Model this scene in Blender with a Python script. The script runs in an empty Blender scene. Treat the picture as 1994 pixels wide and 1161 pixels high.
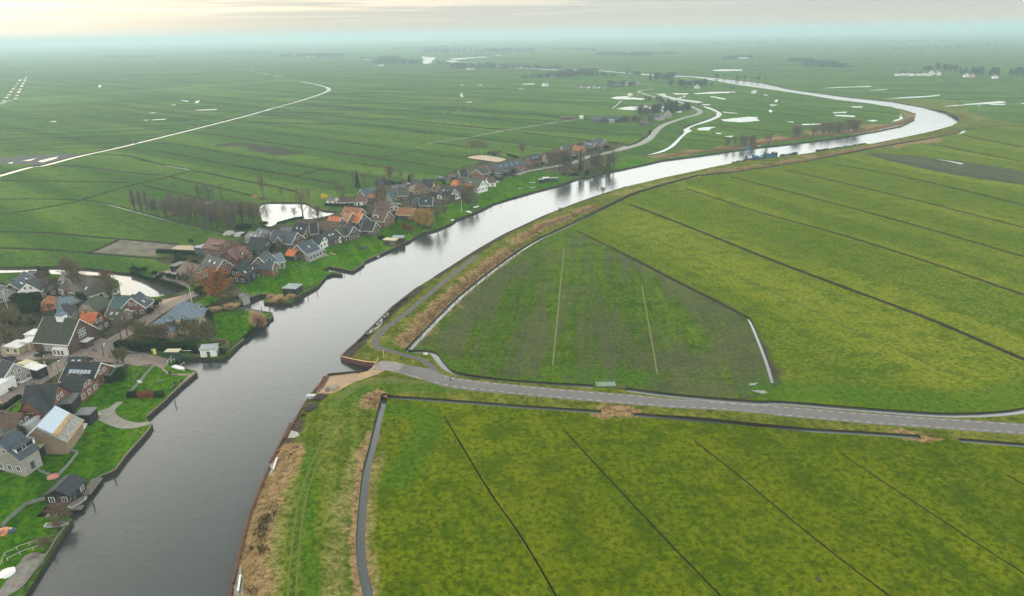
import bpy, bmesh, math, random
import numpy as np
from mathutils import Vector, Matrix
from mathutils.geometry import delaunay_2d_cdt

random.seed(7)
rng = np.random.default_rng(11)
R = math.radians
scene = bpy.context.scene
COL = scene.collection

# ------------------------------------------------------------------ camera
CAM_H, PITCH, ROLL, FPX = 110.0, 20.9, 0.86, 1347.0
W0, H0 = 1994.0, 1161.0
cam_d = bpy.data.cameras.new('camera')
cam = bpy.data.objects.new('camera', cam_d)
COL.objects.link(cam)
cam_d.sensor_width = 36.0
cam_d.lens = 36.0 * FPX / W0
cam_d.clip_start, cam_d.clip_end = 1.0, 80000.0
cam.location = (0, 0, CAM_H)
cam_m = Matrix.Rotation(R(90 - PITCH), 4, 'X') @ Matrix.Rotation(R(-ROLL), 4, 'Z')
cam.rotation_euler = cam_m.to_euler()
scene.camera = cam
CR = np.array(cam_m.to_3x3())

# ------------------------------------------------------------------ world and sun
SUN_EL, SUN_AZ = 17.0, -48.0       # azimuth measured clockwise from the view direction (+Y)
world = bpy.data.worlds.new('World')
scene.world = world
world.use_nodes = True
wn, wl = world.node_tree.nodes, world.node_tree.links
wn.clear()
out = wn.new('ShaderNodeOutputWorld')
bg_sky = wn.new('ShaderNodeBackground'); bg_cl = wn.new('ShaderNodeBackground')
mixs = wn.new('ShaderNodeMixShader')
sky = wn.new('ShaderNodeTexSky')
sky.sky_type = 'NISHITA'; sky.sun_disc = False
sky.sun_elevation = R(SUN_EL); sky.sun_rotation = R(SUN_AZ)
sky.air_density = 1.6; sky.dust_density = 4.0; sky.ozone_density = 1.0
bg_sky.inputs['Strength'].default_value = 0.12
wl.new(sky.outputs[0], bg_sky.inputs['Color'])
geo = wn.new('ShaderNodeTexCoord')
sep = wn.new('ShaderNodeSeparateXYZ'); wl.new(geo.outputs['Generated'], sep.inputs[0])
rp = wn.new('ShaderNodeValToRGB'); wl.new(sep.outputs['Z'], rp.inputs[0])   # cloud deck colour by height in the sky
cr = rp.color_ramp
cr.elements[0].position = 0.0; cr.elements[0].color = (0.55, 0.56, 0.53, 1)
cr.elements[1].position = 1.0; cr.elements[1].color = (0.5, 0.56, 0.58, 1)
for p_, c_ in ((0.012, (0.55, 0.52, 0.45)), (0.03, (0.48, 0.50, 0.47)), (0.05, (0.43, 0.49, 0.465)), (0.08, (0.85, 0.86, 0.80)), (0.22, (2.95, 2.98, 2.88)), (0.36, (3.4, 3.42, 3.30)), (0.47, (1.8, 1.84, 1.80)), (0.60, (0.55, 0.61, 0.61))):
    e = cr.elements.new(p_); e.color = (*c_, 1)
# streaks of brighter cloud, stretched along the horizon
mp = wn.new('ShaderNodeMapping'); mp.inputs['Scale'].default_value = (2.2, 2.2, 95.0); mp.inputs['Rotation'].default_value = (0, 0, 0)
wl.new(geo.outputs['Generated'], mp.inputs['Vector'])
nz = wn.new('ShaderNodeTexNoise'); nz.inputs['Scale'].default_value = 1.6; nz.inputs['Detail'].default_value = 6; nz.inputs['Roughness'].default_value = 0.6
wl.new(mp.outputs[0], nz.inputs['Vector'])
sr = wn.new('ShaderNodeMapRange'); sr.inputs['From Min'].default_value = 0.47; sr.inputs['From Max'].default_value = 0.60
wl.new(nz.outputs['Fac'], sr.inputs['Value'])
# streaks only above about one degree, stronger to the left (towards the sun)
el = wn.new('ShaderNodeMapRange'); el.inputs['From Min'].default_value = 0.014; el.inputs['From Max'].default_value = 0.045
wl.new(sep.outputs['Z'], el.inputs['Value'])
lf = wn.new('ShaderNodeMapRange'); lf.inputs['From Min'].default_value = 0.35; lf.inputs['From Max'].default_value = -0.62
wl.new(sep.outputs['X'], lf.inputs['Value'])
m1 = wn.new('ShaderNodeMath'); m1.operation = 'MULTIPLY'; wl.new(sr.outputs[0], m1.inputs[0]); wl.new(el.outputs[0], m1.inputs[1])
m2 = wn.new('ShaderNodeMath'); m2.operation = 'MULTIPLY'; wl.new(m1.outputs[0], m2.inputs[0]); wl.new(lf.outputs[0], m2.inputs[1])
mc = wn.new('ShaderNodeMix'); mc.data_type = 'RGBA'
wl.new(m2.outputs[0], mc.inputs['Factor']); wl.new(rp.outputs[0], mc.inputs['A']); mc.inputs['B'].default_value = (1.25, 1.02, 0.76, 1)
# glow of the veiled sun, to the left
sd = Vector((math.sin(R(SUN_AZ)) * math.cos(R(SUN_EL)), math.cos(R(SUN_AZ)) * math.cos(R(SUN_EL)), math.sin(R(SUN_EL))))
dp = wn.new('ShaderNodeVectorMath'); dp.operation = 'DOT_PRODUCT'; wl.new(geo.outputs['Generated'], dp.inputs[0]); dp.inputs[1].default_value = sd
gl = wn.new('ShaderNodeMapRange'); gl.inputs['From Min'].default_value = 0.80; gl.inputs['From Max'].default_value = 1.0
wl.new(dp.outputs['Value'], gl.inputs['Value'])
gp = wn.new('ShaderNodeMath'); gp.operation = 'POWER'; wl.new(gl.outputs[0], gp.inputs[0]); gp.inputs[1].default_value = 1.6
ga = wn.new('ShaderNodeMix'); ga.data_type = 'RGBA'; ga.blend_type = 'ADD'
wl.new(gp.outputs[0], ga.inputs['Factor']); wl.new(mc.outputs['Result'], ga.inputs['A']); ga.inputs['B'].default_value = (0.42, 0.36, 0.28, 1)
wl.new(ga.outputs['Result'], bg_cl.inputs['Color']); bg_cl.inputs['Strength'].default_value = 1.0
mixs.inputs[0].default_value = 0.82
wl.new(bg_sky.outputs[0], mixs.inputs[1]); wl.new(bg_cl.outputs[0], mixs.inputs[2]); wl.new(mixs.outputs[0], out.inputs['Surface'])

sun_d = bpy.data.lights.new('sun', 'SUN'); sun_d.energy = 1.5; sun_d.angle = R(11); sun_d.color = (1.0, 0.93, 0.82)
sun = bpy.data.objects.new('sun', sun_d); COL.objects.link(sun)
sun.rotation_euler = (-sd).to_track_quat('-Z', 'Y').to_euler()

scene.view_settings.view_transform = 'Standard'
scene.view_settings.look = 'None'
scene.view_settings.exposure = 0.60
scene.view_settings.gamma = 1.0
scene.cycles.max_bounces = 6
scene.cycles.volume_bounces = 2
scene.cycles.use_denoising = True
scene.cycles.denoising_input_passes = 'RGB_ALBEDO_NORMAL'; scene.cycles.denoising_prefilter = 'FAST'

# ------------------------------------------------------------------ pixel -> ground
FR = dict(A=(0,480,5.277), B=(200,500,5.276), C=(0,680,5.277), D=(0,860,3.857), E=(200,640,5.276), F=(340,420,6.45),
          G=(540,360,6.45), H=(180,320,5.247), I=(680,300,6.45), J=(880,240,5.865), K=(1080,140,4.985), L=(1380,100,3.248),
          M=(0,60,3.021), N=(500,60,2.849), O=(440,560,3.87), Q=(420,820,3.405), R=(780,420,2.624), S=(1200,260,2.511),
          T=(700,700,2.519), U=(1300,700,2.519), X=(0,0,1.0))
def fr(f, pts):
    ox, oy, s = FR[f]
    return [(ox + x / s, oy + y / s) for x, y in pts]
def ray(u, v):
    d = np.array([(u - W0 / 2) / FPX, -(v - H0 / 2) / FPX, -1.0])
    return CR @ d
def P(u, v, z=0.0):
    d = ray(u, v)
    t = (z - CAM_H) / min(d[2], -1e-4)
    return (d[0] * t, d[1] * t)
def seg_dist(px, py, line):
    """distance of points to a polyline"""
    best = np.full(px.shape, 1e18)
    for (x0, y0), (x1, y1) in zip(line[:-1], line[1:]):
        dx, dy = x1 - x0, y1 - y0
        t = np.clip(((px - x0) * dx + (py - y0) * dy) / (dx * dx + dy * dy + 1e-12), 0, 1)
        d = (px - x0 - t * dx) ** 2 + (py - y0 - t * dy) ** 2
        best = np.minimum(best, d)
    return np.sqrt(best)
def smooth(t):
    t = np.clip(t, 0, 1); return t * t * (3 - 2 * t)

# dike crests: (polyline, height, half width of the crown, slope run)
DIKES = []
def dike(f, pts, h, hw, run):
    DIKES.append(([P(u, v, h) for u, v in fr(f, pts)], h, hw, run))
dike('X', [(735,690),(731,668),(752,640),(790,605),(851,556),(930,500),(1000,458),(1080,424),(1180,385),(1300,348),(1450,317),(1600,297),(1750,272),(1830,255),(1875,236),(1870,222),(1830,208)], 2.0, 2.5, 12)
dike('X', [(740,712),(700,745),(665,790),(637,849),(610,920),(584,996),(573,1114),(566,1200),(560,1400)], 1.8, 4.0, 12)
dike('X', [(1500,822),(1200,775),(1000,755),(880,737),(800,717),(735,712)], 0.5, 3.6, 3)
# the village stands along a dike of its own
dike('X', [(-40,860),(60,790),(110,735),(175,690),(240,650),(300,605),(360,575),(395,545),(450,520),(540,480),(600,450),(680,430),(780,405),(860,375),(940,352),(1000,335),(1060,325),(1120,310),(1190,290),(1260,262),(1300,236),(1350,220),(1364,216),(1340,205),(1300,192),(1250,182)], 2.6, 12, 26)
def hgt(px, py):
    px = np.asarray(px, float); py = np.asarray(py, float)
    z = np.zeros(px.shape)
    for line, h, hw, run in DIKES:
        d = seg_dist(px, py, line)
        z = np.maximum(z, h * smooth(1 - (d - hw) / run))
    return z
def hz(x, y): return float(hgt(np.array([x]), np.array([y]))[0])
def G(u, v, dz=0.0):
    """the point of the ground (raised by dz) seen at a pixel"""
    z = 0.0
    for _ in range(5):
        x, y = P(u, v, z + dz); z = 0.5 * z + 0.5 * hz(x, y) if _ else hz(x, y)
    return (x, y, z)
def GL(f, pts):
    a = np.array([P(u, v, 0) for u, v in fr(f, pts)])
    z = np.zeros(len(a))
    for _ in range(6):
        a = np.array([P(u, v, zz) for (u, v), zz in zip(fr(f, pts), z)])
        z = 0.5 * z + 0.5 * hgt(a[:, 0], a[:, 1])
    return [tuple(p) for p in a]
def catmull(pts, n=6, closed=False):
    o = []; L = len(pts)
    rngi = range(L if closed else L - 1)
    for i in rngi:
        if closed: p0, p1, p2, p3 = (pts[(i + k) % L] for k in (-1, 0, 1, 2))
        else: p0, p1, p2, p3 = pts[max(i-1,0)], pts[i], pts[i+1], pts[min(i+2,L-1)]
        for k in range(n):
            t = k / n
            o.append(tuple(0.5 * ((2*b) + (-a+c)*t + (2*a-5*b+4*c-d)*t*t + (-a+3*b-3*c+d)*t**3) for a, b, c, d in zip(p0, p1, p2, p3)))
    if not closed: o.append(tuple(pts[-1]))
    return o

# ------------------------------------------------------------------ materials
MAT = {}
class NT:
    def __init__(s, name):
        s.m = bpy.data.materials.new(name); s.m.use_nodes = True
        s.n, s.l = s.m.node_tree.nodes, s.m.node_tree.links
        s.n.clear()
        s.o = s.n.new('ShaderNodeOutputMaterial'); s.b = s.n.new('ShaderNodeBsdfPrincipled')
        s.l.new(s.b.outputs[0], s.o.inputs[0]); s.c = s.n.new('ShaderNodeTexCoord')
        MAT[name] = s.m
    def link(s, a, b): s.l.new(a, b)
    def mapping(s, scale=(1,1,1), rot=0.0, src='Object'):
        m = s.n.new('ShaderNodeMapping'); m.inputs['Scale'].default_value = scale
        if rot:
            m0 = s.n.new('ShaderNodeMapping'); m0.inputs['Rotation'].default_value = (0, 0, rot)
            s.link(s.c.outputs[src], m0.inputs['Vector']); s.link(m0.outputs[0], m.inputs['Vector'])
        else: s.link(s.c.outputs[src], m.inputs['Vector'])
        return m.outputs[0]
    def noise(s, scale, detail=3, rough=0.5, vec=None, dist=0.0):
        x = s.n.new('ShaderNodeTexNoise'); x.inputs['Scale'].default_value = scale; x.inputs['Detail'].default_value = detail
        x.inputs['Roughness'].default_value = rough; x.inputs['Distortion'].default_value = dist
        s.link(vec if vec is not None else s.c.outputs['Object'], x.inputs['Vector'])
        return x.outputs['Fac']
    def rng(s, v, a, b, c=0.0, d=1.0):
        x = s.n.new('ShaderNodeMapRange'); x.inputs['From Min'].default_value = a; x.inputs['From Max'].default_value = b
        x.inputs['To Min'].default_value = c; x.inputs['To Max'].default_value = d; s.link(v, x.inputs['Value']); return x.outputs[0]
    def math(s, op, a, b=None):
        x = s.n.new('ShaderNodeMath'); x.operation = op
        for i, q in enumerate((a, b)):
            if q is None: continue
            if isinstance(q, (int, float)): x.inputs[i].default_value = q
            else: s.link(q, x.inputs[i])
        return x.outputs[0]
    def mix(s, f, a, b, mode='MIX'):
        x = s.n.new('ShaderNodeMix'); x.data_type = 'RGBA'; x.blend_type = mode
        for k, q in (('Factor', f), ('A', a), ('B', b)):
            if isinstance(q, (int, float)): x.inputs[k].default_value = q
            elif isinstance(q, tuple): x.inputs[k].default_value = (*q[:3], 1)
            else: s.link(q, x.inputs[k])
        return x.outputs['Result']
    def attr(s, name):
        x = s.n.new('ShaderNodeAttribute'); x.attribute_name = name; return x.outputs['Fac']
    def bump(s, h, strength=0.5, dist=0.1):
        x = s.n.new('ShaderNodeBump'); x.inputs['Strength'].default_value = strength; x.inputs['Distance'].default_value = dist
        s.link(h, x.inputs['Height']); s.link(x.outputs[0], s.b.inputs['Normal'])
    def done(s, col, rough=0.9, spec=0.2):
        if isinstance(col, tuple): s.b.inputs['Base Color'].default_value = (*col[:3], 1)
        else: s.link(col, s.b.inputs['Base Color'])
        s.b.inputs['Roughness'].default_value = rough; s.b.inputs['Specular IOR Level'].default_value = spec
        return s.m

def simple(name, c1, c2=None, scale=1.5, rough=0.85, spec=0.2, bump=0.0, stretch=(1,1,1)):
    t = NT(name)
    c2 = c2 or tuple(x * 0.8 for x in c1)
    v = t.mapping(stretch)
    f = t.rng(t.noise(scale, 4, 0.6, v), 0.35, 0.65)
    if bump: t.bump(t.noise(scale * 4, 2, 0.5, v), bump, 0.1)
    return t.done(t.mix(f, c1, c2), rough, spec)

def grass(name, ang, lush, dry, dark, strip=34.0, stripc=0.35, soil=(0.055,0.046,0.034), mud=0.0, rows=0.0):
    """pasture: long streaks along the strips between the ditches, blotches, fine tufts; masks from the mesh"""
    t = NT(name)
    va = t.mapping((0.02, 0.35, 0.1), ang); vb = t.mapping((0.0009, 1.0/strip, 0.1), ang)
    vc = t.mapping((0.012, 0.05, 0.1), ang)
    streak = t.noise(1.0, 4, 0.65, va, 0.3); strips = t.noise(1.0, 1.0, 0.5, vb)
    blot = t.noise(1.0, 5, 0.62, vc, 0.6); med = t.noise(0.11, 5, 0.7); fine = t.noise(0.75, 5, 0.72)
    huge = t.noise(0.006, 3, 0.5)
    f1 = t.math('ADD', t.math('MULTIPLY', blot, 0.30), t.math('MULTIPLY', streak, 0.45)); f1 = t.math('ADD', f1, t.math('MULTIPLY', med, 0.25))
    c = t.mix(t.rng(f1, 0.43, 0.58), lush, dry)
    c = t.mix(t.math('MULTIPLY', t.rng(strips, 0.49, 0.44), stripc), c, tuple(a_ * .6 + b_ * .4 for a_, b_ in zip(dark, lush)))
    c = t.mix(t.math('MULTIPLY', t.rng(strips, 0.53, 0.57), stripc), c, tuple(a_ * .3 + b_ * .85 for a_, b_ in zip(lush, dry)))
    vfine = t.noise(0.62, 5, 0.85)
    c = t.mix(t.rng(vfine, 0.49, 0.60, 0.0, 0.65), c, (lush[0] * 0.7 + dry[0] * 0.8, lush[1] * 0.7 + dry[1] * 0.75, dry[2]))
    c = t.mix(t.rng(vfine, 0.50, 0.40, 0.0, 0.8), c, tuple(x * 0.6 for x in dark))
    c = t.mix(t.rng(med, 0.50, 0.40, 0.0, 0.55), c, dark)
    c = t.mix(t.rng(huge, 0.38, 0.62, 0.0, 0.40), c, dark)
    # sparse dark spots (mole hills, tufts)
    vo = t.n.new('ShaderNodeTexVoronoi'); vo.inputs['Scale'].default_value = 0.16; t.link(t.c.outputs['Object'], vo.inputs['Vector'])
    sp = t.math('MULTIPLY', t.math('LESS_THAN', vo.outputs['Distance'], 0.12), t.math('GREATER_THAN', t.noise(0.02, 2), 0.58))
    c = t.mix(t.math('MULTIPLY', sp, 0.6), c, soil)
    if rows or mud:
        vr = t.mapping((0.008, 0.75, 0.1), ang); rw = t.noise(1.0, 3, 0.6, vr, 0.1)
        vb2 = t.mapping((0.010, 0.03, 0.1), ang)
        base = t.math('MULTIPLY', t.noise(1.0, 4, 0.6, vb2, 0.8), 1.0)
        vr2 = t.mapping((0.012, 0.16, 0.1), ang); rw2 = t.noise(1.0, 4, 0.7, vr2, 0.3)
        mm = t.math('ADD', t.math('MULTIPLY', base, 0.40), t.math('ADD', t.math('MULTIPLY', rw, 0.28), t.math('MULTIPLY', rw2, 0.32)))
        mk = t.rng(t.math('ADD', mm, t.math('MULTIPLY', t.attr('mud'), 0.09)), 0.492, 0.545)
        mk = t.math('MULTIPLY', mk, t.rng(t.math('ADD', t.math('MULTIPLY', fine, 0.5), t.math('MULTIPLY', vfine, 0.5)), 0.36, 0.58, 0.1, 1.0))
        c = t.mix(t.math('MULTIPLY', mk, 0.74), c, soil)
    else:
        mk = t.rng(t.math('ADD', t.math('MULTIPLY', t.rng(t.attr('mud'), 0.0, 0.7), 0.45), t.math('ADD', t.math('MULTIPLY', med, 0.6), t.math('MULTIPLY', vfine, 0.4))), 0.66, 0.82)
        c = t.mix(mk, c, soil)
    # reed and rough straw along banks
    nn_ = t.math('ADD', t.math('MULTIPLY', med, 0.55), t.math('MULTIPLY', vfine, 0.45))
    def msk(a_, lo, hi): return t.rng(t.math('ADD', t.math('MULTIPLY', t.rng(t.attr(a_), 0.0, 0.75), 0.42), nn_), lo, hi)
    c = t.mix(t.math('MULTIPLY', msk('dry', 0.74, 1.0), 0.7), c, t.mix(t.rng(vfine, 0.4, 0.6), (0.13, 0.115, 0.035), (0.30, 0.25, 0.10)))
    c = t.mix(t.math('MULTIPLY', msk('lush', 0.68, 0.98), 0.7), c, t.mix(t.rng(vfine, 0.38, 0.6), (0.020, 0.070, 0.004), (0.060, 0.140, 0.008)))
    c = t.mix(msk('reed', 0.60, 0.72), c, t.mix(t.rng(vfine, 0.38, 0.6), (0.085, 0.055, 0.024), (0.32, 0.22, 0.105)))
    hb = t.math('ADD', fine, t.math('MULTIPLY', t.noise(2.5, 3, 0.7), 0.5))
    t.bump(hb, 0.55, 0.35)
    return t.done(c, 0.95, 0.0)

def vdir(a, b):
    (x0, y0), (x1, y1) = a, b
    return -math.atan2(y1 - y0, x1 - x0)
# ------------------------------------------------------------------ terrain outlines (traced, then laid on the ground)
river_px = (fr('X', [(-60,1300),(48,1161)]) + fr('D', [(545,588),(515,560),(400,568),(270,566),(350,485),(500,492),(600,497),(632,455),(622,432),(745,262),(862,215)])
 + fr('X', [(272,855),(296.8,828)]) + fr('E', [(470,942),(447,912),(640,745),(645,715),(968,448),(940,436),(822,402),(700,384),(768,320),(850,298),(1200,306),(1300,268)])
 + fr('B', [(1450,850),(1600,720),(1748,612),(1738,578),(1560,548),(1370,522),(1375,490),(1430,462),(1500,425),(1612,388),(1700,392),(1652,440),(1655,470)])
 + fr('F', [(1240,1098),(1470,1108),(1500,1052),(1620,985),(1806,880)]) + fr('G', [(640,1120),(820,1130),(800,1105),(570,1075),(655,1025),(945,1085),(1088,990),(1078,965),(1677,690)])
 + fr('I', [(800,1055),(930,988),(1090,948),(1280,868),(1350,815),(1540,745),(1660,695),(1806,622)])
 + fr('J', [(700,845),(960,770),(1180,715),(1470,618),(1570,612),(1700,568),(1994,512)])
 + fr('K', [(880,895),(1050,856),(1400,812),(1700,768),(1994,728)])
 + fr('L', [(400,598),(700,563),(900,533),(1060,505),(1220,472),(1300,430),(1310,400),(1220,370),(1140,350),(1020,330),(800,305),(620,275),(420,245),(200,215),(0,180)])
 + fr('K', [(1350,52),(1000,42),(570,4)]) + fr('X', [(1146,136.6),(1080,136.8),(1019,133.5),(963,128.6),(925,124),(885,121),(884,119.6),(925,121.5),(963,126.6),(1019,131),(1080,134.2),(1146,133.8)])
 + fr('K', [(630,-2),(1000,22),(1400,40),(1700,70),(1994,100)])
 + fr('L', [(340,200),(520,240),(900,290),(1150,315),(1350,350),(1500,380),(1580,420),(1586,440),(1540,470),(1420,505),(1260,540),(1050,582),(850,612),(560,657),(240,692),(0,737)])
 + fr('X', [(1300,345),(1220,363),(1175,377),(1120,396),(1057,421),(985,455),(935,483),(880,518),(845,540)])
 + fr('O', [(1440,0),(1250,150),(1000,400),(865,522),(1060,566),(1140,572),(1065,632),(990,648),(870,642),(772,660),(650,800),(600,870),(430,1150)])
 + fr('Q', [(500,15),(362,285),(230,630),(172,830),(112,1095),(98,1161)]) + [(435,1300)])
inlet_px = [(-60,519)] + fr('A', [(0,210),(400,203),(620,206),(900,222),(1100,243),(1350,278)]) + fr('B', [(300,165),(560,240),(740,275),(850,352),(720,387),(560,412),(490,417)]) \
 + fr('A', [(1550,520),(1490,508),(1240,500),(1225,420),(1215,350),(1100,300),(620,287),(480,282),(380,267),(0,272)]) + [(-60,532)]
pond_px = [(508,396),(535,393.5),(560,394),(593,394.5),(608,402),(632,410),(655,412),(640,420),(610,426),(575,426),(552,431),(540,435),(527,441),(514,436),(506,410)]
tri_px = fr('R', [(860,62),(1150,200),(1400,330),(1600,430),(1780,525),(1830,640),(1870,745),(1905,855),(1900,900),(1700,935),(1200,890),(900,870),(450,830),(270,800),(200,745),(160,700),(60,690),(45,680),(150,570),(300,420),(420,320),(560,215),(700,125)])
RIGHT_DITCH = fr('L', [(2100,455),(1994,465),(1660,490),(1580,517),(1400,552),(1000,620),(560,705),(0,779)]) + fr('S', [(400,205),(250,245),(100,290),(0,335)]) \
 + fr('R', [(860,50),(700,125),(560,215),(420,320),(300,420),(150,570),(45,680),(60,692),(160,700),(200,745),(270,800),(450,830),(700,855),(900,868),(985,872)])
RIGHT_DITCH2 = fr('R', [(1150,888),(1400,920),(1800,955)]) + fr('U', [(570,214),(900,241),(1300,270),(1500,272),(1650,263),(1748,250)]) + [(2060,785)]
LOW_W = fr('O', [(1130,1161),(1180,905),(1205,838)]) ; LOW_W = [(714,1400),(716,1240)] + fr('Q', [(1010,1161),(975,1000),(960,800),(975,560),(1000,330),(1040,170)]) + fr('T', [(118,200),(150,182),(480,207),(800,232),(1185,257)])
LOW_E = fr('T', [(1345,270),(1763,302)]) + fr('U', [(500,327),(1000,364),(1240,380)])
LOW_E2 = fr('U', [(1430,395),(1748,420)]) + [(2060,872)]
# (points, width, kind of smoothing)
DITCH = [
 (RIGHT_DITCH, 2.6), (RIGHT_DITCH2, 2.9), (LOW_W, 2.1, 'b'), (LOW_E, 2.2, 'b'), (LOW_E2, 2.2, 'b'),
 (fr('R', [(900,78),(1150,200),(1400,330),(1600,430),(1770,518)]), 1.1), (fr('R', [(1770,518),(1790,545),(1830,640),(1870,745),(1903,855)]), 1.5, 'b'),
 (fr('S', [(820,180),(1100,240),(1500,335),(1994,460)]), 1.0), (fr('S', [(1060,150),(1400,210),(1994,350)]), 0.9),
 (fr('S', [(560,212),(1000,325),(1500,460),(1994,603)]), 1.1), (fr('S', [(335,267),(700,385),(1065,485),(1500,620),(1994,790),(2200,855)]), 1.1),
 (fr('S', [(70,348),(350,455),(700,595),(1000,710),(1500,895),(1994,1105),(2150,1170)]), 1.7),
 (fr('S', [(1540,50),(1994,140)]), 0.7), (fr('S', [(1700,10),(1994,68)]), 0.9), 
 (fr('T', [(418,282),(620,620),(800,880),(965,1161),(1060,1330)]), 0.65), (fr('T', [(998,342),(1200,560),(1500,880),(1763,1150),(1900,1290)]), 0.65),
 (fr('U', [(130,398),(350,570),(600,780),(850,980),(1090,1161),(1250,1280)]), 0.65), (fr('U', [(840,455),(1150,660),(1500,890),(1748,1050),(1900,1150)]), 0.65),
 (fr('U', [(1665,570),(1748,612),(1850,660)]), 0.65),
 # left polder
 (fr('M', [(-200,905),(0,850),(180,800),(260,790),(470,735),(700,685),(1000,612),(1250,550),(1500,485),(1800,400),(1905,364),(1935,345),(1910,328),(1820,307),(1760,295)]), 9.5),
 (fr('M', [(1660,272),(1460,235)]), 9), (fr('M', [(1430,228),(1310,200)]), 7), (fr('M', [(1270,192),(1225,183)]), 7),
 (fr('M', [(290,793),(470,800),(700,828),(940,850)]), 3.6), (fr('M', [(-100,880),(400,886),(760,893)]), 2.4),
 (fr('M', [(560,728),(740,735),(900,775),(1120,817)]), 2.2), (fr('M', [(700,695),(900,703),(1100,740),(1300,780),(1600,835),(1720,854),(1994,903)]), 2.4),
 (fr('M', [(830,660),(1050,670),(1300,715),(1600,765),(1890,815),(1994,830)]), 2.4), (fr('M', [(1130,602),(1300,615),(1600,660),(1994,717),(2300,765)]), 2.6),
 (fr('M', [(1200,575),(1500,590),(1994,650),(2300,690)]), 2.4), (fr('M', [(1360,537),(1994,553)]), 2.6),
 (fr('M', [(1735,857),(1900,815)]), 2.4), (fr('M', [(1130,822),(1000,855),(820,895)]), 2.0),
 (fr('H', [(820,122),(450,200),(0,330),(-250,400),(-950,520)]), 2.2), (fr('H', [(1020,65),(1200,95),(1500,160),(1700,195),(1950,245),(2100,290)]), 2.0),
 (fr('H', [(-1000,360),(-500,355),(0,375),(400,470),(620,530),(820,580),(1100,640),(1330,702)]), 2.5),
 (fr('H', [(-950,690),(-500,700),(0,742),(280,765),(600,792),(880,822)]), 2.7), (fr('H', [(280,765),(100,850),(0,890),(-60,905)]), 1.6),
 (fr('H', [(-950,855),(-500,872),(-60,905),(0,912),(640,962),(800,962)]), 2.5),
 (fr('H', [(500,210),(700,260),(900,300),(1130,358)]), 1.4), (fr('H', [(720,0),(860,25),(1000,50)]), 2.8), (fr('H', [(800,130),(1020,180),(1300,240),(1630,320)]), 1.0),
 (fr('H', [(1350,0),(1700,50),(1994,108)]), 1.8),
 (fr('J', [(-400,95),(0,132),(300,170),(700,225),(1200,290)]), 1.8), (fr('J', [(-700,-50),(0,12),(500,70),(720,95),(1000,130),(1500,190),(1994,242)]), 1.8),
 (fr('J', [(200,-80),(850,-5),(1300,40),(1994,125)]), 2.2), (fr('J', [(-200,220),(0,250),(200,290)]), 1.4), (fr('J', [(430,315),(640,350),(760,385)]), 1.2),
 (fr('I', [(-300,-10),(190,20),(400,52),(700,95),(1100,160),(1370,205)]), 1.6), (fr('I', [(400,50),(520,25),(640,0),(900,-60)]), 1.4), (fr('I', [(-350,180),(0,240),(340,297)]), 1.4),
 (fr('I', [(0,110),(300,150),(620,205)]), 0.6), (fr('I', [(900,-30),(1050,0),(1380,45),(1560,12),(1806,0),(1900,-40)]), 1.3), (fr('I', [(1430,50),(1806,105)]), 0.9),
 (fr('K', [(0,527),(400,570),(860,622)]), 1.7), (fr('K', [(-300,600),(0,627),(300,660),(620,705)]), 1.6),
 (fr('K', [(900,640),(935,565)]), 3.5), (fr('K', [(700,722),(790,690),(870,635)]), 2.6), (fr('K', [(490,360),(560,352),(655,270)]), 3.0),
 # inside the river bend
 (fr('K', [(1215,655),(1450,675),(1690,697)]), 2.4), (fr('K', [(1320,600),(1640,640),(1800,655)]), 2.6), (fr('K', [(1400,522),(1994,566),(2300,590)]), 3.0),
 (fr('L', [(60,352),(300,375),(500,395),(650,418)]), 2.6), (fr('L', [(240,310),(600,345),(900,370),(1200,395)]), 2.6), (fr('L', [(0,460),(300,492),(480,517)]), 2.6), (fr('L', [(400,400),(900,412),(1080,435)]), 2.2),
 (fr('L', [(100,260),(500,298),(1000,335)]), 2.4),
 (fr('X', [(1160,127),(1700,150),(1994,154)]), 4.0), (fr('L', [(1100,230),(1994,182)]), 3.5),
 # N of the village
 (fr('N', [(1015,467),(1150,432),(1300,393)]), 4.0), (fr('N', [(1300,395),(1994,398)]), 2.6), (fr('N', [(1160,433),(1994,505)]), 2.4), (fr('N', [(0,508),(560,520),(1000,570)]), 2.4),
 (fr('N', [(0,462),(900,459),(1100,470),(1400,500)]), 2.6), (fr('N', [(700,487),(1330,548)]), 2.0), (fr('N', [(0,420),(600,405),(1100,375),(1500,372)]), 3.0), (fr('N', [(300,335),(1200,325),(1900,345)]), 3.0),
 (fr('N', [(250,405),(700,440),(1080,430)]), 2.4), (fr('N', [(630,497),(680,483)]), 3.0),
 (fr('M', [(0,613),(600,595),(1100,570)]), 2.2), (fr('M', [(0,640),(600,620),(950,608)]), 2.0), (fr('M', [(0,697),(500,667),(820,660)]), 2.2), (fr('M', [(0,665),(500,640),(900,630)]), 1.6),
 (fr('M', [(0,580),(500,560),(1200,520)]), 2.4), (fr('M', [(540,420),(1200,395),(1700,380)]), 3.5),
]
_r0 = random.Random(3)
for _a, _b in (((20,415),(125,280)), ((88,402),(160,262))):
    for _k in range(8):
        _t0, _t1 = (_k + .1) / 8, (_k + .1 + _r0.uniform(.35, .75)) / 8; DITCH.append((fr('M', [(_a[0]+(_b[0]-_a[0])*_t0, _a[1]+(_b[1]-_a[1])*_t0), (_a[0]+(_b[0]-_a[0])*_t1, _a[1]+(_b[1]-_a[1])*_t1)]), 7.0, 'b'))
_cy, _cx = [345,364,400,485,550,612,685,735,800,850], [1935,1905,1800,1500,1250,1000,700,470,180,0]
def _w(y): return 2.0 + max(0.0, (P(*fr('M', [(0, y)])[0])[1] - 500) / 260.0)
_r = random.Random(4)
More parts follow.
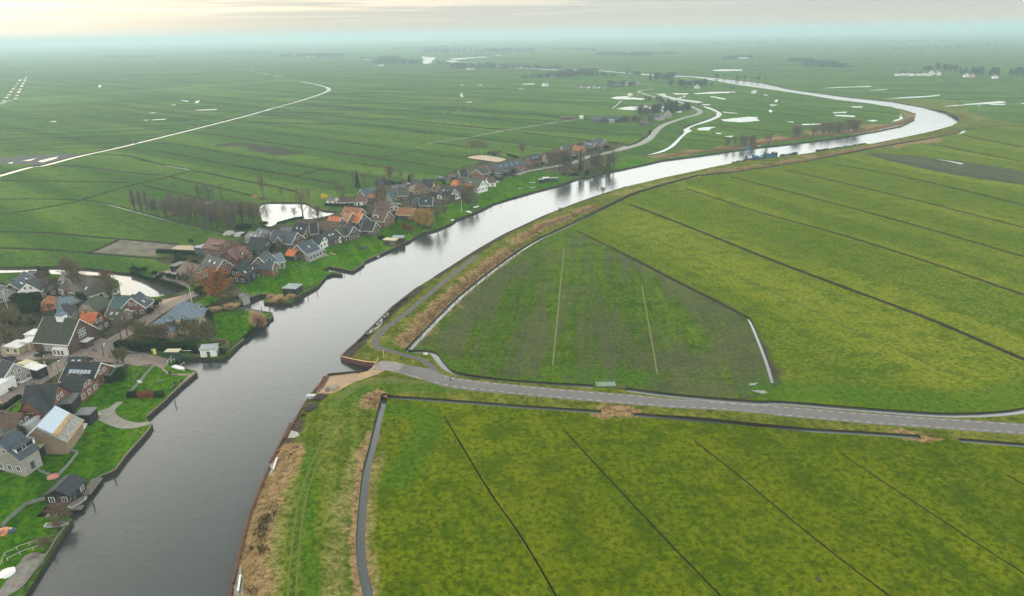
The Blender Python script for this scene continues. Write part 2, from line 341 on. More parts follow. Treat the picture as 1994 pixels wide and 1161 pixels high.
for _y in (452,466,480,494,508,524,538,552,566,596,652,681,710): 
    _x = np.interp(_y - 30, _cy, _cx); DITCH.append((fr('M', [(_r.uniform(-40, 300), _y - 2), (_x * .5, _y - .022 * _x), (_x - 30, _y - .037 * _x)]), _w(_y) * .62, 1))
for _y in (365,385,405,425,445,462,480,497,514): 
    _x = np.interp(_y, _cy, _cx) + 40; DITCH.append((fr('M', [(_x, _y), (_x + 300, _y + 2), (2100 + _r.uniform(-300, 900), _y + 6)]), _w(_y) * .6, 1))
for _y in (228,240,251,262,274,286,298,310,322,347,359): DITCH.append((fr('N', [(_r.uniform(330, 600), _y + 3), (900, _y), (_r.uniform(1200, 1850), _y - 3 + (_y > 300) * 6)]), 6.0, 1))
for _y in (446,478,535): DITCH.append((fr('N', [(1180, _y), (1500, _y + 14), (_r.uniform(1700, 1994), _y + 36)]), 2.0, 1))
for _y in (150,166,200,214,262,300): DITCH.append((fr('L', [(_r.uniform(1450, 1550) if _y > 220 else _r.uniform(900, 1200), _y + 8), (1700, _y), (2050, _y - 6)]), 4.0, 1))
for _y in (96,103,110,117,123,129,137,143): DITCH.append((fr('X', [(_r.uniform(1050, 1400), _y - 3), (1600, _y), (1994, _y + 2)]), 9.0, 1))
for _y in (450,520,590,700): DITCH.append((fr('L', [(1700 + (_y - 450) * -1.0, _y + 40 - (1700-1700) * .1), (1850, _y + 62), (2000, _y + 96)]), .9)) if False else None
CREEK = fr('K', [(838,816),(1000,770),(1110,720),(1190,645),(1225,610),(1258,580),(1246,545),(1290,522),(1380,492),(1500,450),(1555,420),(1572,400),(1555,385),(1450,345),(1376,316),(1385,308),(1500,335),(1600,378),(1626,402),(1600,440),(1500,482),(1420,505),(1368,520),(1310,548),(1340,568),(1280,600),(1222,655),(1160,722),(1060,775),(950,800)])
POOLS = [
 fr('K', [(980,213),(1070,212),(1080,225),(1150,250),(1250,268),(1400,285),(1440,296),(1380,302),(1280,292),(1150,270),(1050,242)]),
 fr('K', [(540,255),(600,240),(700,236),(880,262),(860,270),(740,268),(600,266)]), fr('K', [(600,358),(700,340),(850,330),(880,322),(900,345),(1050,335),(1062,385),(1000,390),(960,365),(850,372),(700,370)]),
 fr('K', [(1165,370),(1240,385),(1230,398),(1175,395)]), fr('K', [(1610,465),(1700,455),(1800,445),(1880,436),(1970,440),(1994,473),(1800,490),(1650,480)]),
 fr('K', [(1140,207),(1300,210),(1290,220),(1180,222)]), fr('K', [(1340,210),(1500,196),(1750,193),(1755,199),(1500,214),(1380,217)]), fr('K', [(1508,235),(1660,262),(1655,270),(1515,244)]),
 fr('K', [(1380,552),(1460,536),(1570,535),(1500,568),(1400,568)]), fr('K', [(1640,625),(1740,620),(1720,635)]), fr('K', [(1195,250),(1240,245),(1230,262)]), fr('K', [(1240,235),(1275,232),(1260,248)]),
 fr('K', [(1420,315),(1510,314),(1510,322),(1430,323)]), fr('K', [(1620,385),(1770,400),(1780,407),(1640,398)]),fr('K', [(1560,592),(1620,594),(1615,604),(1575,602)]),
 fr('L', [(900,348),(975,350),(970,357),(910,355)]), fr('L', [(785,386),(875,382),(870,389),(790,392)]), fr('L', [(795,403),(860,403),(935,409),(915,416),(800,409)]),
 fr('L', [(1000,439),(1040,433),(1075,436),(1040,445)]), fr('L', [(588,460),(718,457),(715,464),(592,467)]), fr('L', [(485,444),(540,446),(530,451)]), fr('L', [(380,338),(440,337),(400,347)]), fr('L', [(375,376),(392,369),(405,379),(393,388)]),
 fr('L', [(25,119),(80,114),(215,116),(210,122),(100,126),(30,124)]), fr('L', [(700,234),(1030,218),(1028,223),(780,233)]), fr('L', [(860,253),(1130,240),(1130,243)]), fr('L', [(1100,303),(1300,287),(1460,275),(1462,280),(1300,294)]),
 fr('L', [(1480,350),(1700,328),(1830,316),(1882,319),(1870,327),(1700,336)]), fr('L', [(1765,335),(1870,334),(1878,340),(1800,340)]), fr('L', [(1700,342),(1722,343),(1715,348)]), fr('L', [(1965,327),(2010,328),(2005,336)]),
 fr('L', [(1210,398),(1222,400),(1230,425),(1195,440),(1160,445),(1212,425)]), fr('L', [(1055,506),(1140,480),(1222,467),(1160,482)]), fr('L', [(0,260),(170,255),(120,264),(0,266)]), fr('L', [(5,285),(100,298),(108,306),(60,300)]),
 fr('L', [(340,273),(375,276),(365,281)]), fr('L', [(412,318),(435,303),(430,322)]), fr('L', [(275,256),(300,247),(292,262)]), fr('L', [(1570,527),(1600,515),(1638,500),(1610,517)]),
 fr('M', [(220,768),(300,748),(345,740),(330,752),(250,775)]), fr('M', [(130,765),(215,750),(180,765)]), fr('M', [(40,778),(80,772),(70,781)]),
 fr('M', [(290,535),(335,531),(320,538)]), fr('M', [(838,526),(870,524),(866,529)]), fr('M', [(895,523),(980,518),(970,523),(900,526)]), fr('M', [(870,484),(915,480),(910,485)]), 
 fr('M', [(1150,424),(1165,404),(1174,412),(1162,426)]), fr('M', [(1150,466),(1280,460),(1275,465),(1160,469)]), fr('M', [(1000,437),(1035,435),(1030,440)]), 
 fr('M', [(575,325),(592,318),(594,330),(580,335)]), fr('M', [(1060,407),(1110,414),(1105,418),(1070,412)]), 
 fr('N', [(905,178),(925,160),(915,142),(935,145),(1000,148),(985,160),(968,172),(965,182),(930,184)]), fr('N', [(1060,165),(1110,166),(1108,174),(1070,176)]), fr('N', [(270,140),(350,135),(360,142),(290,146)]), fr('N', [(400,131),(442,126),(440,131)]), fr('N', [(1120,214),(1160,208),(1215,210),(1200,216)]),
 fr('N', [(1128,350),(1138,345),(1142,368),(1134,370)]), fr('N', [(1470,295),(1540,292),(1535,298),(1480,299)]), fr('N', [(1155,395),(1190,393),(1190,399)]), fr('N', [(1215,300),(1250,299),(1250,303)]), fr('N', [(1130,302),(1145,299),(1145,305)]), fr('N', [(1445,322),(1480,322),(1478,326)]),
 fr('N', [(1060,156),(1270,143),(1280,146),(1100,161)]),
 fr('S', [(1560,125),(1700,148),(1690,151)]),
 
 fr('R', [(1780,858),(1825,855),(1810,866),(1785,868)]), fr('R', [(1790,893),(1860,893),(1875,905),(1850,910)]), 
 
 fr('Q', [(478,112),(500,62),(545,75),(556,95),(520,112)]), fr('Q', [(362,300),(395,250),(408,248),(385,325),(350,365)]), fr('Q', [(150,960),(172,950),(185,1150),(120,1161),(118,1115)]),
 fr('O', [(1050,345),(1130,262),(1180,232),(1186,258),(1120,325),(1062,356)]), fr('O', [(1180,222),(1215,185),(1232,205),(1200,232)]),
]
def loop_px(pts, n=0): return pts
PLOT = fr('H', [(0,895),(280,775),(600,800),(850,825),(800,870),(700,890),(640,905),(640,940),(0,902)])
PLOT2 = fr('M', [(-80,748),(0,745),(200,731),(400,726),(460,730),(350,760),(240,785),(0,787),(-80,787)])
ARENA = fr('J', [(180,388),(340,365),(500,385),(605,405),(605,420),(520,442),(380,425),(240,405)])
SITE = fr('O', [(775,668),(930,652),(1020,642),(1120,618),(1200,628),(1150,650),(1040,690),(950,720),(850,780),(795,800),(690,800),(672,795)])
DRIVE = fr('C', [(1265,545),(1200,545),(1120,600),(980,650),(960,690),(1020,735),(1120,780),(1240,815),(1380,812),(1470,790),(1555,765),(1520,745),(1430,755),(1330,740),(1240,705),(1190,660),(1185,620),(1215,590)])
YARD = fr('H', [(640,905),(780,880),(860,830),(1000,830),(1100,850),(1120,920),(1000,925)])
MUDF = fr('S', [(1220,95),(1400,105),(1560,122),(1780,150),(2000,188),(2200,220),(2200,290),(1994,252),(1700,210),(1400,150)])
VILLAGE = [(-60,560),(60,540),(110,525),(200,540),(240,590),(310,583),(355,570),(420,562),(350,520),(300,505),(330,495),(420,470),(480,465),(500,440),(540,436),(600,424),(650,400),(700,380),(740,355),(800,350),(850,350),(900,325),(960,310),(1020,305),(1060,298),(1100,285),(1150,272),(1200,280),(1230,290),(1180,322),(1130,345),(1060,345),(980,345),(950,362),(905,400),(880,425),(840,445),(770,455),(700,465),(640,480),(600,505),(550,530),(520,545),(470,575),(460,600),(420,655),(380,668),(300,660),(280,700),(240,715),(210,745),(150,790),(140,850),(90,880),(40,930),(-60,960)]
LAWNS = [
 fr('C', [(690,610),(760,520),(760,480),(870,480),(1000,380),(1130,300),(1230,240),(1300,180),(1420,165),(1583,180),(1583,600),(1510,690),(1430,755),(1190,640),(1265,545),(1200,545),(1000,650),(780,640)]),
 fr('E', [(250,345),(440,350),(540,380),(600,410),(640,460),(900,480),(640,720),(400,900),(350,965),(130,830),(270,690),(400,500)]),
 fr('E', [(640,400),(700,385),(960,440),(900,465),(700,455)]),
 fr('C', [(560,960),(700,870),(820,800),(900,760),(1000,735),(1200,815),(1500,800),(1565,770),(1300,1100),(1220,1200),(1000,1150),(820,1060),(600,1020)]),
 fr('D', [(150,200),(400,75),(600,80),(830,60),(1050,0),(930,120),(860,215),(745,260),(590,285),(430,260),(300,225)]),
 fr('D', [(-200,240),(100,225),(300,225),(410,275),(300,390),(340,480),(270,560),(400,575),(400,640),(380,720),(250,770),(60,840),(0,860),(-200,860)]),
 fr('D', [(-200,860),(40,850),(300,790),(360,800),(280,840),(200,850),(60,1040),(0,1110),(-200,1200)]),
 fr('B', [(1140,590),(1300,560),(1540,575),(1560,640),(1540,700),(1380,860),(1300,880),(1170,840),(1150,740)]),
 fr('B', [(945,470),(1080,400),(1180,420),(1150,480),(1050,510),(960,505)]),
 fr('F', [(780,870),(900,820),(1060,740),(1200,700),(1500,570),(1806,480),(2300,330),(2500,330),(2700,420),(2400,640),(2200,660),(1810,840),(1620,900),(1500,960),(1300,980),(1130,950),(960,970),(850,950)]),
 fr('G', [(0,1060),(300,860),(560,800),(900,700),(1100,610),(1300,540),(1500,440),(1677,400),(1677,680),(1500,770),(1300,850),(1080,965),(945,1075),(655,1020),(560,1075),(300,1130),(0,1161)]),
 fr('I', [(370,900),(560,830),(800,790),(830,880),(940,960),(800,1045),(640,1120),(300,1040)]), fr('I', [(1000,690),(1200,640),(1430,590),(1480,640),(1540,740),(1340,810),(1060,940),(1060,760)]),
 fr('I', [(1560,520),(1700,450),(1900,420),(2200,360),(2500,330),(2700,420),(2300,500),(1806,615),(1640,650)]),
 fr('J', [(280,800),(540,680),(740,600),(1000,550),(1200,560),(1300,600),(1450,600),(1180,710),(950,770),(700,840),(420,960),(280,960)]),
 fr('J', [(1600,560),(1880,500),(2000,430),(2200,420),(2200,470),(1994,508),(1700,562)]), fr('J', [(1640,540),(1700,480),(1860,470),(1880,500),(1700,540)]),
 fr('A', [(440,290),(620,285),(600,330),(460,330)]), fr('I', [(1080,320),(1200,320),(1290,350),(1200,390),(1110,360)]), fr('G', [(80,490),(200,470),(220,500),(130,520)]), fr('G', [(650,290),(800,270),(850,300),(700,320)]),
 fr('C', [(60,650),(210,535),(230,560),(200,640)]),
]
RIGHT = [(449,1300)] + fr('Q', [(100,1161),(230,630),(362,285),(500,15)]) + fr('O', [(650,800),(772,660),(1065,632),(1140,572),(865,522),(1440,0)]) + fr('X', [(935,483),(1057,421),(1220,363),(1454,312),(1650,288),(1817,255),(1868,236),(1865,228)]) + fr('L', [(1600,400),(1680,440),(1994,462),(2300,450)]) + [(2300,1400)]
LOWER = [(700,1400),(700,1161)] + fr('T', [(30,660),(118,200),(150,182),(480,207),(800,232),(1185,257),(1260,255),(1345,270),(1763,302)]) + fr('U', [(1000,364),(1430,395),(1748,420)]) + [(2300,890),(2300,1400)]
DIKEG = fr('Q', [(95,1300),(100,1161),(230,630),(362,285),(500,15)]) + fr('O', [(650,800),(772,660),(1065,632),(1140,572),(865,522),(1440,0)]) + fr('X', [(935,483),(1057,421),(1220,363),(1454,312),(1650,288),(1817,255),(1868,236),(1842,217),(1734,197),(1660,190),(1700,188),(1860,200),(1900,225)]) + RIGHT_DITCH[1:] \
 + [(1155,757),(1225,762)] + RIGHT_DITCH2 + [(2060,872)] + LOW_E2[::-1] + LOW_E[::-1] + LOW_W[::-1] + [(714,1300)]
DIKEG_S = [(440,1300)] + fr('Q', [(100,1161),(230,630),(362,285),(500,15)]) + fr('O', [(650,800),(772,660),(900,700),(1180,760),(1190,830),(1180,905)]) + fr('Q', [(1040,170),(1000,330),(975,560),(960,800),(975,1000),(1010,1161)]) + [(716,1300)]

ROAD = fr('T', [(205,40),(300,62),(400,98),(500,118),(700,141),(900,160),(1100,178),(1300,194),(1500,210),(1763,229)]) + fr('U', [(500,248),(1000,290),(1400,318),(1748,342)]) + [(2100,845)]
APRON = fr('O', [(1155,560),(1210,556),(1290,566),(1370,590),(1480,640),(1600,665),(1600,705),(1480,692),(1380,668),(1290,640),(1200,625),(1120,612)])
RAMP_R = fr('O', [(1155,560),(1120,612),(1060,636),(1062,600),(1130,566)])
PATH = fr('O', [(1590,650),(1540,590),(1450,535),(1300,495),(1180,465),(1130,425),(1140,380),(1200,310),(1350,200),(1470,100),(1590,0)]) + fr('X', [(880,536),(930,498)])
STREET = fr('A', [(1583,690),(1400,790),(1200,900),(1000,1040),(900,1090)])
STREET1 = fr('J', [(1994,265),(1800,335),(1600,372),(1480,415),(1400,450),(1250,480),(1050,518),(870,548),(740,592)])
STREET2 = fr('B', [(1060,340),(940,385),(800,440),(600,545),(350,720),(130,850),(0,920)])
STREET3 = fr('C', [(1583,130),(1350,100),(1000,70),(800,40),(600,50),(350,60),(100,10),(-60,-20)])
STREET4 = fr('C', [(760,90),(560,200),(440,280),(300,370),(150,480),(0,590),(-100,680)])
FARROAD = fr('K', [(960,168),(850,180),(820,195),(880,220),(1000,250),(1180,285),(1300,330),(1390,365),(1412,390),(1380,415),(1250,450),(1080,508),(1000,560),(930,640),(850,690),(700,740),(500,790)])
PLAZA = fr('B', [(480,430),(600,450),(820,400),(860,440),(640,520),(560,520),(500,490)])
SQUARE = fr('E', [(-400,60),(0,100),(130,150),(200,220),(560,280),(680,330),(640,400),(560,390),(260,340),(150,290),(-100,240),(-400,200)])
QUAYPATH = fr('E', [(885,478),(935,440),(965,450),(660,735),(640,720)])
BPATH = fr('E', [(520,360),(600,370),(680,450),(900,465),(900,478),(680,475),(600,410)])
BRICKLOT = fr('B', [(520,190),(700,130),(780,130),(820,230),(900,330),(760,275),(580,230)])
FRAMP = fr('E', [(700,386),(768,320),(845,300),(800,345),(730,390)])
PALE_TRACK = fr('J', [(-300,230),(0,190),(200,160),(720,65),(1160,0)]); TRACK2 = fr('N', [(1330,560),(1620,515),(1780,490)])
FARPATH = fr('M', [(0,432),(70,408),(300,392),(900,350),(1500,305),(1700,293)])
CONCRETE = fr('D', [(0,1110),(130,930),(190,850),(350,840),(330,900),(160,1100),(40,1165),(-30,1165)])

def band(line, w):
    """outline of a band of width w along a world polyline"""
    a = np.array(line); d = np.gradient(a, axis=0); d /= np.linalg.norm(d, axis=1)[:, None] + 1e-9
    n = np.stack([-d[:, 1], d[:, 0]], 1) * w / 2
    return [tuple(p) for p in a + n] + [tuple(p) for p in (a - n)[::-1]]
def jitter(poly, amp, step):
    """densify a closed outline and roughen it a little"""
    o = []
    for (x0, y0), (x1, y1) in zip(poly, poly[1:] + poly[:1]):
        L = math.hypot(x1 - x0, y1 - y0); dist = max(80.0, math.hypot((x0+x1)/2, (y0+y1)/2)); st = step * dist / 200.0
        n = max(1, int(L / st)); nx, ny = -(y1 - y0) / (L + 1e-9), (x1 - x0) / (L + 1e-9)
        for k in range(n):
            t = k / n; a = random.uniform(-1, 1) * amp * dist / 200.0 if k else 0
            o.append((x0 + (x1 - x0) * t + nx * a, y0 + (y1 - y0) * t + ny * a))
    return o
def pip(px, py, poly):
    a = np.array(poly); ins = np.zeros(px.shape, bool)
    lo, hi = a.min(0), a.max(0); sel = np.where((px >= lo[0]) & (px <= hi[0]) & (py >= lo[1]) & (py <= hi[1]))[0]
    if len(sel) == 0: return ins
    x, y = px[sel], py[sel]; r = np.zeros(x.shape, bool)
    b = np.roll(a, -1, 0)
    for (x0, y0), (x1, y1) in zip(a, b):
        if y0 == y1: continue
        c = ((y0 > y) != (y1 > y)) & (x < (x1 - x0) * (y - y0) / (y1 - y0) + x0)
        r ^= c
    ins[sel] = r
    return ins

def offs_(line, d):
    a = np.array(line); t = np.gradient(a, axis=0); t /= np.linalg.norm(t, axis=1)[:, None] + 1e-9
    return [tuple(p) for p in a + np.stack([-t[:, 1], t[:, 0]], 1) * d]
REG = []      # later entries win
def reg(cls, poly, smooth_n=0, jit=0.0, step=4.0):
    if smooth_n: poly = catmull(poly, smooth_n, True)
    if jit: poly = jitter(poly, jit, step)
    REG.append((cls, poly))
reg('g_bend', GL('X', fr('K', [(838,816),(1110,720),(1258,580),(1290,522),(1600,410),(1500,335),(980,213),(900,180),(850,150)]) + fr('L', [(0,175),(420,240),(800,300),(1140,345),(1310,410),(1220,475),(900,533),(400,598),(0,665)]) + [(1290,312)]))
reg('g_right', GL('X', RIGHT)); reg('g_lower', GL('X', LOWER)); reg('g_tri', GL('X', tri_px)); reg('g_dike', GL('X', DIKEG))
reg('g_sdike', GL('X', DIKEG_S)); reg('g_mud', GL('X', MUDF), 4, 0.6); reg('g_village', GL('X', VILLAGE), 0, 0.7)
for L_ in LAWNS: reg('g_lawn', GL('X', L_), 0, 0.25)
reg('g_plot', GL('X', PLOT), 2, 0.3); reg('g_wet', GL('X', PLOT2), 2, 0.8); reg('arena', GL('X', ARENA), 3, 0.0); reg('g_site', GL('X', SITE), 0, 0.25); reg('yard', GL('X', YARD), 0, 0.2)
reg('g_wheel', band(catmull(GL('X', fr('R', [(835,165),(822,300),(805,480),(778,765)])), 5), 0.55)); reg('g_wheel', band(catmull(GL('X', fr('R', [(1231,350),(1262,520),(1290,680),(1313,812)])), 5), 0.55))
for _p, _w_ in ((fr('S', [(100,470),(300,570),(500,660),(800,790),(1200,980),(1590,1155)]), .55), (fr('S', [(560,450),(900,560),(1500,780),(1994,930)]), .6), (fr('S', [(1200,205),(1600,290),(1994,395)]), .7), (fr('S', [(700,300),(1100,420),(1600,560),(1994,690)]), .5)): reg('g_groove', band(catmull(GL('X', _p), 6), _w_))
_t = catmull(GL('X', fr('Q', [(800,0),(740,110),(650,300),(580,500),(545,700),(530,850),(515,1000),(505,1200)])), 6)
for _o in (-.85, .85): reg('g_oldtrack', band(offs_(_t, _o), .5))
reg('g_oldtrack', band(catmull(GL('X', fr('O', [(1560,702),(1250,692),(1080,712),(960,752),(880,815),(850,860)])), 6), 2.4)); reg('track', band(catmull(GL('X', PALE_TRACK), 4), 3.0)); reg('track', band(catmull(GL('X', TRACK2), 3), 4.0)); reg('track', band(catmull(GL('X', FARPATH), 3), 9.0))
reg('driveway', GL('X', DRIVE), 3); reg('concrete', GL('X', CONCRETE)); reg('paving', GL('X', BRICKLOT), 2); reg('paving', GL('X', SQUARE), 2)
reg('sandpath', GL('X', PLAZA), 2); reg('quaypath', GL('X', QUAYPATH)); reg('quaypath', GL('X', BPATH), 2)
reg('street', band(catmull(GL('X', STREET1), 5), 5.5)); reg('street', band(catmull(GL('X', FARROAD), 5), 7.5))
reg('paving', band(catmull(GL('X', STREET2), 5), 6.5)); reg('paving', band(catmull(GL('X', STREET3), 5), 8.5)); reg('paving', band(catmull(GL('X', STREET4), 5), 8.0))
reg('path', band(catmull(GL('X', PATH), 8), 2.6)); reg('apron', GL('X', APRON), 3); 
ROAD_W = catmull(GL('X', ROAD), 10); reg('road', band(ROAD_W, 6.6)); reg('ramp', GL('X', RAMP_R)); reg('ramp', GL('X', FRAMP))
for pts, w, *dk in DITCH:
    D_ = np.mean([math.hypot(*P(*q_)) for q_ in pts]); br = w >= 2.5 and w != 2.6 and not dk or pts is RIGHT_DITCH or dk == ['b']
    if not br and D_ > 400: w = max(w, min(.34 * D_ * D_ / 76000, 7.5))
    if w == .65: w = .42
    if D_ < 900 and not br and w > .6: reg('g_margin', jitter(band(catmull(GL('X', pts), 5), w + (.8 if w < .7 else 1.7)), 0.3, 3.0))
    reg('w_ditch' if br else 'w_dry', jitter(band(catmull(GL('X', pts), 5), w), 0.16 * min(w, 3), 3.5))
reg('w_river', jitter(GL('X', river_px), 0.0, 8)); reg('w_inlet', jitter(GL('X', inlet_px), 0.4, 4)); reg('w_pond', GL('X', pond_px), 3, 0.3)
reg('w_creek', GL('X', CREEK), 2, 0.5); [reg('w_pool', jitter(GL('X', p_), 0.5, 3.0)) for p_ in POOLS]

# ------------------------------------------------------------------ triangulate
verts, edges = [], []
for c_, poly in REG:
    i0 = len(verts); n_ = len(poly)
    verts += [Vector(p) for p in poly]; edges += [(i0 + k, i0 + (k + 1) % n_) for k in range(n_)]
r_ = 95.0
while r_ < 7000:                                   # free points, sparser with distance, to carry height and masks
    st = r_ * (0.016 if r_ < 700 else 0.035); n_ = int(1.75 * r_ / st)
    for k in range(n_ + 1):
        a_ = -0.875 + 1.75 * (k + random.uniform(-.3, .3)) / max(n_, 1)
        q = r_ + random.uniform(-.3, .3) * st
        verts.append(Vector((q * math.sin(a_), q * math.cos(a_))))
    r_ += st
for q in ((-60000,-2000),(60000,-2000),(60000,60000),(-60000,60000),(-15000,15000),(0,15000),(15000,15000),(-20000,30000),(20000,30000)): verts.append(Vector(q))
i_ = len(verts) - 9; edges += [(i_, i_+1), (i_+1, i_+2), (i_+2, i_+3), (i_+3, i_)]
import time as _t; _t0 = _t.time()
V, E_, F_, *_ = delaunay_2d_cdt(verts, edges, [], 0, 1e-3, False)
V = np.array([tuple(v) for v in V]); F_ = np.array([tuple(f) for f in F_ if len(f) == 3])
print('CDT', len(V), len(F_), round(_t.time() - _t0, 1))
cen = V[F_].mean(1)
cls = np.full(len(F_), 'g_left', dtype='U12')
for c_, poly in REG:
    cls[pip(cen[:, 0], cen[:, 1], poly)] = c_
far_ = (cls == 'g_left') & (cen[:, 1] > 2300); cls[far_] = 'g_far'
# the land behind the bend to the right is a region of its own
ax = P(*fr('L', [(1140,345)])[0]); 
zs = hgt(V[:, 0], V[:, 1])
# masks on the ground
def wmask(lines, width):
    m = np.zeros(len(V))
    for ln, w in lines:
        m = np.maximum(m, 1 - seg_dist(V[:, 0], V[:, 1], ln) / w)
    return np.clip(m, 0, 1)
rdl = GL('X', RIGHT_DITCH); 
def offs(line, d):
    a = np.array(line); t = np.gradient(a, axis=0); t /= np.linalg.norm(t, axis=1)[:, None] + 1e-9
    return [tuple(p) for p in a + np.stack([-t[:, 1], t[:, 0]], 1) * d]
reed_l = [(GL('X', fr('R', [(560,185),(420,290),(300,385),(150,520),(90,600),(20,650)])), 6.5), (GL('X', fr('X', [(1000,470),(1060,437),(1110,420),(1160,400)])), 5),
          (GL('X', fr('L', [(1450,548),(1000,612),(560,695),(0,768)])), 4), (GL('X', fr('Q', [(1050,100),(1010,200),(985,330),(960,560),(945,800),(955,1000),(985,1161)])), 2.6),
          (GL('X', fr('X', [(732,770),(722,785)])), 5), (GL('X', fr('U', [(1150,372),(1240,388)])), 3), (GL('X', fr('T', [(1190,262),(1260,250),(1330,262)])), 4),
          (GL('X', fr('K', [(1000,830),(1300,785),(1500,765),(1700,745),(1994,700)])), 9), (GL('X', fr('L', [(0,630),(300,570),(500,540),(700,520),(900,520),(1100,490),(1280,430),(1300,405),(1200,370)])), 13),
          (GL('X', fr('Q', [(480,200),(420,330),(340,480),(300,640),(240,800),(210,1000),(230,1161)])), 6)]
dry_l = [(GL('X', fr('Q', [(560,150),(480,380),(430,620),(380,900),(360,1161)])), 5), (GL('X', fr('Q', [(960,200),(900,400),(840,560),(800,800),(780,1161)])), 6), (GL('X', fr('Q', [(1100,200),(1040,450),(1010,800),(1050,1161)])), 3.5),
         (GL('X', fr('L', [(1450,540),(1000,600),(560,680),(0,755)])), 8), (GL('X', fr('S', [(600,165),(250,230),(0,300)])), 10), (GL('X', fr('O', [(1000,560),(1120,470),(1100,400),(1200,300)])), 5),
         (GL('X', fr('O', [(1560,700),(1250,692),(1080,712),(960,752),(860,830)])), 4.0),
         (GL('X', fr('L', [(1500,355),(1700,420),(1780,435),(1660,470)])), 18), (GL('X', fr('L', [(860,160),(1100,145),(1994,170)])), 14)]
mud_l = [(GL('X', fr('O', [(1440,10),(1250,160),(1000,410),(900,510)])), 6.5), (GL('X', fr('Q', [(510,20),(380,285),(300,480),(240,640),(180,840),(130,1090)])), 6),
         (GL('X', fr('X', [(1057,421),(985,455),(935,483),(880,518),(845,540)])), 5), (GL('X', fr('R', [(1130,215),(1400,360),(1600,460),(1720,540),(1800,700),(1860,850),(1700,900),(1500,880)])), 9),
         (GL('X', fr('R', [(600,250),(450,380),(350,560),(300,680)])), 12), (GL('X', fr('R', [(1350,740),(1500,760),(1700,700),(1800,780)])), 14), (GL('X', fr('M', [(1280,652),(1400,670),(1700,720)])), 14)]
lush_l = [(GL('X', fr('O', [(1740,745),(1300,735),(1080,760),(960,800),(880,870)])), 9), (GL('X', fr('Q', [(640,200),(600,420),(600,700),(640,1161)])), 4), (GL('X', fr('O', [(1300,400),(1200,430),(1330,480),(1500,510)])), 5),
          (GL('X', fr('R', [(60,640),(140,700),(300,790),(500,830),(800,850),(1300,860)])), 4), (GL('X', fr('T', [(150,240),(250,250),(350,300),(250,500),(180,600)])), 9), (GL('X', fr('R', [(780,790),(1000,800),(1300,820)])), 7),
          (GL('X', fr('U', [(500,150),(900,180),(1300,220),(1600,200),(1800,150)])), 16), (GL('X', fr('J', [(1994,330),(1850,380),(1700,450)])), 10), (GL('X', fr('K', [(1300,440),(1100,520),(950,680),(700,770),(550,810)])), 9)]
ATT = dict(reed=wmask(reed_l, 0), dry=wmask(dry_l, 0), mud=wmask(mud_l, 0), lush=wmask(lush_l, 0))

WATER_Z = -1.0
def mesh_from(name, vv, ff, mats, mi=None, atts=None, uv=None):
    me = bpy.data.meshes.new(name)
    me.vertices.add(len(vv)); me.vertices.foreach_set('co', np.asarray(vv, np.float32).ravel())
    ff = np.asarray(ff, np.int32); k = ff.shape[1]
    me.loops.add(ff.size); me.loops.foreach_set('vertex_index', ff.ravel())
    me.polygons.add(len(ff)); me.polygons.foreach_set('loop_start', np.arange(0, ff.size, k, dtype=np.int32))
    if mi is not None: me.polygons.foreach_set('material_index', np.asarray(mi, np.int32))
    for m in mats: me.materials.append(m)
    me.update(calc_edges=True)
    for a, d in (atts or {}).items():
        at = me.attributes.new(a, 'FLOAT', 'POINT'); at.data.foreach_set('value', np.asarray(d, np.float32))
    me.validate()
    o = bpy.data.objects.new(name, me); COL.objects.link(o)
    return o
def take(mask, name, mats, z=None, mi=None, with_att=False, kind='structure'):
    f = F_[mask]
    u, inv = np.unique(f, return_inverse=True); f2 = inv.reshape(f.shape)
    zz = zs[u] if z is None else np.full(len(u), z)
    # faces wound upwards
    vv = np.column_stack([V[u], zz]); a, b, c = vv[f2[:, 0]], vv[f2[:, 1]], vv[f2[:, 2]]
    cr_ = (b[:, 0]-a[:, 0])*(c[:, 1]-a[:, 1]) - (b[:, 1]-a[:, 1])*(c[:, 0]-a[:, 0])
    f2[cr_ < 0] = f2[cr_ < 0][:, ::-1]
    o = mesh_from(name, vv, f2, mats, mi, {k: d[u] for k, d in ATT.items()} if with_att else None)
    o['kind'] = kind
    return o

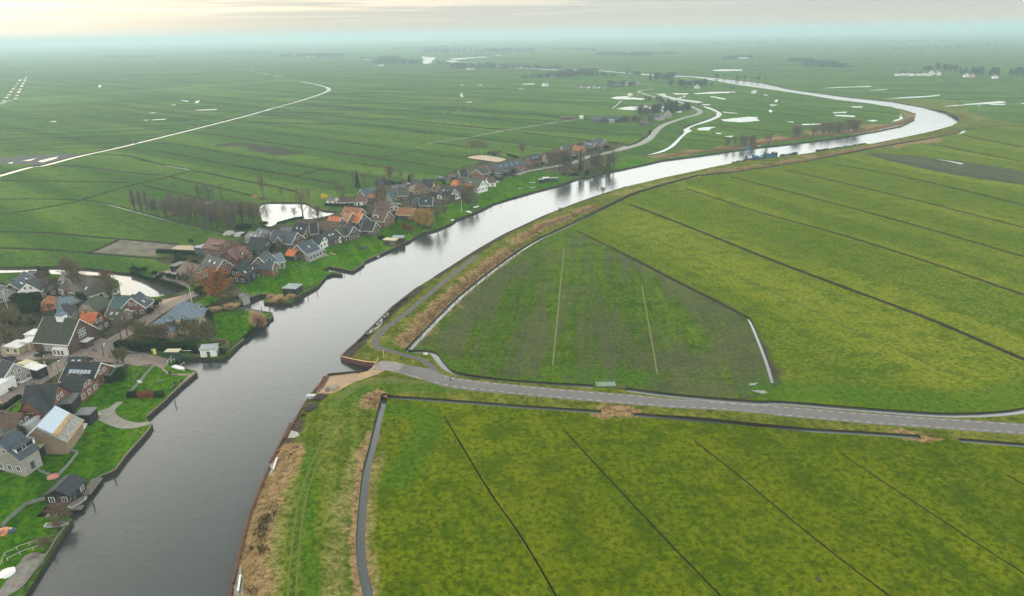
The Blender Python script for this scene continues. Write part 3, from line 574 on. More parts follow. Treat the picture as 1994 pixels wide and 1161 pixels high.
A_left = vdir(P(*fr('M', [(1050,670)])[0]), P(*fr('M', [(1890,815)])[0]))
A_far = vdir(P(*fr('M', [(0,613)])[0]), P(*fr('M', [(1100,572)])[0]))
A_right = vdir(P(*fr('S', [(70,348)])[0]), P(*fr('S', [(1994,1105)])[0]))
A_low = vdir(P(*fr('T', [(420,285)])[0]), P(*fr('T', [(965,1161)])[0]))
A_tri = vdir(P(*fr('R', [(835,165)])[0]), P(*fr('R', [(778,760)])[0]))
A_bend = vdir(P(*fr('L', [(60,355)])[0]), P(*fr('L', [(650,418)])[0]))
GM = dict(
 g_left=grass('polder_grass', A_left, (0.050,0.110,0.016), (0.115,0.165,0.026), (0.028,0.068,0.014), 42, 0.9),
 g_far=grass('far_grass', A_far, (0.055,0.115,0.020), (0.130,0.160,0.035), (0.018,0.045,0.012), 70, 0.8),
 g_bend=grass('bend_grass', A_bend, (0.055,0.125,0.012), (0.105,0.155,0.022), (0.026,0.065,0.012), 45, 0.4),
 g_right=grass('meadow_grass', A_right, (0.078,0.130,0.004), (0.175,0.182,0.018), (0.045,0.084,0.005), 34, 0.55),
 g_lower=grass('near_meadow_grass', A_low, (0.066,0.112,0.001), (0.135,0.148,0.004), (0.034,0.062,0.001), 30, 0.35),
 g_tri=grass('wet_field_grass', A_tri, (0.050,0.102,0.006), (0.100,0.145,0.012), (0.026,0.054,0.006), 26, 0.4, (0.085,0.075,0.055), mud=1, rows=1),
 g_dike=grass('dike_grass', A_right, (0.085,0.122,0.006), (0.20,0.175,0.040), (0.040,0.064,0.005), 9, 0.4),
 g_sdike=grass('south_dike_grass', vdir(P(*fr('Q', [(560,600)])[0]), P(*fr('Q', [(520,1000)])[0])), (0.072,0.122,0.004), (0.150,0.150,0.026), (0.038,0.070,0.003), 4.5, 0.7),
 g_oldtrack=simple('grassy_track', (0.125,0.135,0.045), (0.085,0.11,0.025), 0.5, 0.95, 0.0),
 g_margin=grass('rough_margin', A_right, (0.050,0.075,0.008), (0.110,0.105,0.030), (0.026,0.040,0.005), 6, 0.5),
 g_groove=simple('field_groove', (0.045,0.060,0.018), (0.085,0.085,0.035), 0.6, 0.95, 0.0),
 g_lawn=grass('lawn_grass', A_low, (0.036,0.138,0.003), (0.088,0.165,0.006), (0.018,0.068,0.003), 6, 0.6),
 g_village=grass('garden_ground', A_low, (0.045,0.066,0.016), (0.130,0.110,0.070), (0.020,0.026,0.012), 9, 0.7, (0.085,0.07,0.055), mud=1, rows=1),
 g_mud=grass('bare_strip', A_right, (0.055,0.080,0.03), (0.085,0.085,0.05), (0.045,0.045,0.034), 8, 0.8, (0.075,0.068,0.058), mud=1, rows=1),
 g_plot=simple('bare_plot', (0.16,0.14,0.105), (0.085,0.08,0.06), 0.12, 0.95, 0.1, 0.3), g_wet=simple('wet_plot', (0.022,0.026,0.030), (0.05,0.052,0.048), 0.05, 0.9, 0.1, 0.2),
 g_wheel=simple('wheel_track', (0.17,0.175,0.07), (0.11,0.13,0.045), 0.8, 0.95, 0.05),
 g_site=simple('orange_sand', (0.42,0.26,0.13), (0.24,0.20,0.16), 0.22, 0.95, 0.1, 0.3),
)
order = list(GM); gmask = np.array([c in GM for c in cls])
mi_ = np.array([order.index(c) if c in GM else 0 for c in cls])[gmask]
ground = take(gmask, 'ground', [GM[k] for k in order], mi=mi_, with_att=True)
for p_ in ground.data.polygons: pass
ground.data.polygons.foreach_set('use_smooth', np.ones(len(ground.data.polygons), bool))

def water_mat(name, body, ripple, big, rough):
    t = NT(name)
    v1 = t.mapping((0.55, 1.1, 1), R(20)); v2 = t.mapping((0.10, 0.22, 1), R(12))
    h = t.math('ADD', t.math('MULTIPLY', t.noise(1.0, 4, 0.62, v1, 0.3), ripple), t.math('MULTIPLY', t.noise(1.0, 3, 0.5, v2, 0.2), big))
    t.bump(h, 1.0, 1.0)
    t.done(body, rough, 0.5); t.b.inputs['IOR'].default_value = 1.5
    return MAT[name]
w_riv = water_mat('river_water', (0.034,0.044,0.044), 0.040, 0.022, 0.14)
w_dit = water_mat('ditch_water', (0.085,0.098,0.095), 0.012, 0.01, 0.10)
take(cls == 'w_river', 'river', [w_riv], WATER_Z)
take(cls == 'w_ditch', 'ditch_water', [w_dit], -0.55)
take(cls == 'w_dry', 'field_drain_water', [simple('peaty_water', (0.018,0.020,0.012), (0.03,0.030,0.018), 0.5, 1.0, 0.0)], -0.8)
take(cls == 'w_inlet', 'side_canal', [w_dit], WATER_Z)
take(cls == 'w_pond', 'village_pond', [w_dit], -0.8)
take(cls == 'w_creek', 'creek', [w_dit], -0.45)
pool = cls == 'w_pool'; POOLZ = 0.0
w_pud = water_mat('puddle_water', (0.10,0.115,0.095), 0.02, 0.01, 0.22)
take(pool, 'puddles', [w_pud], None)

# surfaces people made, lying in the ground
def surf(name, c1, c2, sc=0.5, **k): return simple(name, c1, c2, sc, 0.9, 0.15, 0.15, **k)
def road_mat():
    t = NT('asphalt'); c = t.mix(t.rng(t.noise(0.25, 5, 0.65), 0.35, 0.65), (0.105,0.100,0.100), (0.140,0.134,0.130))
    return t.done(t.mix(t.rng(t.noise(3.0, 3, 0.6), 0.4, 0.7), c, (0.165,0.158,0.15)), 0.85, 0.25)
for c_, nm, m in (('road', 'road', road_mat()), ('apron', 'road_apron', surf('worn_asphalt', (0.20,0.18,0.17), (0.26,0.235,0.22))),
                  ('ramp', 'ferry_ramp', surf('ramp_concrete', (0.28,0.26,0.22), (0.16,0.15,0.12))), ('path', 'cycle_path', surf('path_asphalt', (0.085,0.08,0.075), (0.11,0.105,0.10))),
                  ('street', 'dike_street', surf('grey_paving', (0.22,0.22,0.20), (0.29,0.28,0.25))), ('paving', 'village_street', surf('brick_paving', (0.19,0.15,0.13), (0.25,0.205,0.175), 0.6)),
                  ('sandpath', 'sandy_square', surf('sand_paving', (0.40,0.29,0.17), (0.32,0.24,0.15))), ('driveway', 'driveway', surf('gravel', (0.22,0.21,0.17), (0.28,0.265,0.22))),
                  ('concrete', 'wooden_deck_ground', surf('weathered_planks', (0.20,0.19,0.165), (0.13,0.125,0.11), 0.8)), ('quaypath', 'quay_path', surf('quay_paving', (0.21,0.16,0.13), (0.26,0.21,0.17))),
                  ('arena', 'riding_arena', surf('arena_sand', (0.46,0.37,0.27), (0.40,0.32,0.23))), ('yard', 'farm_yard', surf('yard_gravel', (0.40,0.33,0.22), (0.34,0.28,0.19))),
                  ('track', 'farm_track', surf('farm_track', (0.22,0.22,0.17), (0.17,0.18,0.12)))):
    if (cls == c_).any(): take(cls == c_, nm, [m])

# banks: a face down to the water along every edge between land and water
iswater = np.array([c.startswith('w_') and c != 'w_pool' for c in cls])
ed = np.concatenate([F_[:, [0, 1]], F_[:, [1, 2]], F_[:, [2, 0]]]); ow = np.tile(np.arange(len(F_)), 3)
key = np.sort(ed, 1); kk = key[:, 0].astype(np.int64) * len(V) + key[:, 1]
o_ = np.argsort(kk, kind='stable'); ks = kk[o_]; same = np.where(ks[1:] == ks[:-1])[0]
e1, e2 = ow[o_[same]], ow[o_[same + 1]]; kv = key[o_[same]]
bd = iswater[e1] != iswater[e2]
wt = np.where(iswater[e1], e1, e2)[bd]; kb = kv[bd]
def banks(sel, name, mat, bottom):
    q = kb[sel]; u, inv = np.unique(q, return_inverse=True); f = inv.reshape(q.shape); n = len(u)
    top = np.column_stack([V[u], zs[u]]); bot = np.column_stack([V[u], np.full(n, bottom)])
    o = mesh_from(name, np.concatenate([top, bot]), np.column_stack([f[:, 0], f[:, 1], f[:, 1] + n, f[:, 0] + n]), [mat]); o['kind'] = 'structure'; return o
peat = simple('peat_bank', (0.030,0.025,0.016), (0.050,0.042,0.022), 0.6, 0.95, 0.1, 0.4)
timber = simple('dark_timber', (0.028,0.022,0.018), (0.048,0.038,0.03), 1.2, 0.9, 0.15, 0.3, (1.0,1.0,0.2))
wc = cls[wt]
banks(wc == 'w_river', 'river_bank', timber, -1.6); banks(wc != 'w_river', 'ditch_bank', peat, -1.3)
# ------------------------------------------------------------------ mesh builder
class MB:
    def __init__(s): s.v, s.f, s.m = [], [], []
    def face(s, pts, mi=0):
        i = len(s.v); s.v += [tuple(p) for p in pts]; s.f.append(tuple(range(i, i + len(pts)))); s.m.append(mi); return s
    def hexa(s, b, t, mi=0):
        """solid between two rings of the same length (bottom, top)"""
        i = len(s.v); n = len(b); s.v += [tuple(p) for p in b] + [tuple(p) for p in t]
        s.f.append(tuple(range(i + n - 1, i - 1, -1))); s.f.append(tuple(range(i + n, i + 2 * n))); s.m += [mi, mi]
        for k in range(n): s.f.append((i + k, i + (k + 1) % n, i + n + (k + 1) % n, i + n + k)); s.m.append(mi)
        return s
    def box(s, x0, x1, y0, y1, z0, z1, mi=0):
        return s.hexa([(x0,y0,z0),(x1,y0,z0),(x1,y1,z0),(x0,y1,z0)], [(x0,y0,z1),(x1,y0,z1),(x1,y1,z1),(x0,y1,z1)], mi)
    def bar(s, a, b, r, r2=None, n=6, mi=0):
        a, b = Vector(a), Vector(b); d = (b - a)
        if d.length < 1e-6: return s
        d.normalize(); u = d.orthogonal().normalized(); w = d.cross(u); r2 = r if r2 is None else r2
        ra = [a + (u * math.cos(t) + w * math.sin(t)) * r for t in (2 * math.pi * k / n for k in range(n))]
        rb = [b + (u * math.cos(t) + w * math.sin(t)) * r2 for t in (2 * math.pi * k / n for k in range(n))]
        return s.hexa(ra, rb, mi)
    def beam(s, a, b, w, h, mi=0):
        """horizontal-ish beam of width w and height h, its top at a, b"""
        a, b = Vector(a), Vector(b); d = b - a; n = Vector((-d.y, d.x, 0)); n = n.normalized() * w / 2 if n.length else Vector((w / 2, 0, 0)); z = Vector((0, 0, h))
        return s.hexa([a-n-z, b-n-z, b+n-z, a+n-z], [a-n, b-n, b+n, a+n], mi)
    def build(s, name, mats, parent=None, smooth=False):
        me = bpy.data.meshes.new(name); me.from_pydata(s.v, [], s.f)
        for m in (mats if isinstance(mats, (list, tuple)) else [mats]): me.materials.append(m)
        me.polygons.foreach_set('material_index', s.m)
        if smooth: me.polygons.foreach_set('use_smooth', [True] * len(me.polygons))
        me.update(); o = bpy.data.objects.new(name, me); COL.objects.link(o)
        if parent is not None: o.parent = parent
        return o
def tag(o, label, cat, group=None):
    o['label'] = label; o['category'] = cat
    if group: o['group'] = group
    return o
def empty(name, loc, rz, label, cat, group=None):
    o = bpy.data.objects.new(name, None); o.empty_display_size = 0.5; COL.objects.link(o)
    o.location = loc; o.rotation_euler = (0, 0, rz); return tag(o, label, cat, group)
def copy_tree(o, parent=None):
    c = o.copy(); COL.objects.link(c); c.parent = parent
    for ch in list(o.children): copy_tree(ch, c)
    return c

def roofm(name, c1, c2, c3=None):
    c1 = tuple(x * 1.15 for x in c1)
    t = NT(name); n1 = t.noise(0.28, 4, 0.65); n2 = t.noise(1.6, 3, 0.6); va = t.mapping((1.1, 1.1, 5.0)); n3 = t.noise(1.0, 2, 0.5, va)
    c = t.mix(t.rng(n1, 0.35, 0.65), c1, c2)
    if c3: c = t.mix(t.rng(n1, 0.62, 0.42, 0, 0.8), c, c3)
    c = t.mix(t.rng(n2, 0.40, 0.65, 0.0, 0.6), c, tuple(x * 1.9 for x in c1)); c = t.mix(t.rng(n3, 0.45, 0.62, 0.0, 0.6), c, tuple(x * 0.6 for x in c1))
    t.bump(n3, 0.4, 0.08)
    return t.done(c, 0.75, 0.3)
def wallm(name, c1, c2):
    c1 = tuple(x * 1.2 for x in c1); c2 = tuple(x * 1.2 for x in c2)
    t = NT(name); c = t.mix(t.rng(t.noise(0.5, 4, 0.6), 0.35, 0.65), c1, c2); va = t.mapping((2.0, 2.0, 9.0)); n3 = t.noise(1.0, 2, 0.5, va)
    c = t.mix(t.rng(n3, 0.45, 0.7, 0.0, 0.35), c, tuple(x * 0.6 for x in c1)); t.bump(n3, 0.3, 0.04)
    return t.done(c, 0.9, 0.15)
RF = dict(slate=roofm('slate_roof', (0.040,0.052,0.064), (0.056,0.070,0.082)), dark=roofm('dark_tile_roof', (0.022,0.026,0.030), (0.036,0.040,0.044)),
 black=roofm('black_tile_roof', (0.014,0.018,0.024), (0.024,0.028,0.034)), moss=roofm('mossy_roof', (0.028,0.032,0.030), (0.045,0.045,0.040), (0.040,0.050,0.016)),
 brown=roofm('brown_tile_roof', (0.085,0.050,0.036), (0.120,0.072,0.052), (0.06,0.05,0.03)), redbrown=roofm('red_brown_roof', (0.120,0.058,0.050), (0.155,0.078,0.066)),
 orange=roofm('orange_tile_roof', (0.42,0.110,0.035), (0.34,0.085,0.028), (0.22,0.085,0.03)), oldorange=roofm('weathered_orange_roof', (0.25,0.100,0.045), (0.17,0.075,0.038), (0.12,0.075,0.035)),
 teal=roofm('blue_green_roof', (0.040,0.070,0.075), (0.055,0.090,0.092)), blue=roofm('blue_grey_roof', (0.095,0.125,0.150), (0.125,0.155,0.175)), lightgrey=roofm('light_grey_roof', (0.17,0.20,0.21), (0.23,0.25,0.26)),
 mossgreen=roofm('moss_green_roof', (0.050,0.058,0.042), (0.070,0.078,0.055), (0.045,0.055,0.022)), grey=roofm('grey_roof', (0.085,0.088,0.09), (0.12,0.122,0.12)), white=simple('white_roofing', (0.62,0.63,0.61), (0.50,0.51,0.50)),
 membrane=simple('roof_membrane', (0.42,0.50,0.58), (0.50,0.56,0.62)), cream=simple('cream_roofing', (0.50,0.47,0.30)), thatch=roofm('thatch', (0.060,0.052,0.042), (0.080,0.070,0.055), (0.04,0.042,0.03)))
WL = dict(brick=wallm('red_brick', (0.155,0.080,0.058), (0.115,0.062,0.046)), dbrick=wallm('dark_brick', (0.085,0.058,0.046), (0.060,0.042,0.036)), white=wallm('white_wall', (0.60,0.59,0.55), (0.48,0.47,0.44)),
 cream=wallm('cream_wall', (0.42,0.36,0.24), (0.36,0.30,0.20)), black=wallm('black_boards', (0.018,0.020,0.022), (0.028,0.03,0.03)), green=wallm('dark_green_boards', (0.025,0.045,0.040), (0.035,0.055,0.05)),
 grey=wallm('grey_wall', (0.20,0.19,0.17), (0.26,0.25,0.22)), tan=wallm('tan_brick', (0.22,0.165,0.115), (0.17,0.13,0.095)))
WHITE = simple('white_paint', (0.72,0.72,0.68), (0.62,0.62,0.58)); PANE = simple('window_glass', (0.020,0.026,0.032), (0.035,0.042,0.05), 1.0, 0.12, 0.6)
DOORM = simple('painted_door', (0.035,0.055,0.05), (0.05,0.07,0.06)); CHIM = simple('chimney_brick', (0.12,0.075,0.055), (0.09,0.06,0.05)); SKY_G = simple('skylight_glass', (0.30,0.36,0.40), (0.38,0.43,0.46), 1.0, 0.15, 0.6)
WOODN = simple('new_timber', (0.52,0.34,0.16), (0.42,0.27,0.13)); WOODO = simple('weathered_wood', (0.17,0.15,0.12), (0.11,0.10,0.085)); RUST = simple('rusty_steel', (0.13,0.055,0.040), (0.08,0.038,0.03), 0.8)
CONC = simple('pale_concrete', (0.40,0.39,0.35), (0.30,0.29,0.26)); DARKM = simple('dark_metal', (0.03,0.032,0.035)); 

def window(par, pos, n, w, h, near, name='window'):
    """a window on a wall: pos = centre, n = outward direction (local), white frame and dark pane"""
    n = Vector(n); t = Vector((0, 0, 1)).cross(n).normalized(); up = n.cross(t); p = Vector(pos)
    def slab(mb, w_, h_, d0, d1, mi):
        a = [p + t * sx * w_ / 2 + up * sy * h_ / 2 for sx, sy in ((-1,-1),(1,-1),(1,1),(-1,1))]
        mb.hexa([q + n * d0 for q in a], [q + n * d1 for q in a], mi)
    m = MB(); slab(m, w + 0.22, h + 0.22, 0.0, 0.05, 0)
    if near:
        k = 2 if w < 2.0 else int(w / 0.9)
        o = m.build(name, WHITE, par); g = MB(); pw = w / k
        for i in range(k):
            q = p + t * (-w / 2 + pw * (i + 0.5)); a = [q + t * sx * (pw - 0.12) / 2 + up * sy * h / 2 for sx, sy in ((-1,-1),(1,-1),(1,1),(-1,1))]
            g.hexa([x + n * 0.052 for x in a], [x + n * 0.062 for x in a], 0)
        g.build('pane', PANE, o)
    else:
        slab(m, w, h, 0.052, 0.062, 1); o = m.build(name, [WHITE, PANE], par)
    return o

def gable_solid(x0, x1, w, he, hr, down=2.0, y0=0.0):
    m = MB(); y1 = w / 2
    prof = [(y0 - y1, -down), (y0 + y1, -down), (y0 + y1, he), (y0, hr), (y0 - y1, he)]
    m.hexa([(x0, y, z) for y, z in prof], [(x1, y, z) for y, z in prof]); return m
def gable_roof(x0, x1, w, he, hr, ov=0.35, th=0.22, lift=0.03):
    m = MB(); s = (hr - he) / (w / 2); yo = w / 2 + ov; zo = he - s * ov
    prof = [(-yo, zo + lift), (0, hr + lift), (yo, zo + lift), (yo, zo + lift + th), (0, hr + lift + th), (-yo, zo + lift + th)]
    for (a, b, c, d) in ((0, 1, 4, 5), (1, 2, 3, 4)):
        q = [prof[a], prof[b], prof[c], prof[d]]; m.hexa([(x0 - ov, y, z) for y, z in q], [(x1 + ov, y, z) for y, z in q])
    m.box(x0 - ov, x1 + ov, -0.13, 0.13, hr + th, hr + th + lift + 0.09)       # ridge tiles
    return m
def hip_roof(L, w, he, hr, rl, ov=0.4, half=0.0):
    """rl = ridge length; half > 0: gable up to that share of the height, small hip above"""
    m = MB(); x, y = L / 2 + ov, w / 2 + ov; r = rl / 2; z0 = he - 0.1; z1 = hr
    c = [(-x, -y, z0), (x, -y, z0), (x, y, z0), (-x, y, z0)]; a, b = (-r, 0, z1), (r, 0, z1)
    m.face([c[0], c[1], b, a]); m.face([c[2], c[3], a, b]); m.face([c[1], c[2], b]); m.face([c[3], c[0], a])
    m.box(-x, x, -y, y, z0 - 0.22, z0 - 0.002)
    m.box(-r, r, -0.13, 0.13, z1 - 0.05, z1 + 0.1)
    return m
def halfhip_roof(L, w, he, hr, ov=0.35):
    m = MB(); x, y = L / 2 + ov, w / 2 + ov; s = (hr - he) / (w / 2); z0 = he - s * ov; c = 0.42; zc = hr - (hr - he) * c; yc = (w / 2) * c; rx = L / 2 - yc * 0.9
    for sy in (-1, 1):
        q = [(-x, sy*y, z0), (x, sy*y, z0), (x, sy*yc, zc), (rx, 0, hr), (-rx, 0, hr), (-x, sy*yc, zc)]
        q2 = [(a, b, cc + 0.2) for a, b, cc in q]; m.hexa(q if sy > 0 else q[::-1], q2 if sy > 0 else q2[::-1])
    for sx in (-1, 1): m.face([(sx*x, -yc, zc + 0.2), (sx*x, yc, zc + 0.2), (sx*rx, 0, hr + 0.2)])
    m.box(-rx, rx, -0.13, 0.13, hr + 0.15, hr + 0.32)
    return m

HOUSES = []
def house(f, p1, p2, hr, w, he, roof, wall, label, name='house', cat='house', kind='gable', verge=0, chim=1, sky=0, dorm=(), wings=(), ext=(), ridge_of=None, near=None, win=1, minL=0.0, door=1, rough=0):
    (u1, v1), (u2, v2) = fr(f, [p1, p2])
    if near is None: near = (v1 + v2) / 2 > 545
    z0 = 0.0
    for _ in range(5):
        a, b = P(u1, v1, z0 + hr), P(u2, v2, z0 + hr); cx, cy = (a[0] + b[0]) / 2, (a[1] + b[1]) / 2; z0 = 0.5 * z0 + 0.5 * hz(cx, cy) if _ else hz(cx, cy)
    d = Vector((b[0] - a[0], b[1] - a[1])); rl = max(d.length, minL); d.normalize()
    # local +y always looks towards the river side / the viewer
    if (-d.y) * (-cx) + d.x * (-cy) < 0: d = -d
    rz = math.atan2(d.y, d.x); flip = 1 if d.dot(Vector((b[0]-a[0], b[1]-a[1]))) > 0 else -1     # local +x runs p1 -> p2 if flip == 1
    root = empty(name, (cx, cy, z0), rz, label, cat); HOUSES.append((cx, cy, max(rl, w) / 2))
    if kind == 'hip': L = rl + w * 0.8
    elif kind == 'flat': L = rl
    else: L = rl - 0.5
    L = max(L, 2.5)
    wm = WL[wall]; rm = RF[roof]
    if kind == 'gable':
        gable_solid(-L/2, L/2, w, he, hr - 0.05).build('wall', wm, root); ro = gable_roof(-L/2, L/2, w, he, hr).build('roof', rm, root)
    elif kind == 'half':
        m = gable_solid(-L/2 + 0.05, L/2 - 0.05, w, he, he + (hr-he)*0.56); m.build('wall', wm, root)
        c = 0.42; zc = hr - (hr-he)*c; yc = (w/2)*c
        for sx in (-1, 1): m2 = MB(); m2.hexa([(sx*L/2 - 0.1, -w/2, he - 0.1), (sx*L/2 - 0.1, w/2, he - 0.1), (sx*L/2 - 0.1, yc, zc), (sx*L/2 - 0.1, -yc, zc)], [(sx*L/2 + 0.05, -w/2, he - 0.1), (sx*L/2 + 0.05, w/2, he - 0.1), (sx*L/2 + 0.05, yc, zc), (sx*L/2 + 0.05, -yc, zc)]); m2.build('gable', wm, root)
        ro = halfhip_roof(L, w, he, hr).build('roof', rm, root)
    elif kind == 'hip':
        MB().box(-L/2, L/2, -w/2, w/2, -2, he - 0.05).build('wall', wm, root); ro = hip_roof(L, w, he, hr, rl).build('roof', rm, root)
    elif kind == 'shed':
        m = MB(); q = [(-w/2, -2), (w/2, -2), (w/2, he), (-w/2, hr)]; m.hexa([(-L/2, y, z) for y, z in q], [(L/2, y, z) for y, z in q]); m.build('wall', wm, root)
        m = MB(); m.hexa([(-L/2-.3, -w/2-.3, hr+.05), (L/2+.3, -w/2-.3, hr+.05), (L/2+.3, w/2+.4, he), (-L/2-.3, w/2+.4, he)], [(-L/2-.3, -w/2-.3, hr+.25), (L/2+.3, -w/2-.3, hr+.25), (L/2+.3, w/2+.4, he+.2), (-L/2-.3, w/2+.4, he+.2)]); ro = m.build('roof', rm, root)
    else:
        MB().box(-L/2, L/2, -w/2, w/2, -2, hr - 0.02).build('wall', wm, root); ro = MB().box(-L/2-.25, L/2+.25, -w/2-.25, w/2+.25, hr, hr + 0.25).build('roof', rm, root)
        he = hr
    pitch = math.atan2(hr - he, w / 2) if kind != 'flat' else 0
    nrm = Vector((0, math.sin(pitch), math.cos(pitch))); dn = Vector((0, math.cos(pitch), -math.sin(pitch)))
    if verge and kind == 'gable':
        for sx in (-1, 1):
            m = MB(); s = (hr-he)/(w/2); x = sx * (L/2 + 0.36); yo = w/2 + 0.38; t0 = 0.30
            for sy in (-1, 1):
                q = [(sy*yo, he - s*0.38 - 0.06), (0, hr - 0.06), (0, hr + t0), (sy*yo, he - s*0.38 + t0)]
                m.hexa([(x - 0.05, y, z) for y, z in q], [(x + 0.06, y, z) for y, z in q])
            m.build('bargeboard', WHITE, root)
    if verge and kind in ('gable', 'half') and w > 5:
        m = MB(); s = (hr-he)/(w/2); m.box(-L/2 - 0.3, L/2 + 0.3, w/2 + 0.36, w/2 + 0.48, he - s*0.38 - 0.05, he - s*0.38 + 0.18); m.build('gutter', WHITE, root)
    if chim:
        for k in range(chim):
            cxp = (0.30 - 0.6 * k) * L * (1 if hash(label) % 2 or chim > 1 else -1) if False else (0.28 - 0.56 * k) * L
            MB().box(cxp - .4, cxp + .4, -.35, .35, hr - 0.8, hr + 0.9).box(cxp - .48, cxp + .48, -.43, .43, hr + 0.9, hr + 1.02).build('chimney', CHIM, ro)
    for k in range(sky):
        t = (k + 0.5) / sky - 0.5; c = Vector((t * L * 0.7, 0, 0)) + Vector((0, w / 4, (hr + he) / 2)) + nrm * 0.27
        X, Y = Vector((0.55, 0, 0)), dn * 0.7; m = MB(); q = [c - X - Y, c + X - Y, c + X + Y, c - X + Y]; m.hexa(q, [p + nrm * 0.06 for p in q]); m.build('skylight', SKY_G, ro)
    for (t, wd, style) in dorm:
        xc = flip * (t - 0.5) * L; zb = he + (hr - he) * 0.22; yb = w/2 * (1 - 0.22); zt = min(zb + 1.55, hr - 0.3); yt = w/2 * (1 - (zt - he)/(hr - he))
        m = MB(); q = [(yb, zb - 0.3), (yb, zt), (yt - 0.2, zt), (yt - 0.2, zb - 0.3)]; m.hexa([(xc - wd/2, y, z) for y, z in q], [(xc + wd/2, y, z) for y, z in q])
        d_ = m.build('dormer', WHITE if 'w' in style else wm, root)
        if 'g' in style:
            m = MB(); g = [(xc - wd/2 - .25, zt), (xc + wd/2 + .25, zt), (xc, zt + wd * .42)]; m.hexa([(x, yb + .3, z) for x, z in g], [(x, yt - .8, z) for x, z in g]); m.build('dormer_roof', rm, d_)
        else: MB().box(xc - wd/2 - .2, xc + wd/2 + .2, yt - .3, yb + .35, zt + .002, zt + .2).build('dormer_roof', RF['lightgrey'] if 'l' in style else rm, d_)
        window(d_, (xc, yb, (zb + zt) / 2 + 0.05), (0, 1, 0), wd * 0.8, 1.05, near and wd > 2)
    for (t, side, ww, wl_, whr, whe, *r) in wings:       # cross wing on side +1 (towards the viewer) or -1
        xc = flip * (t - 0.5) * L; ylen = w / 2 + wl_; g = MB(); prof = [(-ww/2, -2), (ww/2, -2), (ww/2, whe), (0, whr - .05), (-ww/2, whe)]
        g.hexa([(xc + x, side * 0.3, z) for x, z in prof], [(xc + x, side * ylen, z) for x, z in prof]); g.build('wing_wall', WL[r[1]] if len(r) > 1 else wm, root)
        m = MB(); s = (whr - whe) / (ww/2); o_ = .35; yq = side * (ylen + o_)
        for sx in (-1, 1):
            q = [(sx*(ww/2+o_), whe - s*o_ + .03), (0, whr + .03), (0, whr + .25), (sx*(ww/2+o_), whe - s*o_ + .25)]
            m.hexa([(xc + x, 0, z) for x, z in q], [(xc + x, yq, z) for x, z in q])
        m.build('wing_roof', RF[r[0]] if r else rm, root)
        if verge:
            m = MB()
            for sx in (-1, 1):
                q = [(sx*(ww/2+o_+.03), whe - s*o_ - .06), (0, whr - .04), (0, whr + .32), (sx*(ww/2+o_+.03), whe - s*o_ + .3)]
                m.hexa([(xc + x, yq - .04, z) for x, z in q], [(xc + x, yq + .07, z) for x, z in q])
            m.build('bargeboard', WHITE, root)
        for xx in (-ww/4, ww/4): window(root, (xc + xx, side * ylen, 1.5), (0, side, 0), 1.3, 1.3, near)
        if whr > 6: window(root, (xc, side * ylen, whe + .9), (0, side, 0), 1.4, 1.1, near)
    for (x0, x1, y0, y1, h, em, ew) in ext:              # low flat-roofed extension, in metres from the middle (x along p1 -> p2, y towards the viewer)
        xa, xb = sorted((flip * x0, flip * x1)); MB().box(xa, xb, y0, y1, -2, h - .02).build('extension', WL[ew], root); MB().box(xa - .2, xb + .2, y0 - .2, y1 + .2, h, h + .22).build('extension_roof', RF[em], root)
        if (y0 + y1) / 2 > 0 and win: 
            n_ = max(1, int((xb - xa) / 2.4))
            for k in range(n_): window(root, (xa + (xb - xa) * (k + .5) / n_, y1, 1.3), (0, 1, 0), 1.5, 1.5, near)
    if win:
        covered = [(flip * (t - .5) * L, ww) for t, side, ww, *_ in wings if side == 1] + [((flip*x0 + flip*x1)/2, abs(x1-x0)) for x0, x1, y0, y1, *_ in ext if y1 > w/2 and y0 <= w/2 + .5]
        n_ = max(1, int(L / 3.2)); dd = n_ // 2
        for st in range(2 if he > 4.6 else 1):
            for k in range(n_):
                x = -L/2 + L * (k + .5) / n_
                if any(abs(x - cx_) < cw/2 + .6 for cx_, cw in covered) and st == 0: continue
                if door and st == 0 and k == dd:
                    m = MB(); m.box(x - .55, x + .55, w/2, w/2 + .06, 0, 2.15); dr = m.build('door', DOORM, root)
                    if near: MB().box(x + .35, x + .43, w/2 + .06, w/2 + .13, 1.0, 1.12).build('handle', WHITE, dr)
                else: window(root, (x, w/2, 1.45 + 2.7 * st), (0, 1, 0), 1.3, 1.35, near)
        # gable ends: only the one turned towards the viewer is furnished
        for sx in (-1, 1):
            gx = Vector((math.cos(rz), math.sin(rz))) * sx
            if gx.dot(Vector((-cx, -cy))) < 0 or kind == 'flat': continue
            k2 = max(2, int(w / 3))
            for k in range(k2): window(root, (sx*L/2 + (.05*sx if kind == 'half' else 0), -w/2 + w*(k+.5)/k2, 1.45), (sx, 0, 0), 1.3, 1.4, near)
            if hr > 5.2 and kind in ('gable', 'half'):
                for yy in ((-1.1, 1.1) if w > 7 else (0,)): window(root, (sx*L/2 + (.05*sx if kind == 'half' else 0), yy, he + (hr - he) * .36), (sx, 0, 0), 1.05, 1.2, near)
    return root, L, flip
# ------------------------------------------------------------------ the houses of the village (near to far)
H = house
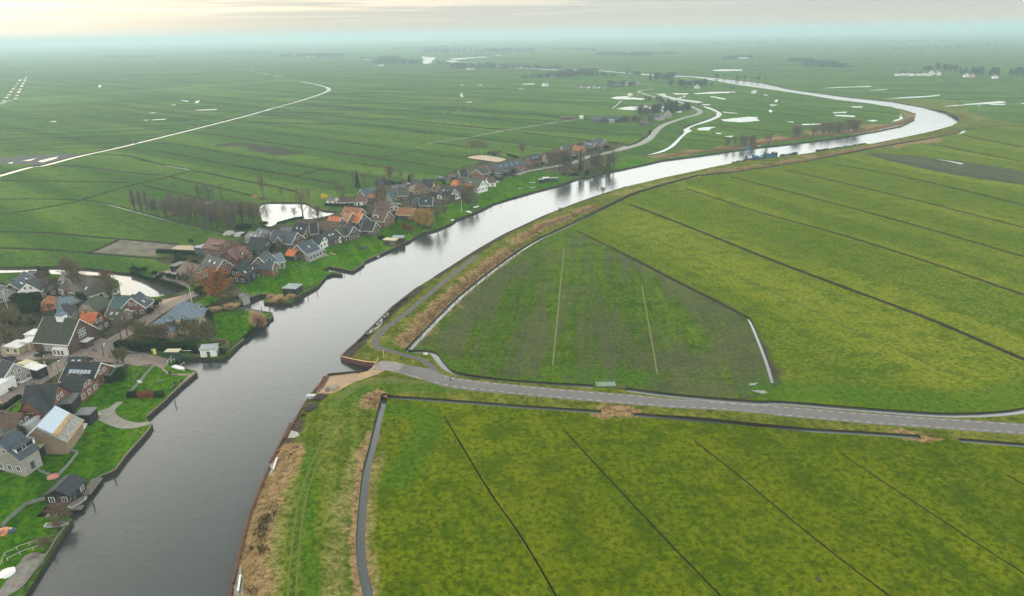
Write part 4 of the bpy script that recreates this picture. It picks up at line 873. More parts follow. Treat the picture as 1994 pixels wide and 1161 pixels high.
# around the church
ch, chL, chf = H('A', (450,728), (815,752), 11.0, 14.5, 4.2, 'moss', 'dbrick', 'large brick church with dark mossy roof and small white belfry', 'church', 'church', verge=1, chim=0, sky=0, win=0, near=True)
b_ = MB().box(-.1*chL, -.1*chL + 2.6, -1.3, 1.3, 9.6, 12.4).build('belfry', WHITE, ch)
m = MB(); c0 = -.1*chL + 1.3
m.hexa([(c0-1.7,-1.7,12.42),(c0+1.7,-1.7,12.42),(c0+1.7,1.7,12.42),(c0-1.7,1.7,12.42)], [(c0-.9,-.9,13.6),(c0+.9,-.9,13.6),(c0+.9,.9,13.6),(c0-.9,.9,13.6)]); m.hexa([(c0-.9,-.9,13.6),(c0+.9,-.9,13.6),(c0+.9,.9,13.6),(c0-.9,.9,13.6)], [(c0-.05,-.05,18.2),(c0+.05,-.05,18.2),(c0+.05,.05,18.2),(c0-.05,.05,18.2)]); m.build('spire', RF['blue'], b_)
for k in range(8): window(ch, (-chL/2 + 1.1 + k*(chL-5)/7.5, 7.25, 2.2), (0,1,0), .9, 2.4, True)
sx = chf
for k in range(3):
    for j in range(3): window(ch, (sx*chL/2, -1.2 + 1.2*k, 4.6 + 1.1*j), (sx,0,0), .7, .8, False)
MB().box(min(sx*chL/2, sx*(chL/2+2.2)), max(sx*chL/2, sx*(chL/2+2.2)), -1.6, 1.6, -2, 2.7).build('porch', WL['dbrick'], ch); MB().box(min(sx*(chL/2-.1), sx*(chL/2+2.6)), max(sx*(chL/2-.1), sx*(chL/2+2.6)), -2, 2, 2.71, 3.0).build('porch_roof', RF['white'], ch)
MB().box(sx*(chL/2+2.21)-.03, sx*(chL/2+2.21)+.03, -.9, .9, 0, 2.2).build('door', DOORM, ch)
MB().box(sx*(chL/2-3.2)-2.6, sx*(chL/2-3.2)+2.6, 7.3, 9.0, -2, 3.0).build('front_bay', WL['white'], ch); 
for k in range(3): window(ch, (sx*(chL/2-3.2)-1.6+1.6*k, 9.0, 1.5), (0,1,0), 1.1, 1.8, True)
H('A', (300,935), (400,945), 3.2, 8.5, 3.2, 'white', 'cream', 'flat roofed white hall beside the church with dark roof panels', 'church_hall', 'hall', 'flat', chim=0, ext=[(-6,1,2,8,2.6,'white','cream')])
H('A', (300,880), (400,885), 4.0, 5, 4.0, 'white', 'white', 'small white flat roofed block behind the church hall', 'annex', 'annex', 'flat', chim=0, win=0, door=0)
H('A', (845,680), (1005,690), 7.5, 9.5, 3.2, 'orange', 'dbrick', 'bright orange roofed brick house just behind the church', dorm=[], verge=0, wings=[(.35,1,5,1,5,2.8,'black')])
H('A', (1170,518), (1375,522), 6.2, 10, 3.0, 'teal', 'brick', 'brick house with wide teal roof and white edged gables by the street', verge=1)
H('B', (382,362), (290,428), 7.6, 9.5, 3.4, 'slate', 'brick', 'brick house with slate roof and white dormer beside the canal bend', verge=1, dorm=[(.45,3.2,'w')], chim=1)
H('B', (60,540), (235,545), 5.0, 7.5, 2.7, 'mossgreen', 'tan', 'low garage house with grey green roof and two small skylights', verge=1, sky=2, chim=0)
H('A', (870,565), (1040,490), 7.0, 10, 3.0, 'mossgreen', 'tan', 'old house with grey mossy roof between church and slate house', chim=1, kind='half')
H('A', (610,522), (770,527), 6.2, 8, 3.2, 'blue', 'grey', 'house with pale blue grey roof directly behind the church belfry')
H('A', (640,600), (790,615), 5.2, 7, 2.8, 'dark', 'grey', 'low dark roofed back building left of the church belfry', 'shed', 'shed', chim=0)
H('A', (430,522), (580,506), 7.0, 10, 2.8, 'oldorange', 'dbrick', 'house with weathered rusty orange roof among dark shrubs', kind='half')
H('A', (345,312), (268,376), 7.8, 9.5, 3.8, 'dark', 'white', 'white rendered house with dark gable roof near the canal', verge=0)
H('A', (250,258), (95,390), 7.0, 9.0, 2.8, 'slate', 'dbrick', 'long slate roofed house leading down from the canal', sky=2, verge=1)
H('A', (300,255), (385,262), 4.2, 8, 3.0, 'dark', 'dbrick', 'dark low house at the water end of the long slate roof', chim=0, win=0)
H('A', (-60,380), (20,420), 7.0, 12, 3.2, 'slate', 'grey', 'grey roofed house cut by the left edge of the village', chim=0)
H('A', (740,262), (960,318), 9.0, 14, 3.4, 'thatch', 'white', 'big hipped dark roof house with white walls by the canal', kind='hip', dorm=[(.15,3,'w'),(.8,3,'w')], chim=1)
H('A', (650,262), (700,262), 5.5, 6, 3.2, 'lightgrey', 'white', 'white conservatory like outbuilding at the canal edge', 'conservatory', 'conservatory', chim=0, verge=1)
H('A', (450,350), (510,365), 5.2, 6, 2.8, 'brown', 'brick', 'small brown roofed cottage amid bare shrubs behind white house', chim=1)
H('A', (520,385), (570,400), 4.6, 6, 2.6, 'dark', 'dbrick', 'tiny dark roofed shed next to brown roofed cottage', 'shed', 'shed', chim=0)
# the villa on the point
vi, viL, vf = H('B', (840,452), (735,520), 8.6, 13.0, 3.0, 'blue', 'cream', 'villa with large blue grey hipped roof and arched dormers on the point', 'villa', 'villa', kind='hip', chim=0, dorm=[(.15,2.0,'g'),(.95,2.6,'g')])
H('B', (640,600), (600,628), 6.4, 11.0, 2.8, 'blue', 'tan', 'lower hipped wing house joined to the villa', 'villa_wing', 'villa', kind='hip', chim=0, dorm=[(.6,2.2,'g')])
# the terrace near the bare tree
H('B', (850,45), (1000,92), 6.8, 11, 3.2, 'brown', 'tan', 'tan brick house with brown roof behind the tall bare tree', kind='gable')
H('B', (740,75), (800,80), 2.9, 7, 2.9, 'grey', 'black', 'flat roofed carport at the brick parking place', 'carport', 'carport', 'flat', chim=0, win=0, door=0)
H('F', (440,480), (618,556), 7.2, 9.5, 2.8, 'black', 'brick', 'black roofed house with white edged gable behind the copper tree', verge=1, sky=2)
H('F', (440,285), (650,312), 7.8, 12, 4.2, 'redbrown', 'brick', 'long barn house with dusty red roof and dark dormer', 'barn_house', 'house', dorm=[(.72,4.5,'b')], chim=0, ext=[(-13,-7,-2,5,3.2,'lightgrey','green')])
H('F', (745,388), (905,392), 8.0, 10, 3.6, 'redbrown', 'brick', 'red roofed house with cross wing and round attic window', wings=[(.05,1,8,3,7.6,3.4)], dorm=[(.75,2.0,'wg')])
H('F', (750,648), (908,568), 7.8, 9.5, 3.0, 'black', 'black', 'dark house with long white dormer above a grey terrace', dorm=[(.55,6.5,'w')], chim=0, verge=0)
H('F', (1050,522), (1168,456), 8.0, 9.5, 3.6, 'slate', 'brick', 'brick house with steep slate roof over the upper lawn', verge=1, dorm=[(.4,4,'w')], wings=[(.05,1,6,3,5.8,3.0)])
H('F', (1235,492), (1330,470), 6.2, 8.5, 3.0, 'blue', 'grey', 'lower blue grey roofed house right of the steep slate roof', verge=1)
H('F', (1430,425), (1540,440), 4.8, 6, 2.6, 'orange', 'black', 'little orange roofed shed at the top of the lawn', 'shed', 'shed', chim=0)
H('F', (1535,372), (1715,302), 7.4, 10.5, 3.0, 'slate', 'brick', 'slate roofed house with long pale awning beside orange shed', sky=1, ext=[(-6,7,5,7.5,2.7,'lightgrey','grey')], verge=1)
H('F', (955,275), (1160,285), 8.2, 11.5, 3.2, 'dark', 'green', 'big dark roofed barn with green gable and round window', 'barn', 'barn', chim=0)
H('F', (945,200), (1100,238), 5.2, 8, 3.0, 'grey', 'grey', 'front grey shed with two long skylights near the pond', 'shed', 'shed', sky=2, chim=0)
H('F', (1060,155), (1195,192), 5.8, 9, 3.0, 'slate', 'grey', 'rear grey roofed shed with low walls near the pond', 'shed', 'shed', sky=1, chim=0)
H('F', (1245,184), (1540,215), 8.0, 11, 3.2, 'slate', 'dbrick', 'wide slate roofed house with white edged gables and cross wing', verge=1, wings=[(.5,1,5.5,.6,6.6,3.2)])
H('F', (1350,140), (1480,150), 6.2, 9, 3.0, 'grey', 'dbrick', 'grey roof rising behind the wide slate roofed house', chim=1)
H('G', (225,480), (385,497), 7.6, 9.5, 3.0, 'black', 'cream', 'black roofed house with cream gable and two skylights', sky=2)
H('G', (400,492), (505,484), 7.8, 9.5, 3.2, 'black', 'brick', 'black roofed house with brick and timber gable, white verge', verge=1)
H('G', (548,452), (775,470), 6.8, 9, 3.0, 'brown', 'brick', 'long brown mossy roof below the red roofed cottages', chim=1)
H('G', (662,392), (803,412), 7.0, 7.5, 3.4, 'orange', 'brick', 'leftmost bright red cottage with white edged gable', verge=1)
H('G', (868,338), (945,357), 8.2, 9, 3.4, 'oldorange', 'brick', 'middle rusty orange cottage with steep white edged gable', verge=1)
H('G', (962,340), (1085,368), 7.8, 9, 3.4, 'orange', 'green', 'right orange cottage with dark green gable wall', verge=1)
H('G', (852,276), (1060,300), 7.4, 8, 3.6, 'oldorange', 'brick', 'long red house with rounded white gable at the back', verge=1)
H('G', (1232,312), (1400,332), 8.4, 11, 3.2, 'brown', 'brick', 'brown roofed house with white veranda roof and timbered gable', verge=1, dorm=[(.3,3.5,'wl')])
H('G', (1082,462), (1238,474), 7.0, 9, 3.0, 'dark', 'dbrick', 'dark house with small white edged gable beside the lower lawns', verge=1)
H('G', (862,505), (960,527), 7.4, 9, 3.2, 'dark', 'dbrick', 'dark house with tall white edged gable above the fire pit lawn', verge=1)
H('G', (570,595), (700,560), 7.2, 9, 3.0, 'moss', 'dbrick', 'mossy black roof with skylights left of twin gables', sky=2, chim=1)
H('G', (735,565), (810,512), 7.0, 8, 3.0, 'moss', 'dbrick', 'narrow mossy roofed house with little white peak', verge=1, chim=0)
H('G', (600,690), (900,590), 3.4, 5.0, 2.8, 'white', 'white', 'long white veranda facing the lawns', 'veranda', 'veranda', 'shed', chim=0, door=0)
H('G', (500,640), (590,650), 6.0, 9, 2.8, 'black', 'white', 'low black roofed house with white walls by the veranda', chim=0)
H('G', (640,152), (740,158), 4.4, 7, 2.8, 'grey', 'white', 'small white garage with grey roof beside the yellow tree', 'garage', 'garage', chim=0)
H('G', (775,158), (975,150), 5.4, 8, 2.8, 'brown', 'white', 'left half of long red brown barn with white wall', 'barn', 'barn', chim=1)
H('G', (985,150), (1125,145), 5.4, 8, 2.8, 'redbrown', 'white', 'right half of long red brown barn with white wall', 'barn', 'barn', chim=0)
H('G', (1045,62), (1215,30), 7.0, 9, 3.0, 'teal', 'brick', 'brick house with dark teal roof behind the white walled barn', verge=1)
H('G', (1215,215), (1400,205), 6.6, 10, 3.0, 'brown', 'brick', 'brown roofed house hidden behind the reddish bush tree')
H('I', (300,492), (430,488), 5.2, 9, 3.2, 'oldorange', 'brick', 'squat house with reddish tiled roof right of the barn', kind='hip', minL=3)
H('I', (480,478), (600,460), 6.2, 9, 3.0, 'teal', 'grey', 'grey teal roofed house left of the brick gable')
H('I', (600,450), (735,442), 6.6, 8.5, 3.0, 'mossgreen', 'brick', 'green grey roofed house with brick gable, middle of the village', verge=1)
H('I', (850,368), (905,362), 7.2, 11, 3.6, 'brown', 'tan', 'tan house with brown pyramid roof in the village middle', kind='hip')
H('I', (920,322), (1058,322), 8.0, 10, 3.2, 'dark', 'cream', 'dark roofed house with pale gable at the field edge')
H('I', (765,350), (880,345), 6.2, 9, 3.0, 'slate', 'dbrick', 'slate roof tucked left of the pale gable house', sky=1, chim=0)
H('I', (1165,402), (1330,424), 8.0, 12, 3.2, 'dark', 'white', 'large dark roofed house with white front and small gable', wings=[(.75,1,6,1.5,6,3.2,'dark','dbrick')], sky=2)
H('I', (1110,395), (1160,402), 6.6, 11, 3.0, 'brown', 'dbrick', 'brown roofed part left of the large dark roof', 'house', chim=0)
H('I', (882,542), (1050,540), 7.4, 10, 3.0, 'dark', 'dbrick', 'dark roof with pale verges at both ends near the willows', verge=1, sky=1)
H('I', (800,560), (875,545), 6.0, 8, 2.8, 'slate', 'dbrick', 'slate roof joined to the left of the pale verged house', chim=0)
H('I', (620,672), (820,684), 6.2, 9, 2.8, 'oldorange', 'dbrick', 'house with patchy orange brown roof above the willows', verge=1)
H('I', (530,600), (560,640), 4.0, 6, 2.6, 'grey', 'cream', 'small pale roofed shed in a back garden', 'shed', 'shed', chim=0)
H('I', (350,300), (440,310), 5.0, 7, 2.6, 'black', 'black', 'black shed at the edge of the field', 'shed', 'shed', chim=0)
H('I', (520,400), (700,380), 4.4, 8, 2.8, 'grey', 'dbrick', 'grey shed roofs among the field side gardens', 'shed', 'shed', chim=0)
H('I', (1375,210), (1480,202), 7.4, 9, 3.2, 'black', 'black', 'navy black roofed house at the field corner', verge=1)
H('I', (1600,195), (1710,162), 8.2, 9.5, 4.6, 'moss', 'brick', 'brick end house of the terrace with mossy roof', verge=1, chim=1)
H('I', (1220,278), (1310,250), 4.0, 6, 2.6, 'brown', 'dbrick', 'low brown roofed outbuilding left of navy roof', 'shed', 'shed', chim=0)
H('I', (1120,275), (1200,285), 3.6, 5, 2.4, 'grey', 'black', 'small dark shed standing alone on the grass edge', 'shed', 'shed', chim=0)
H('I', (1312,328), (1575,366), 5.6, 8, 2.8, 'orange', 'brick', 'long bright orange roof in front of the white gable', chim=2)
H('I', (1432,288), (1680,322), 8.4, 11, 3.2, 'mossgreen', 'white', 'grey green roofed house with big white gable wall', sky=1)
H('I', (1340,410), (1440,395), 6.4, 8, 3.0, 'teal', 'dbrick', 'teal roof below the long orange roof')
H('I', (1230,420), (1330,430), 5.6, 7, 3.0, 'slate', 'dbrick', 'slate roof squeezed between dark roof and teal roof', chim=0, win=0)
H('J', (395,622), (480,614), 6.0, 9, 2.8, 'brown', 'white', 'brown roofed cottage with white walls beside carports')
H('J', (440,480), (800,412), 8.6, 10, 5.0, 'slate', 'brick', 'long row of terraced brick houses with slate roof', 'terraced_houses', 'terrace', chim=2, sky=4)
H('J', (300,498), (425,478), 8.2, 9.5, 5.0, 'redbrown', 'brick', 'short terrace with brown red roof left of the long terrace', 'terraced_houses', 'terrace', chim=1)
H('J', (860,376), (985,356), 8.6, 10, 5.0, 'dark', 'brick', 'brick house with dark roof and bright skylights above the street', sky=3, chim=0)
H('J', (1060,345), (1172,335), 8.2, 10, 4.8, 'dark', 'tan', 'dark roofed tan house between the bare trees', sky=1)
H('J', (1220,322), (1360,318), 6.6, 9, 3.2, 'brown', 'brick', 'brown roofed house half hidden by bare trees')
H('J', (1392,256), (1512,266), 7.0, 9, 3.4, 'oldorange', 'brick', 'orange roofed house near the far end of the village')
H('J', (1440,228), (1515,232), 5.6, 7, 3.0, 'black', 'black', 'low navy roof behind the orange roofed house', chim=0)
H('J', (1528,206), (1640,215), 8.0, 10, 3.6, 'slate', 'brick', 'slate roofed house with a row of bright skylights', sky=4, verge=1)
H('J', (1628,177), (1742,186), 9.4, 11, 4.6, 'slate', 'brick', 'tall slate roofed house, last of the village', verge=1)
H('J', (1250,262), (1300,258), 4.0, 7, 2.6, 'teal', 'grey', 'small teal shed at the field edge', 'shed', 'shed', chim=0)
H('J', (1335,240), (1375,238), 5.0, 7, 2.8, 'brown', 'dbrick', 'small brown roof left of the navy roof', chim=1)
H('J', (480,580), (560,568), 3.0, 7, 2.9, 'grey', 'black', 'left grey carport roof beside the parked cars', 'carport', 'carport', 'flat', chim=0, win=0, door=0)
H('J', (570,560), (640,545), 3.0, 7, 2.9, 'slate', 'black', 'right slate coloured carport roof beside the parked cars', 'carport', 'carport', 'flat', chim=0, win=0, door=0)
H('J', (500,610), (560,600), 3.0, 7, 2.9, 'dark', 'black', 'dark carport roof in front of the grey one', 'carport', 'carport', 'flat', chim=0, win=0, door=0)
# near the left edge
H('C', (265,378), (590,362), 9.2, 12, 3.0, 'dark', 'brick', 'broad dark roofed house with triangular front wing', kind='gable', wings=[(.5,1,10,2.5,8.4,2.8)], chim=1)
H('C', (700,132), (1038,146), 7.0, 11, 2.8, 'black', 'brick', 'long black roofed house with six bright skylights', sky=6, chim=0, verge=1)
H('C', (705,88), (900,86), 4.4, 6, 2.6, 'dark', 'dbrick', 'low dark roof with solar units behind the black roof', 'annex', 'annex', chim=0, sky=2)
H('C', (655,286), (888,288), 6.6, 9.5, 3.0, 'dark', 'brick', 'dark roofed brick cottage in front of the long black roof', chim=2)
H('C', (1060,270), (1200,165), 3.0, 4.5, 2.9, 'grey', 'black', 'dark glazed sun room along the garden terrace', 'sun_room', 'sun room', 'flat', chim=0)
nb, nbL, nbf = H('C', (570,592), (375,815), 8.2, 12, 3.2, 'lightgrey', 'tan', 'house under construction with open roof of new timber', win=0, door=0, chim=0)
for k in range(7):
    x = -nbL/2 + .8 + k*(nbL-1.6)/6
    m = MB(); m.hexa([(x-.12,6.1,3.05),(x+.12,6.1,3.05),(x+.12,.3,8.0),(x-.12,.3,8.0)], [(x-.12,6.1,3.45),(x+.12,6.1,3.45),(x+.12,.3,8.6),(x-.12,.3,8.6)]); m.build('rafter', WOODN, nb)
m = MB(); m.hexa([(-nbL/2,3.4,5.75),(nbL/2,3.4,5.75),(nbL/2,.2,8.35),(-nbL/2,.2,8.35)], [(-nbL/2,3.4,6.0),(nbL/2,3.4,6.0),(nbL/2,.2,8.7),(-nbL/2,.2,8.7)]); m.build('roof_membrane', RF['membrane'], nb)
m = MB(); m.box(-nbL/2-.3, nbL/2+.3, 6.35, 6.6, 2.7, 3.15); m.build('eaves_beam', WOODN, nb); 
for i_, t_ in enumerate((-.3,.02,.34)): MB().box(t_*nbL-1.9, t_*nbL+1.9, 3.42, 3.9 + .35*i_, 5.1, 5.95).build('dormer_frame', WOODN, nb)
H('C', (170,828), (-40,950), 9.4, 12, 4.6, 'slate', 'grey', 'grey slate mansard house with white dormer windows', dorm=[(.38,5.5,'w'),(.12,1.6,'wg'),(.75,1.6,'wg')], chim=1)
H('C', (20,112), (140,152), 7.4, 10, 2.8, 'dark', 'grey', 'house with bold white edged gable at the crossroads', verge=1, chim=0)
H('C', (330,128), (240,165), 3.4, 6, 3.2, 'cream', 'black', 'pale cream pavilion roof behind the white one', 'pavilion', 'pavilion', 'flat', chim=0, win=0, door=0)
H('C', (400,160), (300,205), 3.4, 7, 3.2, 'white', 'black', 'white pavilion roof with glass sides at the crossroads', 'pavilion', 'pavilion', 'flat', chim=0)
H('C', (-40,664), (232,668), 6.4, 10, 2.8, 'brown', 'dbrick', 'brown roofed house at the left edge above the building site', chim=1)
H('C', (250,735), (340,740), 3.2, 5, 3.0, 'white', 'white', 'little white flat roof between brown roof and new timber', 'annex', 'annex', 'flat', chim=0, win=0, door=0)
H('C', (-20,330), (60,335), 3.6, 7, 3.4, 'white', 'white', 'white flat roofed block at the left edge of the street', 'annex', 'annex', 'flat', chim=0)
H('C', (610,570), (710,455), 3.2, 6.5, 3.1, 'grey', 'black', 'grey flat carport roof beside the broad dark roof', 'carport', 'carport', 'flat', chim=0, win=0, door=0)
H('C', (20,820), (150,835), 4.0, 6, 2.6, 'mossgreen', 'dbrick', 'small mossy roof between brown roof and mansard house', 'shed', 'shed', chim=0)
H('C', (330,990), (440,985), 3.0, 4, 2.9, 'cream', 'black', 'tarpaulin covered shed behind the mansard house', 'shed', 'shed', 'flat', chim=0, win=0, door=0)
H('C', (810,645), (955,640), 3.2, 4.2, 3.1, 'grey', 'black', 'black garden hut with grey roof by the gravel drive', 'hut', 'hut', 'flat', chim=0, win=0, door=1)
H('C', (30,92), (120,80), 4.6, 6, 2.8, 'black', 'dbrick', 'black roof peeping out behind the white edged gable', 'shed', 'shed', chim=0)
H('D', (533,245), (410,368), 4.4, 6.5, 2.6, 'dark', 'black', 'black boathouse with glazed side at the small dock', 'boathouse', 'boathouse', chim=0)
H('E', (1000,195), (1180,180), 3.2, 4.0, 3.0, 'lightgrey', 'white', 'white riverside cabin with mono pitch roof at the ferry', 'cabin', 'cabin', 'shed', chim=0)
H('E', (655,228), (785,228), 2.9, 2.2, 2.8, 'cream', 'green', 'yellow roofed waiting shelter at the ferry landing', 'shelter', 'shelter', 'flat', chim=0, win=0, door=0)
H('F', (1400,885), (1560,895), 3.2, 6.5, 3.1, 'lightgrey', 'black', 'dark summerhouse with pale flat roof at the waterside', 'summerhouse', 'summerhouse', 'flat', chim=0)
H('G', (1350,680), (1500,690), 3.0, 4.5, 2.9, 'cream', 'dbrick', 'low waterside shed with pinkish flat roof', 'shed', 'shed', 'flat', chim=0)
H('G', (1450,655), (1590,655), 3.2, 4.5, 3.1, 'lightgrey', 'black', 'waterside shed with pale grey roof behind the pinkish one', 'shed', 'shed', 'flat', chim=0, win=0)
H('J', (990,640), (1050,640), 2.8, 4, 2.7, 'lightgrey', 'black', 'left pale roofed riverside hut on the far lawn', 'hut', 'hut', 'flat', chim=0, win=0)
H('J', (1040,625), (1110,622), 3.0, 4, 2.9, 'white', 'black', 'middle white roofed riverside hut on the far lawn', 'hut', 'hut', 'flat', chim=0, win=0)
H('J', (1130,625), (1205,625), 2.8, 4, 2.7, 'lightgrey', 'green', 'right pale roofed riverside hut on the far lawn', 'hut', 'hut', 'flat', chim=0, win=0)
H('F', (850,970), (885,985), 3.0, 3.5, 2.0, 'grey', 'grey', 'small grey hut beside the inner harbour', 'hut', 'hut', chim=0, win=0)
# farms farther off
H('K', (390,432), (480,452), 6.0, 14, 3.4, 'black', 'green', 'left dark barn of the farm behind the polder fields', 'barn', 'barn', chim=0, win=0)
H('K', (505,418), (615,438), 6.0, 14, 3.4, 'black', 'green', 'middle dark barn of the farm behind the polder fields', 'barn', 'barn', chim=0, win=0)
H('K', (600,432), (650,440), 6.0, 14, 3.4, 'teal', 'green', 'right teal roofed barn of the farm behind the fields', 'barn', 'barn', chim=0, win=0)
H('K', (460,465), (580,462), 3.6, 8, 3.0, 'lightgrey', 'grey', 'pale low shed in front of the dark barns', 'shed', 'shed', chim=0, win=0)
H('K', (240,425), (280,425), 4.0, 9, 3.0, 'white', 'white', 'white shed left of the dark barns', 'shed', 'shed', chim=0, win=0)
H('K', (60,437), (200,432), 3.6, 6, 2.8, 'redbrown', 'dbrick', 'long low reddish shed at the end of the farm track', 'shed', 'shed', chim=0, win=0)
H('K', (1000,405), (1045,410), 8.0, 11, 3.6, 'slate', 'grey', 'grey farmhouse among trees at the dike road', 'farmhouse', 'farmhouse')
H('K', (1095,375), (1110,378), 9.0, 10, 4.4, 'blue', 'grey', 'pale blue roofed house beside the pond trees')
H('K', (930,420), (980,425), 6.0, 10, 3.0, 'dark', 'dbrick', 'dark roofed house left of the grey farmhouse')
H('K', (840,470), (930,478), 5.0, 10, 3.0, 'brown', 'dbrick', 'brown outbuilding at the foot of the dike road', 'shed', 'shed', chim=0)
H('K', (1378,125), (1392,118), 8.0, 10, 3.6, 'brown', 'white', 'white gabled farmhouse inside the far river bend', 'farmhouse', 'farmhouse')
for k, (u, lab) in enumerate(((330,'leftmost pale cottage of the far hamlet'), (385,'pale cottage second from left in the far hamlet'), (425,'white walled cottage in the middle of the far hamlet'), (480,'grey cottage towards the right of the far hamlet'))):
    H('K', (u-14,128+(k%2)*8), (u+14,128+(k%2)*8), 6.5, 10, 3.2, ('grey','lightgrey','slate','grey')[k], ('white','grey','white','grey')[k], lab, chim=0, win=0)
H('K', (560,118), (640,112), 7, 16, 4, 'teal', 'green', 'large teal roofed barn right of the far hamlet', 'barn', 'barn', chim=0, win=0)
H('K', (660,100), (790,88), 7, 20, 4, 'grey', 'grey', 'wide grey greenhouse roof behind the far hamlet', 'greenhouse', 'greenhouse', chim=0, win=0)
H('K', (1705,138), (1735,140), 5, 9, 3, 'dark', 'green', 'dark field barn inside the river bend', 'barn', 'barn', chim=0, win=0)
H('K', (1925,190), (1945,180), 4, 7, 3, 'white', 'white', 'tiny white hut inside the river bend', 'hut', 'hut', chim=0, win=0)
H('K', (730,208), (740,215), 4, 7, 3, 'white', 'white', 'tiny white hut by the upper pond', 'hut', 'hut', chim=0, win=0)
H('L', (1410,122), (1420,127), 9, 11, 4.5, 'lightgrey', 'white', 'left white house of the far tree row', chim=0, win=0)
H('L', (1448,122), (1460,128), 9, 11, 4.5, 'grey', 'white', 'right white house of the far tree row', chim=0, win=0)
for k, u in enumerate((1195,1225,1255,1285,1330,1365,1395)):
    H('L', (u-8,142-(k%3)), (u+8,141-(k%3)), 5, 10, 4, 'white' if k % 2 else 'lightgrey', 'white', 'pale glasshouse number %s from the left of the far row' % ('one two three four five six seven'.split()[k]), 'greenhouse', 'greenhouse', chim=0, win=0)
H('L', (1626,140), (1640,142), 8, 10, 4, 'lightgrey', 'white', 'pale house half hidden in the far tree row', chim=0, win=0)
H('L', (1660,140), (1675,143), 8, 10, 4, 'redbrown', 'cream', 'cream house with reddish roof in the far tree row', chim=0, win=0)
H('L', (1808,148), (1820,150), 8, 10, 4, 'grey', 'white', 'last white house of the far tree row', chim=0, win=0)
H('L', (190,41), (250,38), 6, 30, 4, 'white', 'grey', 'long white shed at the small wood far right', 'barn', 'barn', chim=0, win=0)
for k, (u, v, lab) in enumerate(((690,186,'far left roof of the hamlet beyond the flat fields'),(660,187,'low shed beside the far left hamlet'),(820,170,'long grey stable in the far hamlet'),(1600,240,'pale farm roof among riverside trees far away'),(1640,243,'second pale farm roof among riverside trees'),(1700,225,'grey barn by the distant river'),(1600,290,'small white farm amid the distant fields'),(1810,300,'cluster end roof of the distant hamlet'),(1340,133,'pale roof at the distant bridge'),(610,155,'long pale greenhouse below the distant wood'),(1600,75,'far white greenhouse near the horizon'),(1700,73,'second far white greenhouse near the horizon'))):
    H('N', (u-12,v), (u+12,v-1), 7, 14, 4, ('lightgrey','slate','grey')[k%3], ('white','grey')[k%2], lab, 'farm_building', 'building', chim=0, win=0)
# ------------------------------------------------------------------ trees
def stickm(name, c): return simple(name, c, tuple(x * 0.65 for x in c), 0.5, 0.95, 0.05)
TW = dict(grey=stickm('grey_twigs', (0.165,0.140,0.115)), brown=stickm('brown_twigs', (0.185,0.135,0.090)), copper=stickm('copper_leaves', (0.34,0.135,0.050)), willow=stickm('willow_twigs', (0.40,0.25,0.075)),
 olive=stickm('olive_twigs', (0.165,0.150,0.075)), red=stickm('red_twigs', (0.19,0.065,0.045)), tan=stickm('pampas_plumes', (0.55,0.38,0.22)), green=stickm('evergreen_leaves', (0.022,0.050,0.020)), dark=stickm('dark_evergreen_leaves', (0.012,0.026,0.014)),
 blue=stickm('distant_twigs', (0.085,0.085,0.080)), yellow=stickm('yellow_blossom', (0.75,0.55,0.03)), reed=stickm('reed_stems', (0.34,0.235,0.12)), rust=stickm('rusty_reed', (0.26,0.150,0.085)))
BARK = simple('bark', (0.060,0.050,0.040), (0.085,0.075,0.062), 1.5, 0.95, 0.05, 0.4)
class TM:
    """fast mesh of thin triangles (twigs, leaves)"""
    def __init__(s): s.p = []
    def twig(s, a, d, L, w):
        d = d / (np.linalg.norm(d) + 1e-9); n = np.cross(d, rng.normal(size=3)); n /= np.linalg.norm(n) + 1e-9
        s.p.append((a - n * w / 2, a + n * w / 2, a + d * L))
    def leaf(s, a, r):
        q = rng.normal(size=3); q /= np.linalg.norm(q); n = np.cross(q, rng.normal(size=3)); n /= np.linalg.norm(n); s.p.append((a - n * r, a + n * r, a + q * r * 1.6))
    def mesh(s, name, mat):
        v = np.array(s.p).reshape(-1, 3); f = np.arange(len(v)).reshape(-1, 3)
        me = bpy.data.meshes.new(name); me.vertices.add(len(v)); me.vertices.foreach_set('co', v.astype(np.float32).ravel())
        me.loops.add(f.size); me.loops.foreach_set('vertex_index', f.astype(np.int32).ravel()); me.polygons.add(len(f)); me.polygons.foreach_set('loop_start', np.arange(0, f.size, 3, dtype=np.int32))
        me.materials.append(mat); me.update(calc_edges=True); return me
